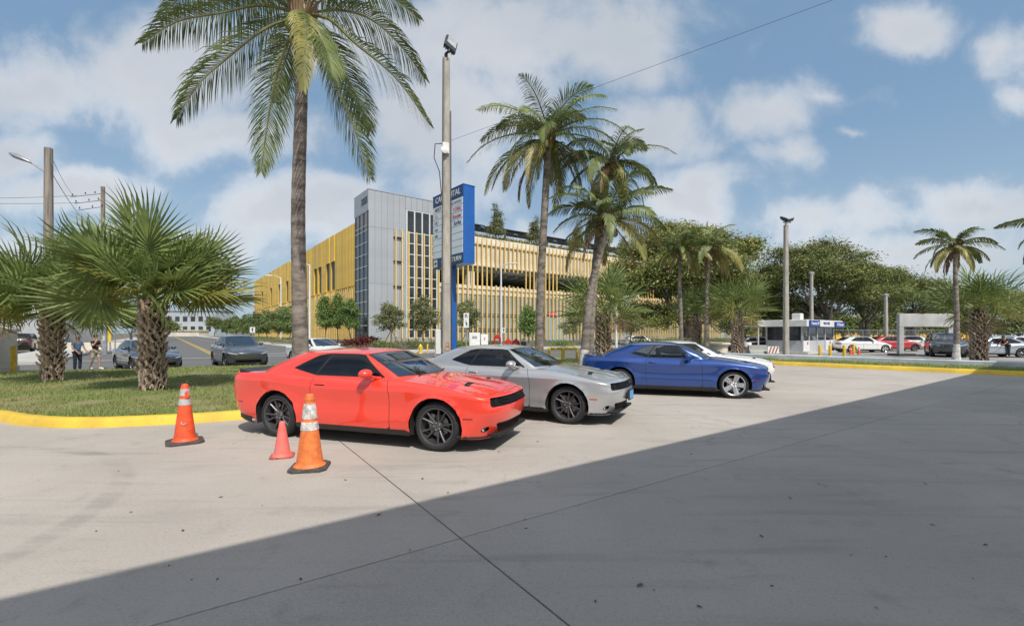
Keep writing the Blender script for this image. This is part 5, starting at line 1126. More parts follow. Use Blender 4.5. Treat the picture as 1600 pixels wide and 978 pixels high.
def px_blobs(base, L):   # (px, py, radius px x, radius px z, dY, ry) at depth base.y
    out = []
    for (x, y, rx, rz, dY) in L:
        Y = base.y+dY; p = W(x, y, Y)-base; out.append((p.x, p.y, p.z, rx*Y/FPX, max(rx, rz)*Y/FPX*.8, rz*Y/FPX))
    return out
TG = 'large spreading shade trees beyond the car park'
b = Vector((PX(1075, 62), 62, 0))
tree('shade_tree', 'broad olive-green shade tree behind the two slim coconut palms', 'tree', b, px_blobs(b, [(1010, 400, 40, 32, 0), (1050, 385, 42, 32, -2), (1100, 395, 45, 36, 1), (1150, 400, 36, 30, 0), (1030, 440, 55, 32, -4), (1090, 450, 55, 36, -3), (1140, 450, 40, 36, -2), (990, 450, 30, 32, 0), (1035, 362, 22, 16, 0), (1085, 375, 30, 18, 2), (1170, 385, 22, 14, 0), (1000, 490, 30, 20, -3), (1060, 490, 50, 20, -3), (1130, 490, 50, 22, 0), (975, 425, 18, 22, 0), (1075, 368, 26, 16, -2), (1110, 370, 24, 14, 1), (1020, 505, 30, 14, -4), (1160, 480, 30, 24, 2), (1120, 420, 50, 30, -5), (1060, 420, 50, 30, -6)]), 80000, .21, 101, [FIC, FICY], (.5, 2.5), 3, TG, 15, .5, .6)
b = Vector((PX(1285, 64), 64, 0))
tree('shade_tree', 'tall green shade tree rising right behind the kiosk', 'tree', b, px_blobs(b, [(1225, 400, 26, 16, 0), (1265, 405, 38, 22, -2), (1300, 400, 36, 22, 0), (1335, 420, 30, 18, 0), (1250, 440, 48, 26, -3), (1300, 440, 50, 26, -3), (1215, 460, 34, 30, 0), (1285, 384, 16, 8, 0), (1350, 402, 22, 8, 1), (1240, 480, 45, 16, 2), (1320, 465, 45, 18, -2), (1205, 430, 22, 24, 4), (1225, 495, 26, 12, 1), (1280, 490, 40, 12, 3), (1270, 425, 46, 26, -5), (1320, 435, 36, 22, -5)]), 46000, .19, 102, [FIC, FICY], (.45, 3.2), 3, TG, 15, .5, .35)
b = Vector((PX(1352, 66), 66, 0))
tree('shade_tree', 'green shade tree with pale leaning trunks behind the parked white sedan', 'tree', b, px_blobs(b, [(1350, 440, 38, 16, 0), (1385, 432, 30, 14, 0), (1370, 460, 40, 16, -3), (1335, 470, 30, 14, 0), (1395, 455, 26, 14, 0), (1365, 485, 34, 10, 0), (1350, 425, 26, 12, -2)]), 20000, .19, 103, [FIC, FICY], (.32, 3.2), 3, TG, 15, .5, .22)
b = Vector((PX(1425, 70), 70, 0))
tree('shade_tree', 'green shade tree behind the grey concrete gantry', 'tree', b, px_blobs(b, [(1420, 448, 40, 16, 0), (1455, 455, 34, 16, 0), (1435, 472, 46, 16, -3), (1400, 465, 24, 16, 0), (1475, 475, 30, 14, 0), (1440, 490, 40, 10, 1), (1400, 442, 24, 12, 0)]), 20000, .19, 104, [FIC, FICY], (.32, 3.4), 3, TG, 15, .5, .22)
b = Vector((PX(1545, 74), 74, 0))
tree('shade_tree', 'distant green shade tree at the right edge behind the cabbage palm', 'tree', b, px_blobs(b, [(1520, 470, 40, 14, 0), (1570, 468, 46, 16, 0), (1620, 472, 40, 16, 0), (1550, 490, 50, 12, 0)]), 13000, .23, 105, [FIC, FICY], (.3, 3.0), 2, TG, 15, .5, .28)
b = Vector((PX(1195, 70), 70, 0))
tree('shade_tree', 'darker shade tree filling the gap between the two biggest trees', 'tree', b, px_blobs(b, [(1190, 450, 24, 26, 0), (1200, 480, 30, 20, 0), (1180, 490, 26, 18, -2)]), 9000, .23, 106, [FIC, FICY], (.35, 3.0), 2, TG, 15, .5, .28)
# young trees along the garage
YG = 'young street trees planted along the garage'
def young(label, px, Y, ytop, wpx, n, seed, mats, ybot=512, stakes=False, kind='oval', wts=.25, size=.13):
    b = Vector((PX(px, Y), Y, .12)); h0, h1 = Zp(ybot, Y)-.12, Zp(ytop, Y)-.12; rr = wpx/2*Y/FPX; rs = np.random.default_rng(seed); B_ = []
    for k in range(9):
        u = (k+.5)/9; w_ = rr*(math.sin(math.pi*(.18+.74*u))**.8 if kind == 'oval' else (1.05-.85*u)); B_.append((rs.normal(0, .28)*w_, rs.normal(0, .28)*w_, h0+(h1-h0)*u, w_*.78, w_*.78, (h1-h0)*.13))
    return tree('young_tree', label, 'tree', b, B_, n, size, seed, mats, (.07, max(.6, h0*.9)), 1, YG, 6, .2, wts, .35, stakes)
young('dark green columnar young tree left of the silver tower, leftmost of three', 508, 58, 466, 30, 4000, 1, [GRN, FIC]); young('dark green columnar young tree left of the silver tower, middle of three', 528, 58, 462, 28, 4000, 2, [GRN, FIC]); young('dark green columnar young tree left of the silver tower, rightmost of three', 548, 56, 470, 32, 4200, 3, [GRN, FIC])
young('staked olive young tree against the silver tower wall', 611, 50, 476, 44, 3600, 4, [OLV, FICY], 516, True, wts=.3); young('staked olive young tree before the tower windows', 661, 49, 466, 46, 3800, 5, [OLV, FICY], 516, True, wts=.35); young('staked olive young tree beside the white utility cabinet', 731, 50, 470, 40, 3200, 6, [OLV, FICY], 512, True, wts=.3)
young('fresh green young tree behind the bushy coconut trunk', 826, 50, 480, 34, 3600, 7, [GRN, FIC], 524)
young('olive young tree left of the grey roller door near the cabbage palm', 897, 54, 484, 34, 2600, 8, [OLV, FICY], 522); young('olive young tree right of the cabbage palm by the second roller door', 985, 54, 488, 40, 2600, 9, [OLV, FICY], 520)
for i, (px, Y, yt, w_) in enumerate(((452, 66, 480, 34), (434, 70, 482, 32), (418, 78, 486, 30), (404, 84, 490, 28), (392, 92, 492, 24), (381, 100, 494, 22), (371, 110, 496, 20), (362, 122, 498, 18), (354, 135, 500, 16))):
    young(('rounded green street tree below the yellow facade, %s from the big palm trunk' % ('first', 'second', 'third', 'fourth', 'fifth', 'sixth', 'seventh', 'eighth', 'ninth')[i]), px, Y, yt, w_, 3400 if i < 4 else 1400, 20+i, [GRN if i % 2 == 0 else FIC, OLV], 520, size=.13+.015*i)
for i, (r_, l_, h_) in enumerate(((20.5, 3.3, 7.2), (31., 3.3, 6.4), (43.5, 3.3, 6.6), (60, 3.3, 6.))):
    b = BL(r_+TW-6, l_, 19.9); B_ = [(rng.normal(0, .35), rng.normal(0, .35), h_*u, 2.2*(1.05-u), 2.2*(1.05-u), .8) for u in np.linspace(.25, .95, 8)]
    tree('rooftop_tree', ('sparse conical tree on the garage roof, just right of the blue sign', 'sparse tree on the garage roof behind the bushy coconut palm', 'sparse tree on the garage roof left of the leaning coconut palm', 'sparse tree on the garage roof right of the leaning coconut palm')[i], 'tree', b, B_, 3600, .18, 60+i, [OLV, FICY], (.10, 1.2), 1, 'trees on the garage roof', 5, .3, .3, .35)
def shrub(label, base, rx, ry, h, n, seed, mats, name='shrub', size=.07, wts=.3, group=None):
    B_ = [(rng.uniform(-.6, .6)*rx, rng.uniform(-.6, .6)*ry, h*rng.uniform(.35, .7), rx*.5, ry*.5, h*.38) for _ in range(6)]
    root = thing(name, label, 'shrub', base, 0, group); link('foliage', crown_mesh(B_, n, size, np.random.default_rng(seed), mats, 6, .13, .35, wts), root)
    q = MB(); rs = np.random.default_rng(seed)
    for k in range(5): a = rs.uniform(0, 6.28); q.tube([(0.05*math.cos(a), .05*math.sin(a), -.05), (rx*.5*math.cos(a), ry*.5*math.sin(a), h*.6)], [.03, .012], 5)
    q.build('stem', [BARK], root, None)
shrub('dark red leafy bush at the foot of the three columnar trees', G(548, 546)+Vector((0, 3, .1)), 1.9, 1.0, 1.15, 2600, 5, [REDF, REDF], size=.12)
for i, (px, Y, w_, h_, lab) in enumerate(((592, 46, 1.6, .8, 'low shrub right of the red bush'), (632, 46, 1.8, .9, 'low shrub left of the yellow hydrant'), (690, 45, 1.3, .9, 'low shrub behind the concrete light pole'), (768, 52, 1.6, .8, 'low shrub at the foot of the slatted wall'), (715, 47, 1.2, .9, 'low shrub beside the pedestrian sign'), (1006, 40, 1.3, 1.3, 'dense round green shrub before the small white car'), (880, 50, 1.8, .8, 'low shrub by the yellow barriers'), (935, 48, 1.8, 1.0, 'low shrub behind the cabbage palm trunk'), (1030, 50, 2.2, 1.1, 'low shrub below the broad olive-green tree'), (1075, 52, 2.4, 1.2, 'low shrub between the two slim coconut trunks'), (1120, 52, 2.2, 1.1, 'low shrub left of the kiosk'), (660, 46, 1.4, .7, 'low shrub right of the yellow hydrant'), (480, 56, 2.2, 1.0, 'low hedge shrub right of the big palm trunk'), (430, 64, 2.6, 1.1, 'low hedge shrub left of the big palm trunk'), (400, 74, 2.6, 1.1, 'low hedge shrub behind the dark car'))):
    shrub(lab, Vector((PX(px, Y), Y, .1)), w_, .9, h_, 1500, 80+i, [OLV if i % 2 else GRN, FICY], group='low shrubs planted before the garage')
# ------------------------------------------------------------------ traffic cones
CONEO = mat('fluorescent_orange', (.84, .10, .025), .5, var=.08, scale=9, c2=(.58, .075, .03)); CONED = mat('dirty_orange', (.82, .20, .04), .6, var=.16, scale=11, c2=(.58, .145, .045)); CONEP = mat('faded_pink_red', (.78, .13, .10), .65, var=.12, scale=9, c2=(.66, .20, .17)); CONEB = mat('faded_red_rubber', (.40, .11, .08), .8, var=.2, scale=14)
REFW = mat('reflective_white_collar', (.72, .70, .66), .4, var=.1, scale=16, c2=(.36, .34, .32)); REFG = mat('reflective_grey_collar', (.48, .48, .47), .4, var=.1, scale=14); BASEB = mat('scuffed_black_rubber', (.035, .033, .03), .8, var=.3, scale=16, c2=(.09, .08, .07), bump=.02, bscale=40)
def cone(label, loc, h, rb, rt, bw, rz, mo, mb_, bands, mband, tilt=0.0, label_mark=False):
    root = thing('traffic_cone', label, 'traffic cone', loc, rz, 'traffic cones beside the red coupe'); root.rotation_euler.x = tilt
    q = MB(); b = bw/2; c = b*.30; pts = [(-b+c, -b), (b-c, -b), (b, -b+c), (b, b-c), (b-c, b), (-b+c, b), (-b, b-c), (-b, -b+c)]; hb = h*.045
    q.prism(pts, 0, hb*.7); n = 8; vs = [(x, y, hb*.7) for x, y in pts]+[(x*.93, y*.93, hb) for x, y in pts]; q.add(vs, [(i, (i+1) % 8, 8+(i+1) % 8, 8+i) for i in range(8)]+[tuple(range(8, 16))]); q.build('base', [mb_], root, None)
    q = MB(); R_ = lambda z: rb+(rt-rb)*((z-hb)/(h-hb))**.94
    zs = sorted([hb, hb+.012, hb+.03]+list(np.linspace(hb+.05, h-.02, 16))); prof = [(R_(hb)*1.18, hb-.004), (R_(hb)*1.10, hb+.012)]+[(R_(z), z) for z in zs[2:]]+[(rt*.96, h-.008), (rt*.6, h), (rt*.5, h-.01), (rt*.5, h-.08)]
    q.lathe(prof, 28, 0, cap=False)
    if bands: q.lathe([(R_(h-.085)+.003, h-.085), (R_(h-.06)+.008, h-.075), (R_(h-.06)+.008, h-.06), (R_(h-.05)+.002, h-.05)], 24, 0, cap=False)
    q.build('cone_body', [mo], root, 50)
    for z0, z1 in bands: q = MB(); q.lathe([(R_(z0)+.001, z0-.002), (R_(z0)+.006, z0)]+[(R_(z)+.006, z) for z in np.linspace(z0, z1, 4)]+[(R_(z1)+.001, z1+.002)], 28, 0, cap=False); q.build('reflective_collar', [mband], root, 60)
    return root
c1 = cone('bright orange cone with grey collars standing alone by the yellow kerb', G(289, 691), .93, .155, .045, .50, R(38), CONEO, BASEB, [(.60, .695), (.745, .86)], REFG)
q = MB(); q.tube([(.02*math.cos(t)*1.6, -.125+.0*t, .335+.03*math.sin(t)) for t in np.linspace(2.6, 6.0, 9)], .007, 4); o = q.build('white_mark', [REFW], c1, None); o.rotation_euler = (0, 0, R(-10))
q = MB(); q.add([(0, 0, 0), (.05, 0, .02), (.04, 0, .13), (-.01, 0, .10)], [(0, 1, 2, 3)]); o = q.build('torn_patch', [CONEO], c1, None, loc=(.0, -.088, .70))
cone('large dirty orange cone with two white collars before the red coupe', G(484, 731), .955, .168, .05, .46, R(12), CONED, BASEB, [(.50, .60), (.645, .83)], REFW)
cone('small faded pinkish-red cone without collars by the rear wheel of the red coupe', G(441, 713), .50, .115, .035, .31, R(20), CONEP, CONEB, [], REFW, R(1.5))
# fallen leaves and twigs on the concrete
DLEAF = mat('dry_leaf', (.14, .085, .045), .8, var=.3, objvar=.4)
def leaf_mesh(s, k):
    rs = np.random.default_rng(k); q = MB(); q.add([(-s, 0, .004), (-s*.3, s*.42, .012+rs.random()*.01), (s*.5, s*.35, .02), (s, 0, .006), (s*.4, -s*.38, .014), (-s*.4, -s*.3, .008)], [(0, 5, 4, 3, 2, 1)]); return mesh_data('fallen_leaf', q.v, q.f, [DLEAF], None, None)
LV = [leaf_mesh(.035+.008*k, k) for k in range(4)]; rsl = np.random.default_rng(55); LT = MB()
for i, (px, py) in enumerate([(264, 884), (340, 905), (540, 750), (592, 804), (700, 770), (820, 812), (822, 826), (1000, 915), (1022, 922), (1206, 916), (1093, 948), (1384, 870), (1370, 950), (1520, 904), (1190, 838), (1235, 778), (1280, 757), (1290, 761), (1446, 756), (1502, 757), (880, 668), (915, 715), (780, 706), (660, 748), (1020, 690), (960, 680), (1100, 650), (1080, 668), (150, 830), (60, 750), (205, 800), (286, 829), (185, 736), (410, 790), (345, 777), (1457, 820), (1330, 868), (1540, 852), (300, 905), (470, 905), (930, 940), (1160, 720), (1080, 710), (840, 690), (640, 860)]):
    g_ = G(px, py); a_ = rsl.uniform(0, 6.28); k_ = .25+.3*rsl.random(); me_ = LV[i % 4]; M_ = Matrix.Translation(g_+Vector((0, 0, .003))) @ Matrix.Rotation(a_, 4, 'Z') @ Matrix.Scale(k_, 4); LT.add([M_ @ v_.co for v_ in me_.vertices], [tuple(p_.vertices) for p_ in me_.polygons])
stuff(LT.build('leaf_litter', [DLEAF], None, None), 'small brown leaves and debris scattered over the grey concrete', 'leaves')
# ------------------------------------------------------------------ other cars
def zmap(Rg, xs_, ys_, zx, zy): return [(x*xs_, y*ys_, float(np.interp(z, zx, zy))) for x, y, z in Rg]
def fronted(Rg, cut): return [(x, y, z-(cut*max(0, min(1, (x-1.2)/1.0)))) for x, y, z in Rg]
ZX = [.1, .62, .86, 1.08, 1.3]
def variant(xs_, ys_, zy, cut, **kw):
    Rr = [[(x-(.20*(abs(y)/.95)**2.2 if x > 1.7 else 0), y, z) for x, y, z in zmap(r, xs_, ys_, ZX, zy)] for r in MUSCLE['R']]; Rr[3] = fronted(Rr[3], cut*.6); Rr[4] = fronted(Rr[4], cut)
    S = dict(MUSCLE); S.update(R=Rr, sc=xs_, w=ys_, xs=[p*xs_ for p in MUSCLE['xs']]); zs = MUSCLE['zs']; S['zs'] = ([x*xs_ for x in zs[0]], [float(np.interp(z, ZX, zy))-cut*max(0, min(1, (x*xs_-1.2)/1.0)) for x, z in zip(*zs)])
    S['hood'] = [(2.25*xs_, -.02), (2.2*xs_, .42), (2.0*xs_, .72), (1.4*xs_, .76*ys_), (1.0*xs_, .72), (1.15*xs_, .3), (1.2*xs_, -.02)]; S.update(kw); return S
SEDAN = variant(.93, .965, [.1, .60, .80, 1.0, 1.2], .10, axles=(1.40, -1.40), wr=.335, arch=.385, track=.78, belt=.97, rear_s=8.2,
    GB=[(1.17,0,.985),(1.10,.4,.985),(.97,.65,.98),(.76,.775,.965),(0,.81,.965),(-.75,.82,.98),(-1.3,.81,1.0),(-1.65,.77,1.01),(-1.9,.64,1.02),(-1.98,.35,1.03),(-2.0,0,1.03)],
    GT=[(.28,0,1.41),(.28,.35,1.405),(.26,.54,1.39),(.18,.64,1.375),(-.15,.66,1.40),(-.55,.66,1.40),(-.95,.64,1.37),(-1.15,.61,1.345),(-1.25,.5,1.35),(-1.27,.3,1.37),(-1.27,0,1.375)], roof=([-1.27,-.9,-.4,0,.28],[1.377,1.42,1.445,1.44,1.412]),
    side=[[(.60,.99),(.17,1.335),(.03,1.36),(-.33,1.378),(-.36,1.0)], [(-.42,1.0),(-.39,1.378),(-.9,1.34),(-1.42,1.075),(-1.3,1.03)]], frame=[(.65,.975),(.17,1.352),(.03,1.376),(-.4,1.395),(-.92,1.358),(-1.48,1.075),(-1.33,1.012),(-.4,.985)],
    doors=[[(.74,.30),(.74,.78),(.62,1.1),(-.36,1.2),(-.40,.95),(-.40,.30)], [(-.43,.30),(-.43,.95),(-.40,1.2),(-1.2,1.1),(-1.2,.85),(-1.03,.6),(-.96,.45),(-.96,.3)]], handles=[(-.25, .86), (-1.05, .88)], mirror=(.52, .84, 1.0))
CROSS = variant(.945, 1.0, [.12, .70, .93, 1.12, 1.3], .12, axles=(1.44, -1.44), wr=.36, arch=.415, track=.81, belt=1.10, rear_s=8.2,
    GB=[(1.25,0,1.10),(1.17,.42,1.10),(1.02,.68,1.095),(.80,.80,1.085),(0,.84,1.085),(-.75,.85,1.10),(-1.3,.84,1.11),(-1.7,.80,1.12),(-2.05,.66,1.13),(-2.14,.35,1.135),(-2.16,0,1.135)],
    GT=[(.30,0,1.585),(.30,.36,1.58),(.28,.55,1.565),(.2,.66,1.55),(-.15,.69,1.575),(-.6,.69,1.57),(-1.1,.67,1.53),(-1.4,.63,1.49),(-1.55,.52,1.485),(-1.58,.3,1.50),(-1.58,0,1.505)], roof=([-1.58,-1.0,-.4,0,.3],[1.507,1.58,1.62,1.615,1.588]),
    side=[[(.64,1.11),(.18,1.50),(.03,1.53),(-.36,1.548),(-.40,1.12)], [(-.46,1.12),(-.42,1.548),(-1.0,1.51),(-1.6,1.2),(-1.45,1.14)]], frame=[(.69,1.095),(.18,1.518),(.03,1.548),(-.42,1.565),(-1.02,1.528),(-1.67,1.2),(-1.5,1.122),(-.4,1.105)],
    doors=[[(.78,.36),(.78,.90),(.66,1.2),(-.40,1.3),(-.44,1.05),(-.44,.36)], [(-.47,.36),(-.47,1.05),(-.44,1.3),(-1.25,1.2),(-1.25,.95),(-1.05,.7),(-1.0,.5),(-1.0,.36)]], handles=[(-.28, .98), (-1.08, 1.0)], mirror=(.56, .86, 1.13))
SUVS = variant(.95, 1.02, [.16, .78, 1.04, 1.20, 1.4], .03, axles=(1.46, -1.46), wr=.385, arch=.44, track=.82, belt=1.18, rear_s=8.2,
    GB=[(1.10,0,1.19),(1.04,.44,1.19),(.93,.70,1.185),(.74,.83,1.17),(0,.86,1.17),(-.75,.87,1.18),(-1.4,.87,1.19),(-2.0,.85,1.20),(-2.30,.72,1.2),(-2.38,.4,1.2),(-2.4,0,1.2)],
    GT=[(.30,0,1.72),(.30,.38,1.715),(.28,.58,1.70),(.2,.69,1.69),(-.15,.72,1.71),(-.75,.73,1.72),(-1.4,.72,1.71),(-1.9,.70,1.69),(-2.05,.58,1.685),(-2.08,.34,1.70),(-2.08,0,1.705)], roof=([-2.08,-1.4,-.6,0,.3],[1.708,1.75,1.765,1.75,1.723]),
    side=[[(.60,1.20),(.20,1.63),(.06,1.66),(-.34,1.67),(-.38,1.21)], [(-.45,1.21),(-.41,1.67),(-1.3,1.665),(-1.85,1.62),(-2.0,1.25),(-1.4,1.225)]], frame=[(.65,1.185),(.20,1.648),(.06,1.678),(-.4,1.69),(-1.32,1.683),(-1.9,1.64),(-2.08,1.24),(-1.4,1.205)],
    doors=[[(.76,.42),(.76,1.0),(.66,1.3),(-.38,1.4),(-.42,1.1),(-.42,.42)], [(-.45,.42),(-.45,1.1),(-.42,1.4),(-1.3,1.3),(-1.3,1.0),(-1.1,.75),(-1.02,.55),(-1.02,.42)]], handles=[(-.26, 1.08), (-1.1, 1.1)], mirror=(.54, .90, 1.26))
PDG = paint('dark_grey_paint', (.075, .085, .10), .4, .3); PGB = paint('grey_blue_paint', (.065, .085, .12), .4, .3); PBK = paint('black_car_paint', (.010, .011, .013), .2, .3); PRD2 = paint('lot_red_paint', (.42, .015, .02), .1, .35); PSV2 = paint('lot_silver_paint', (.42, .46, .52), .6, .32); PDB = paint('off_road_dark_paint', (.05, .06, .075), .4, .3)
def at(px, Y, z=0.0): return Vector((PX(px, Y), Y, z))
RG = 'cars on the street beyond the lawn'; LG = 'cars standing in the far lot'
c_ = dict(per=5)
build_car('parked_car', 'dark blue-grey saloon half hidden behind the woven palm trunk', 'car', SEDAN, PGB, at(230, 21.8), R(-38), RG, 'twin', GUNM, kind='sedan', **c_)
build_car('parked_car', 'dark grey crossover facing the viewer left of the tall palm trunk', 'car', CROSS, PDG, at(373, 24.2), R(-47), RG, 'twin', GUNM, kind='crossover', **c_)
build_car('parked_car', 'white saloon peeking over the rear roof of the red coupe', 'car', SEDAN, PWHT, at(500, 26.5), R(-36), RG, 'five', CHROME, kind='sedan', **c_)
build_car('parked_car', 'black sport utility car parked by the grey building at far left', 'car', SUVS, PBK, at(36, 41), R(128), RG, 'five', GUNM, kind='suv', **c_)
build_car('parked_car', 'small white saloon parked before the second roller door', 'car', SEDAN, PWHT, at(1000, 57), R(5), LG, 'five', CHROME, kind='sedan', per=4)
build_car('parked_car', 'white saloon parked side-on just right of the kiosk', 'car', SEDAN, PWHT, at(1346, 41), R(-4), LG, 'five', CHROME, kind='sedan', per=5)
build_car('parked_car', 'red saloon parked behind the white saloon in the lot', 'car', SEDAN, PRD2, at(1394, 44), R(-8), LG, 'five', GUNM, kind='sedan', per=5)
build_car('parked_car', 'white saloon partly behind the concrete gantry post', 'car', SEDAN, PWHT, at(1432, 48), R(-35), LG, 'five', CHROME, kind='sedan', per=4)
build_car('parked_car', 'dark off-road car with slotted grille facing the viewer at right', 'car', SUVS, PDB, at(1476, 33.6), R(-127), LG, 'five', GUNM, kind='suv', **c_)
build_car('parked_car', 'silver saloon right of the cabbage palm seen from its side', 'car', SEDAN, PSV2, at(1543, 33), R(168), LG, 'five', GUNM, kind='sedan', per=5)
build_car('parked_car', 'white saloon farthest right behind the silver saloon', 'car', SEDAN, PWHT, at(1585, 40), R(160), LG, 'five', CHROME, kind='sedan', per=4)
build_car('parked_car', 'black saloon under the kiosk awning', 'car', SEDAN, PBK, at(1170, 44), R(178), LG, 'five', GUNM, kind='sedan', per=4)
# ------------------------------------------------------------------ kiosk
KW = mat('kiosk_grey_panel', (.46, .48, .50), .6, var=.05, scale=1); KBL = mat('kiosk_blue_sign', (.015, .06, .30), .4, var=.05)
KC = at(1254, 37.5); kiosk = thing('kiosk', 'small grey flat-roofed attendant kiosk with dark windows and blue signs', 'kiosk', KC, B_A)
def kb(name, x0, x1, y0, y1, z0, z1, m, parent=kiosk, b=0): q = MB(); (q.bbox if b else q.box)(((x0+x1)/2, (y0+y1)/2, (z0+z1)/2), (x1-x0, y1-y0, z1-z0), *( [b] if b else [])); return q.build(name, m, parent, None)
KL, KD = 7.0, 2.9
kb('floor_slab', -.6, KL+.6, -.6, KD+.6, 0, .14, WALK); kb('wall', .02, KL-.02, .02, .12, .14, 1.1, KW); kb('wall', 0, .1, .02, KD, .14, 1.1, KW); kb('wall', 0, KL, KD-.1, KD, .14, 2.25, KW); kb('wall', KL-.1, KL, 0, KD-.1, .14, 2.25, KW)
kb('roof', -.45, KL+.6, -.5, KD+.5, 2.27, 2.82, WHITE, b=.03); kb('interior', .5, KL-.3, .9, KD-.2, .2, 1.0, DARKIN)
for y in (.05, 1.42, KD-.06): kb('corner_post', -.02, .12, y-.07, y+.07, 1.1, 2.27, KW)
for x in (.07, 1.35, 3.1, 4.9, KL-.1): kb('corner_post', x-.07, x+.07, -.02, .12, .15, 2.27, KW)
for y0, y1 in ((.13, 1.34), (1.50, KD-.14)): kb('window', .04, .07, y0, y1, 1.12, 2.24, PANE); kb('window_bar', .02, .05, y0, y1, 1.52, 1.57, DKGRY)
for x0, x1 in ((.16, 1.26), (1.44, 3.0), (3.2, 4.8), (5.0, KL-.2)): kb('window', x0, x1, .04, .07, 1.12, 2.24, PANE)
for x0, x1 in ((.10, 1.30), (4.92, 6.5)): dp = kb('notice_board', x0, x1, -.05, -.022, .2, 1.08, WHITE); kb('notice_mark', (x0+x1)/2+.1, (x0+x1)/2+.3, -.062, -.052, .75, .98, mat('notice_red', (.35, .04, .04), .6), dp)
s1 = kb('sign_board', -.1, 1.9, -.62, -.515, 2.25, 2.78, KBL); text('Danasto 24', .34, WHITE, s1, (.9, -.63, 2.52), (R(90), 0, 0), .01)
s2 = kb('sign_board', 5.5, KL+.75, -.62, -.515, 2.22, 2.72, KBL); text('24 Danasto', .34, WHITE, s2, (6.6, -.63, 2.47), (R(90), 0, 0), .01); text('WELCOME', .3, KBL, kiosk, (3.7, -.51, 2.55), (R(90), 0, 0), .01)
kb('roof_unit', -.1, .5, .1, .8, 2.83, 3.35, WHITE, b=.05); text('24', .5, WHITE, kiosk, (.85, .03, 1.7), (R(90), R(90), 0), .004)
kb('awning', -1.6, -.1, KD-.2, KD+1.6, 2.3, 2.36, WHITE); kb('awning_post', -1.55, -1.47, KD+1.4, KD+1.48, .02, 2.3, WHITE); kb('awning_post', -1.55, -1.47, KD-.1, KD-.02, .02, 2.3, WHITE)
def yb(px, py, h, r, label, m=YEL, group='yellow bollards by the kiosk', name='bollard'):
    q = MB(); q.lathe([(r, -.02), (r, h-.04), (r*.8, h-.005), (0, h)], 12); o = q.build(name, [m], None, 40, loc=G(px, py)); return tag(o, label, 'bollard', group)
for i, (px, py) in enumerate(((1281, 557), (1297, 557), (1319, 557), (1334, 554))): yb(px, py, .85, .10, 'yellow bollard %s' % ('leftmost of the row before the kiosk', 'second of the row, before the white kiosk board', 'third of the row, left of the white saloon', 'rightmost of the row, before the white saloon')[i])
cone('small orange cone between the two right-hand bollards', G(1329, 554), .7, .12, .04, .36, .3, CONEO, BASEB, [(.4, .5)], REFW); cone('small orange cone before the front wheel of the white saloon', G(1342, 554), .6, .12, .04, .36, .8, CONEO, BASEB, [(.35, .45)], REFW)
jb = thing('concrete_barrier', 'grey concrete barrier left of the kiosk', 'barrier', at(1183, 37), R(4)); q = MB(); q.v = []; M_ = Matrix.Rotation(R(90), 4, 'Y'); q.prism([(0, -.3), (-.2, -.28), (-.4, -.13), (-.75, -.1), (-.75, .1), (-.4, .13), (-.2, .28), (0, .3)], -.75, .75, 0, M_); q.build('barrier_block', [CONCG], jb, None)
sbd = thing('striped_barricade', 'white barricade board with diagonal brown stripes left of the grey light pole', 'barricade', at(1208, 36.5), R(4)); q = MB(); q.box((0, 0, .38), (.95, .06, .56)); q.build('board', [WHITE], sbd, None)
for k in range(3): q = MB(); x = -.3+.27*k; q.prism([(x-.13, .12), (x-.01, .12), (x+.2, .64), (x+.08, .64)], .032, .036, 0, Matrix.Rotation(R(90), 4, 'X')); q.build('stripe', [mat('brown_stripe', (.33, .10, .05), .6)], sbd, None)
for x in (-.4, .4): q = MB(); q.box((x, .04, .33), (.05, .05, .66)); q.build('leg', [GALV], sbd, None)
br = thing('white_drum', 'white and pale red drum beside the grey barrier', 'barrel', at(1168, 37.5)); q = MB(); q.lathe([(.30, 0), (.30, .9), (.26, .95), (0, .95)], 14); q.build('drum', [WHITE], br, 40); q = MB(); q.lathe([(.305, .35), (.305, .6)], 14, cap=False); q.build('band', [mat('pale_red_band', (.55, .28, .25), .6)], br, 40)
pw_ = thing('planter_wall', 'low curved cream planter wall behind the white coupe', 'planter', at(1122, 40)); q = MB(); q.lathe([(.75, 0), (.8, .55), (1.05, .75), (1.05, .9), (.9, .9), (.85, .6)], 24); q.build('bowl', [CONCL], pw_, 40)
# ------------------------------------------------------------------ concrete gantry
GY = 34.; gx0, gx1 = PX(1403, GY), PX(1412.5, GY); gan = thing('concrete_gantry', 'weathered grey concrete gantry frame left of the dark off-road car', 'gantry', Vector((gx0, GY, 0)), R(6))
def nb(name, x0, x1, y0, y1, z0, z1, m, root): q = MB(); q.bbox(((x0+x1)/2, (y0+y1)/2, (z0+z1)/2), (x1-x0, y1-y0, z1-z0), .02); return q.build(name, m, root, None)
GANM = mat('pale_grey_concrete', (.42, .42, .41), .85, var=.12, scale=.8); nb('post', 0, gx1-gx0-.06, -.12, .12, 0, 2.2, GANM, gan); nb('beam', 0, 4.6, -.13, .13, 2.2, Zp(490, GY), GANM, gan); nb('post', 4.1, 4.5, -.12, .12, 0, 2.198, GANM, gan); nb('footing', -.4, .95, -.5, .5, -.02, .2, DKGRY, gan)
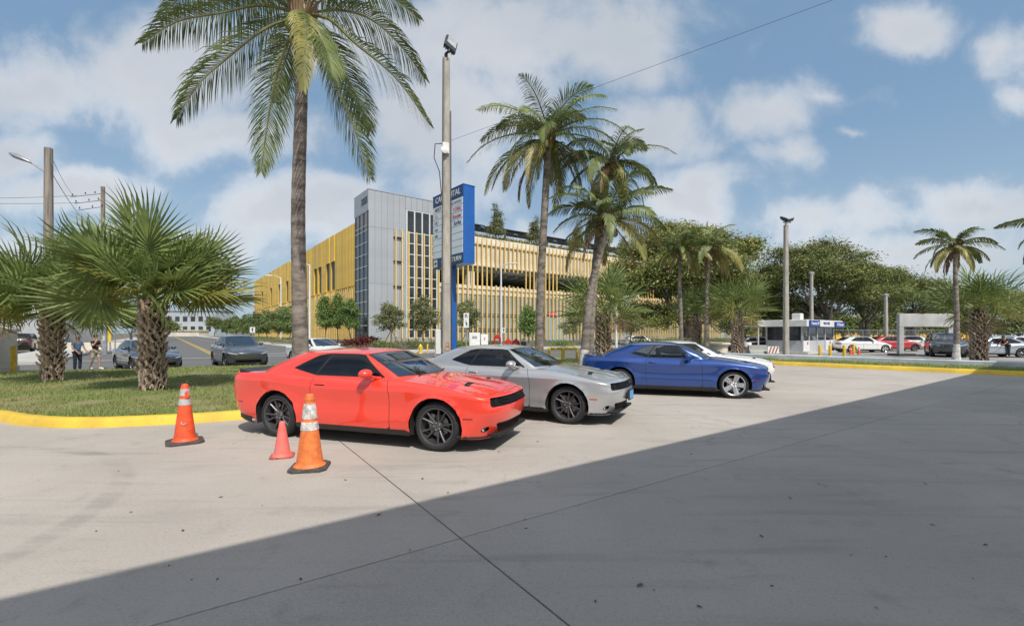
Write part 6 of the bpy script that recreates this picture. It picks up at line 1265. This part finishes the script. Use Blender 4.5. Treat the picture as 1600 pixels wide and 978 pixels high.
# ------------------------------------------------------------------ street furniture before the garage
YB = mat('safety_yellow', (.75, .53, .05), .5, var=.08); RDV = mat('valve_red', (.55, .02, .02), .45, var=.08)
def ubar(px, label):
    b = at(px, 26.5); root = thing('barrier_hoop', label, 'barrier', b, R(12), 'yellow pipe barriers by the driveway'); q = MB(); w = .42; q.tube([(-w, 0, -.05), (-w, 0, .72), (-w+.03, 0, .80), (-w+.1, 0, .83), (w-.1, 0, .83), (w-.03, 0, .80), (w, 0, .72), (w, 0, -.05)], .085, 10); q.build('pipe', [YB], root, 50)
ubar(868, 'left yellow pipe hoop barrier behind the windscreen of the silver coupe'); ubar(891, 'right yellow pipe hoop barrier beside the leaning palm trunk')
hy = thing('fire_hydrant', 'small yellow fire hydrant on the far pavement', 'hydrant', at(657, 38.4)); q = MB(); q.lathe([(.20, 0), (.20, .06), (.13, .1), (.13, .5), (.17, .52), (.17, .58), (.12, .68), (.05, .76), (.04, .82), (0, .82)], 14); q.build('barrel', [YB], hy, 40)
for sg in (-1, 1): q = MB(); q.tube([(0, 0, .42), (sg*.22, 0, .42)], .065, 8); q.build('nozzle', [YB], hy, 50)
yb(668, 552, .8, .06, 'thin yellow post right of the fire hydrant', YB, 'small yellow posts by the kerb', 'marker_post')
cab = thing('utility_cabinet', 'pair of white utility cabinets before the slatted facade', 'cabinet', at(748, 47.5), R(8))
for x0, x1, h_ in ((-1.0, .1, 1.75), (.2, .95, 1.6)): o = nb('cabinet', x0, x1, -.4, .4, 0, h_, WHITE, cab); nb('door', x0+.08, x1-.08, -.43, -.402, .2, h_-.15, WHITE, o); nb('vent', x0+.3, x1-.3, -.45, -.432, h_-.6, h_-.35, GALV, o)
bp_ = thing('banner_panel', 'narrow white banner panel on a brown post left of the concrete pole', 'sign', at(684, 31.5)); nb('panel', -.13, .2, -.03, .03, .3, 1.98, WHITE, bp_); nb('post', -.2, -.132, -.035, .035, -.05, 1.95, STAKE, bp_)
def road_sign(px, Y, ytop, ybot, w, label, marks):
    root = thing('road_sign', label, 'road sign', at(px, Y)); z0, z1 = Zp(ybot, Y), Zp(ytop, Y); q = MB(); q.tube([(0, .04, -.05), (0, .04, z1-.05)], .03, 6); q.build('post', [GALV], root, 50); p_ = nb('panel', -w/2, w/2, -.012, .012, z0, z1, WHITE, root); marks(p_, z0, z1, w)
def ped(p_, z0, z1, w):
    h_ = z1-z0; text('R', h_*.36, BLK, p_, (0, -.016, z0+h_*.78), (R(90), 0, 0), .002)
    q = MB(); q.prism([(-.06, 0), (.02, .12), (-.1, .3), (.0, .36), (.08, .26), (.1, .1), (.05, 0)], .016, .02, 0, Matrix.Translation((0, 0, z0+h_*.14)) @ Matrix.Rotation(R(90), 4, 'X')); q.tube([(-.02, -.02, z0+h_*.47), (-.02, -.021, z0+h_*.5)], .045, 8); q.build('figure', [BLK], p_, None)
def arrow(p_, z0, z1, w): q = MB(); m = (z0+z1)/2; q.prism([(-.05, -.2), (.05, -.2), (.05, .05), (.14, .05), (0, .22), (-.14, .05), (-.05, .05)], .016, .02, 0, Matrix.Translation((0, 0, m)) @ Matrix.Rotation(R(90), 4, 'X')); q.build('arrow', [BLK], p_, None)
road_sign(728.5, 43, 489, 512, .50, 'tall white road sign with black symbols right of the blue post', ped); road_sign(394.5, 47, 511, 520, .55, 'small white road sign above the dark grey crossover', arrow)
road_sign(787, 52, 512, 520, .4, 'small white sign beside the red fire valves', arrow)
def valve(px, Y, label, h_):
    root = thing('fire_valve', label, 'fire valve', at(px, Y, .1), R(20), 'red fire valves before the slatted facade'); q = MB(); q.tube([(-.35, 0, 0), (-.35, 0, h_*.7), (-.3, 0, h_*.8), (.3, 0, h_*.8), (.35, 0, h_*.7), (.35, 0, 0)], .10, 8); q.build('pipe', [RDV], root, 50)
    q = MB(); M_ = Matrix.Translation((0, -.05, h_*.8)) @ Matrix.Rotation(R(90), 4, 'X'); q.lathe([(.0, -.2), (.24, -.18), (.26, 0), (.24, .1), (0, .12)], 12, 0, M_); q.build('valve_body', [RDV], root, 50); q = MB(); q.tube([(0, 0, h_*.8), (0, 0, h_*1.15)], .03, 6); q.lathe([(.2, h_*1.15), (.2, h_*1.15+.03)], 12); q.build('hand_wheel', [RDV], root, 50)
valve(794, 50, 'squat red fire valve set right of the small white sign', .9); valve(806, 51, 'red fire valve farther right, beside the grey pump', .85); valve(777, 52, 'taller red fire valve left of the small white sign', 1.5)
pu = thing('pump', 'small dark grey pump right of the red fire valves', 'pump', at(818, 51, .1)); q = MB(); q.bbox((0, 0, .4), (.6, .5, .5), .06); q.tube([(-.4, 0, .4), (-.7, 0, .45), (-.75, 0, 0)], .07, 6); q.build('housing', [DKGRY], pu, 40); q = MB(); q.lathe([(.2, .65), (.2, .9), (.1, 1.0)], 10); q.build('motor', [GALV], pu, 40)
# ------------------------------------------------------------------ left edge
LB = thing('grey_building', 'plain grey flat-roofed building at the far left', 'building', at(-60, 62), R(12)); GW = mat('grey_wall_panel', (.44, .45, .46), .8, var=.05, scale=.5)
nb('wall', -14, 10.5, 0, 8, 0, 5.2, GW, LB); nb('parapet', -14.1, 10.6, -.1, 8.1, 5.2, 5.6, WHITE, LB)
for x in np.arange(-12, 10, 3.0): nb('panel', x+.06, x+2.94, -.05, -.003, .3, 5.1, GW, LB)
pd = thing('pedestal', 'pale square pedestal column at the left picture edge', 'column', at(-2, 19)); nb('shaft', -.9, .38, -.4, .4, -.02, 1.78, CONCL, pd); nb('cap', -.96, .44, -.46, .46, 1.78, 1.9, CONCL, pd); nb('plinth', -.94, .42, -.44, .44, -.02, .35, CONCL, pd)
bo = yb(21, 586, 1.2, .095, 'tall yellow bollard beside the pale pedestal', YEL, 'single bollards')
bm2 = thing('boom_arm', 'short white boom arm leaning over the tall yellow bollard', 'barrier arm', at(22, 19.2)); q = MB(); q.tube([(-.3, .1, .95), (.35, .1, 1.45)], .035, 6); q.build('arm', [WHITE], bm2, None)
gs = thing('street_sign', 'back of a grey street sign on a thick post left of the woven palm', 'road sign', at(163, 37), R(8)); nb('post', -.16, .2, -.08, .08, -.05, 3.0, GALV, gs); nb('post', .75, .83, -.04, .04, -.05, 2.9, GALV, gs); nb('panel', -.65, 1.25, -.12, -.085, Zp(512, 37), Zp(497, 37), GALV, gs); text('3', .5, WHITE, gs, (.0, -.09, Zp(529, 37)), (R(90), 0, 0), .004)
ms = thing('marker_board', 'yellow and black hazard board on a post left of the woven palm', 'sign', at(172, 40)); nb('post', -.04, .04, -.04, .04, 0, 2.4, GALV, ms); nb('board', -.15, .15, -.07, -.042, .9, 2.2, YB, ms)
def fence(label, a, b_, h_, n_):
    root = thing('chain_link_fence', label, 'fence', a); d = b_-a; L_ = d.length; u = d.normalized(); root.rotation_euler = (0, 0, math.atan2(u.y, u.x))
    for i in range(n_+1): q = MB(); q.tube([(L_*i/n_, 0, -.05), (L_*i/n_, 0, h_)], .035, 6); q.build('post', [GALV], root, 50)
    q = MB(); q.tube([(0, 0, h_-.02), (L_, 0, h_-.02)], .025, 5); q.build('top_rail', [GALV], root, 50)
    q = MB(); s = .16
    for k in range(int((L_+h_)/s)):
        for sg in (1, -1):
            x0 = k*s-(h_ if sg > 0 else 0); x1 = x0+sg*h_; 
            if sg < 0: x0, x1 = k*s, k*s-h_
            za, zb_ = 0., h_
            if min(x0, x1) < 0 or max(x0, x1) > L_: continue
            q.v += [(x0-.006, 0, 0), (x0+.006, 0, 0), (x1+.006, 0, h_), (x1-.006, 0, h_)]; o_ = len(q.v)-4; q.f.append((o_, o_+1, o_+2, o_+3)); q.m.append(0)
    stuff(q.build('wire_mesh', [GALV], root, None))
fence('galvanised chain-link fence behind the two men at left', at(92, 46), at(262, 54), 2.0, 7); fence('grey chain-link fence behind the cars in the far lot', at(1302, 55), at(1475, 60), 2.1, 8)
nb2 = thing('roadside_wall', 'low cream wall along the far side of the left street', 'wall', at(150, 44)); nb('coping', -6, 4.5, -.2, .2, 0, .8, CONCL, nb2)
# ------------------------------------------------------------------ far background
FW = mat('far_white_wall', (.42, .46, .50), .8, var=.05, scale=.1)
fb = thing('far_building', 'pale distant building closing the end of the left street', 'building', at(292, 230), R(-8))
nb('wall', -14, 16, 0, 12, 0, 12.5, FW, fb); nb('roof', -14.3, 16.3, -.3, 12.3, 12.5, 13.1, GALV, fb); nb('wing', -24, -14.02, 2, 12, 0, 8, FW, fb)
for i in range(6): nb('window', -11+4.4*i, -8.5+4.4*i, -.08, -.003, 7.5, 10, PANE, fb); nb('window', -11+4.4*i, -8.5+4.4*i, -.08, -.003, 2.5, 5, PANE, fb)
nb('lower_annex', -10, 12, -6, -.1, 0, 2.6, CONCL, fb); nb('annex_roof', -10.5, 12.5, -6.5, -.1, 2.6, 3.2, mat('pale_yellow_fascia', (.62, .54, .30), .7), fb)
yw = thing('yellow_warehouse', 'long yellow building glimpsed under the shade trees at right', 'building', at(1190, 112), R(-10)); nb('wall', 0, 46, 0, 8, 0, 5.6, SLATC, yw)
for i in range(29): nb('slat', .4+1.6*i, .9+1.6*i, -.3, -.003, .2, 5.8, SLATY, yw)
lw2 = thing('far_building', 'long low pale building behind the lot at the right edge', 'building', at(1440, 120), R(-10)); nb('wall', -10, 70, 0, 20, 0, 6, FW, lw2); nb('roof', -10.3, 70.3, -.3, 20.3, 6, 6.5, WHITE, lw2)
for i in range(12): nb('window', -7+6*i, -4+6*i, -.08, -.003, 1.2, 3.4, PANE, lw2)
BT = 'background trees beyond the left street'
for i, (px, Y, L_, lab) in enumerate(((205, 80, [(205, 500, 26, 14, 0), (185, 505, 18, 12, 0), (225, 506, 18, 11, 0)], 'dark background tree left of the woven palm trunk'), (120, 90, [(120, 505, 24, 12, 0), (95, 508, 18, 9, 0), (140, 508, 16, 9, 0)], 'background tree above the fence at left'), (250, 110, [(250, 508, 16, 9, 0), (262, 512, 12, 6, 0)], 'small background tree near the end of the left street'), (335, 170, [(335, 505, 10, 9, 0), (345, 510, 8, 7, 0)], 'small tree at the far end of the street trees'), (20, 100, [(20, 498, 30, 12, 0), (-30, 500, 34, 14, 0), (60, 506, 18, 8, 0)], 'background tree behind the grey building'))):
    b = at(px, Y); tree('background_tree', lab, 'tree', b, px_blobs(b, L_), 5000, .3, 200+i, [FIC, OLV], (.2, 1.5), 1, BT, 8, .5, .3)
for i, (px, Y, w_, yt, lab) in enumerate(((1165, 82, 34, 482, 'dense dark tree behind the cabbage palm left of the kiosk'), (1215, 84, 30, 488, 'dense dark tree behind the tall grey light pole'), (1262, 86, 26, 486, 'dense dark tree behind the kiosk roof'), (1318, 84, 24, 492, 'dense low tree behind the white side-on saloon'), (1372, 86, 30, 490, 'dense low tree behind the weathered light pole'), (1420, 88, 24, 494, 'dense low tree behind the gantry beam'), (1470, 90, 34, 494, 'dense low tree behind the dark off-road car'), (1530, 92, 30, 496, 'dense low tree behind the right cabbage palm'), (1590, 92, 34, 494, 'dense low tree at the right picture edge'))):
    b = at(px, Y); hh_ = 520-yt; tree('background_tree', lab, 'tree', b, px_blobs(b, [(px, yt+hh_*.45, w_, hh_*.45, 0), (px-w_*.6, yt+hh_*.7, w_*.6, hh_*.4, 1), (px+w_*.6, yt+hh_*.7, w_*.6, hh_*.4, -1), (px, yt+hh_*.9, w_*.9, hh_*.3, -2)]), 6000, .26, 240+i, [FIC, OLV], (.2, 1.2), 1, 'dense trees closing the far side of the lot', 16, .5, .2)
tb = []
for i in range(120): tb.append((rng.uniform(-420, 460), rng.uniform(0, 60), rng.uniform(1.5, 4), rng.uniform(6, 12), 5, rng.uniform(2.5, 4.5)))
tlm = crown_mesh(tb, 26000, .8, np.random.default_rng(9), [FIC, OLV], 8, 1.1, .5, .3); tl = stuff(link('far_tree_line', tlm, None, (0, 300, 0)), 'low green line of far trees along the horizon', 'trees')
# ------------------------------------------------------------------ people
SKIN = mat('skin', (.42, .25, .17), .55, var=.06); SKIND = mat('tanned_skin', (.36, .20, .13), .55, var=.06); HAIRG = mat('grey_hair', (.30, .27, .25), .8); HAIRB = mat('dark_hair', (.03, .022, .018), .7)
TSB = mat('blue_tshirt', (.06, .13, .22), .85, var=.1, scale=12); TRB = mat('dark_trousers', (.022, .03, .045), .85, var=.15, scale=12); TSK = mat('black_tshirt', (.02, .02, .022), .85, var=.1); SHK = mat('khaki_shorts', (.42, .37, .30), .85, var=.08, scale=10); SHW = mat('white_shoe', (.7, .7, .68), .6)
def skin(name, nodes, edges, m, parent, root=0, sub=2):
    me = bpy.data.meshes.new(name); me.from_pydata([n[:3] for n in nodes], edges, []); me.materials.append(m); o = link(name, me, parent)
    sk = o.modifiers.new('skin', 'SKIN'); sk.use_smooth_shade = True
    lay = me.skin_vertices[0] if me.skin_vertices else None
    if lay is None:
        bm = bmesh.new(); bm.from_mesh(me); bm.verts.layers.skin.verify(); bm.to_mesh(me); bm.free(); lay = me.skin_vertices[0]
    for i, n in enumerate(nodes): r = n[3]; lay.data[i].radius = r if isinstance(r, tuple) else (r, r); lay.data[i].use_root = (i == root)
    ss = o.modifiers.new('sub', 'SUBSURF'); ss.levels = sub; ss.render_levels = sub; return o
def person(label, loc, rz, sc, J, skin_m, hair_m, shirt_m, leg_m, shoe_m, shorts=False, group='men standing on the street side'):
    """J: joints in metres for a 1.75 m figure facing +x (y left)"""
    root = thing('person', label, 'person', loc, rz, group); root.scale = (sc,)*3
    P = ['pelvis', 'waist', 'chest', 'neck', 'chin', 'head', 'crown', 'shL', 'elL', 'wrL', 'haL', 'shR', 'elR', 'wrR', 'haR', 'hiL', 'knL', 'anL', 'toL', 'hiR', 'knR', 'anR', 'toR']
    D = dict(pelvis=(0, 0, .95, (.13, .10)), waist=(0, 0, 1.10, (.125, .095)), chest=(.0, 0, 1.32, (.15, .105)), neck=(.0, 0, 1.49, .058), chin=(.02, 0, 1.57, .068), head=(.025, 0, 1.655, .092), crown=(.015, 0, 1.73, .06),
        shL=(0, .17, 1.42, .055), shR=(0, -.17, 1.42, .055), elL=(-.02, .23, 1.14, .042), elR=(-.02, -.23, 1.14, .042), wrL=(.05, .24, .90, .03), wrR=(.05, -.24, .90, .03), haL=(.08, .24, .80, .036), haR=(.08, -.24, .80, .036),
        hiL=(0, .09, .90, .088), hiR=(0, -.09, .90, .088), knL=(.02, .10, .49, .058), knR=(.02, -.10, .49, .058), anL=(-.01, .10, .09, .038), anR=(-.01, -.10, .09, .038), toL=(.15, .11, .035, .034), toR=(.15, -.11, .035, .034))
    for k, v_ in J.items(): D[k] = v_+(D[k][3],) if len(v_) == 3 else v_
    ix = {n: i for i, n in enumerate(P)}; E = [('pelvis', 'waist'), ('waist', 'chest'), ('chest', 'neck'), ('neck', 'chin'), ('chin', 'head'), ('head', 'crown')]
    for s in 'LR': E += [('chest', 'sh'+s), ('sh'+s, 'el'+s), ('el'+s, 'wr'+s), ('wr'+s, 'ha'+s), ('pelvis', 'hi'+s), ('hi'+s, 'kn'+s), ('kn'+s, 'an'+s), ('an'+s, 'to'+s)]
    skin('body', [D[n] for n in P], [(ix[a], ix[b_]) for a, b_ in E], skin_m, root)
    def grow(names, extra, name, m, mids=()):
        L_ = list(names); nodes = []
        for n in L_:
            r = D[n][3]; r = r if isinstance(r, tuple) else (r, r); nodes.append(D[n][:3]+((r[0]+extra, r[1]+extra),))
        ed = [(L_.index(a), L_.index(b_)) for a, b_ in E if a in L_ and b_ in L_]
        for a, b_, t, r in mids:
            pa, pb_ = np.array(D[a][:3]), np.array(D[b_][:3]); nodes.append(tuple(pa*(1-t)+pb_*t)+(r,)); ed.append((L_.index(a), len(nodes)-1))
        skin(name, nodes, ed, m, root)
    grow(['chest', 'waist', 'pelvis', 'shL', 'shR'], .016, 'shirt', shirt_m, [('shL', 'elL', .6, .06), ('shR', 'elR', .6, .06), ('chest', 'neck', .55, .075)])
    if shorts: grow(['pelvis', 'hiL', 'hiR'], .02, 'shorts', leg_m, [('hiL', 'knL', .92, .088), ('hiR', 'knR', .92, .088)])
    else: grow(['pelvis', 'hiL', 'hiR', 'knL', 'knR'], .016, 'trousers', leg_m, [('knL', 'anL', .96, .062), ('knR', 'anR', .96, .062)])
    hd = Vector(D['head'][:3]); q = MB(); q.lathe([(.0, -.10), (.06, -.085), (.097, -.03), (.104, .02), (.09, .075), (.05, .108), (0, .115)], 14, 0, Matrix.Translation(hd+Vector((-.026, 0, .022))) @ Matrix.Diagonal((1, .92, 1, 1))); q.build('hair', [hair_m], root, 80)
    q = MB(); q.tube([hd+Vector((.085, 0, .01)), hd+Vector((.115, 0, -.03)), hd+Vector((.09, 0, -.045))], [.012, .02, .014], 6)
    for s in (-1, 1): q.tube([hd+Vector((-.005, s*.088, .02)), hd+Vector((-.01, s*.098, -.01)), hd+Vector((0, s*.088, -.04))], [.014, .018, .01], 6)
    q.build('face', [skin_m], root, 80); q = MB()
    for s in (-1, 1): q.box(hd+Vector((.086, s*.035, .012)), (.012, .024, .012)); 
    q.box(hd+Vector((.088, 0, -.068)), (.012, .045, .009)); q.build('facial_features', [HAIRB], root, None)
    for s in 'LR':
        a, t = Vector(D['an'+s][:3]), Vector(D['to'+s][:3]); q = MB(); q.tube([a+(a-t)*.35+Vector((0, 0, -.045)), a+Vector((0, 0, -.03)), t+Vector((0, 0, .005)), t+(t-a)*.28], [.04, .056, .05, .03], 8); q.build('shoe', [shoe_m], root, 60)
        w, h_ = Vector(D['wr'+s][:3]), Vector(D['ha'+s][:3]); d = (h_-w).normalized(); sd_2 = d.orthogonal().normalized(); q = MB()
        for k in range(4): o_ = sd_2*(.028*(k-1.5)*.8); q.tube([h_+o_+d*.01, h_+o_+d*(.05+.008*(1.5-abs(k-1.5))), h_+o_*.9+d*(.085+.01*(1.5-abs(k-1.5)))+Vector((.012, 0, -.006))], [.010, .009, .006], 5)
        q.tube([w.lerp(h_, .6)+sd_2*.03, h_+sd_2*.055+d*.02, h_+sd_2*.055+d*.05], [.011, .01, .007], 5); q.build('finger', [skin_m], root, 60)
    return root
person('man in blue T-shirt and dark trousers holding his arm out downwards', at(121, 20.4), R(-20), .92, dict(elL=(.10, .22, 1.16), wrL=(.30, .20, 1.02), haL=(.40, .19, .96), elR=(.06, -.22, 1.15), wrR=(.27, -.16, 1.0), haR=(.36, -.14, .93)), SKIND, HAIRG, TSB, TRB, TRB)
person('man in black T-shirt and pale shorts with a hand raised to his chin', at(149, 21.6), R(-12), .93, dict(elR=(.14, -.20, 1.20), wrR=(.20, -.10, 1.44), haR=(.16, -.05, 1.53), elL=(.10, .22, 1.15), wrL=(.24, .02, 1.22), haL=(.26, -.08, 1.22), knL=(.12, .10, .50), anL=(.18, .10, .10), toL=(.34, .11, .04), knR=(-.04, -.10, .49), anR=(-.22, -.10, .10), toR=(-.07, -.11, .04)), SKIN, HAIRB, TSK, SHK, SHW, True)
person('dark-clothed person bending beside the silver saloon at far right', at(1574, 32), R(190), .95, dict(waist=(.04, 0, 1.09, (.12, .09)), chest=(.20, 0, 1.26, (.14, .1)), neck=(.32, 0, 1.38), chin=(.38, 0, 1.43), head=(.41, 0, 1.50), crown=(.42, 0, 1.57), shL=(.22, .17, 1.34), shR=(.22, -.17, 1.34), elL=(.36, .2, 1.1), elR=(.36, -.2, 1.1), wrL=(.55, .15, 1.0), wrR=(.55, -.15, 1.0), haL=(.64, .14, .98), haR=(.64, -.14, .98)), SKIND, HAIRB, TSK, TRB, TRB, group='people in the far lot')
bake_texts()
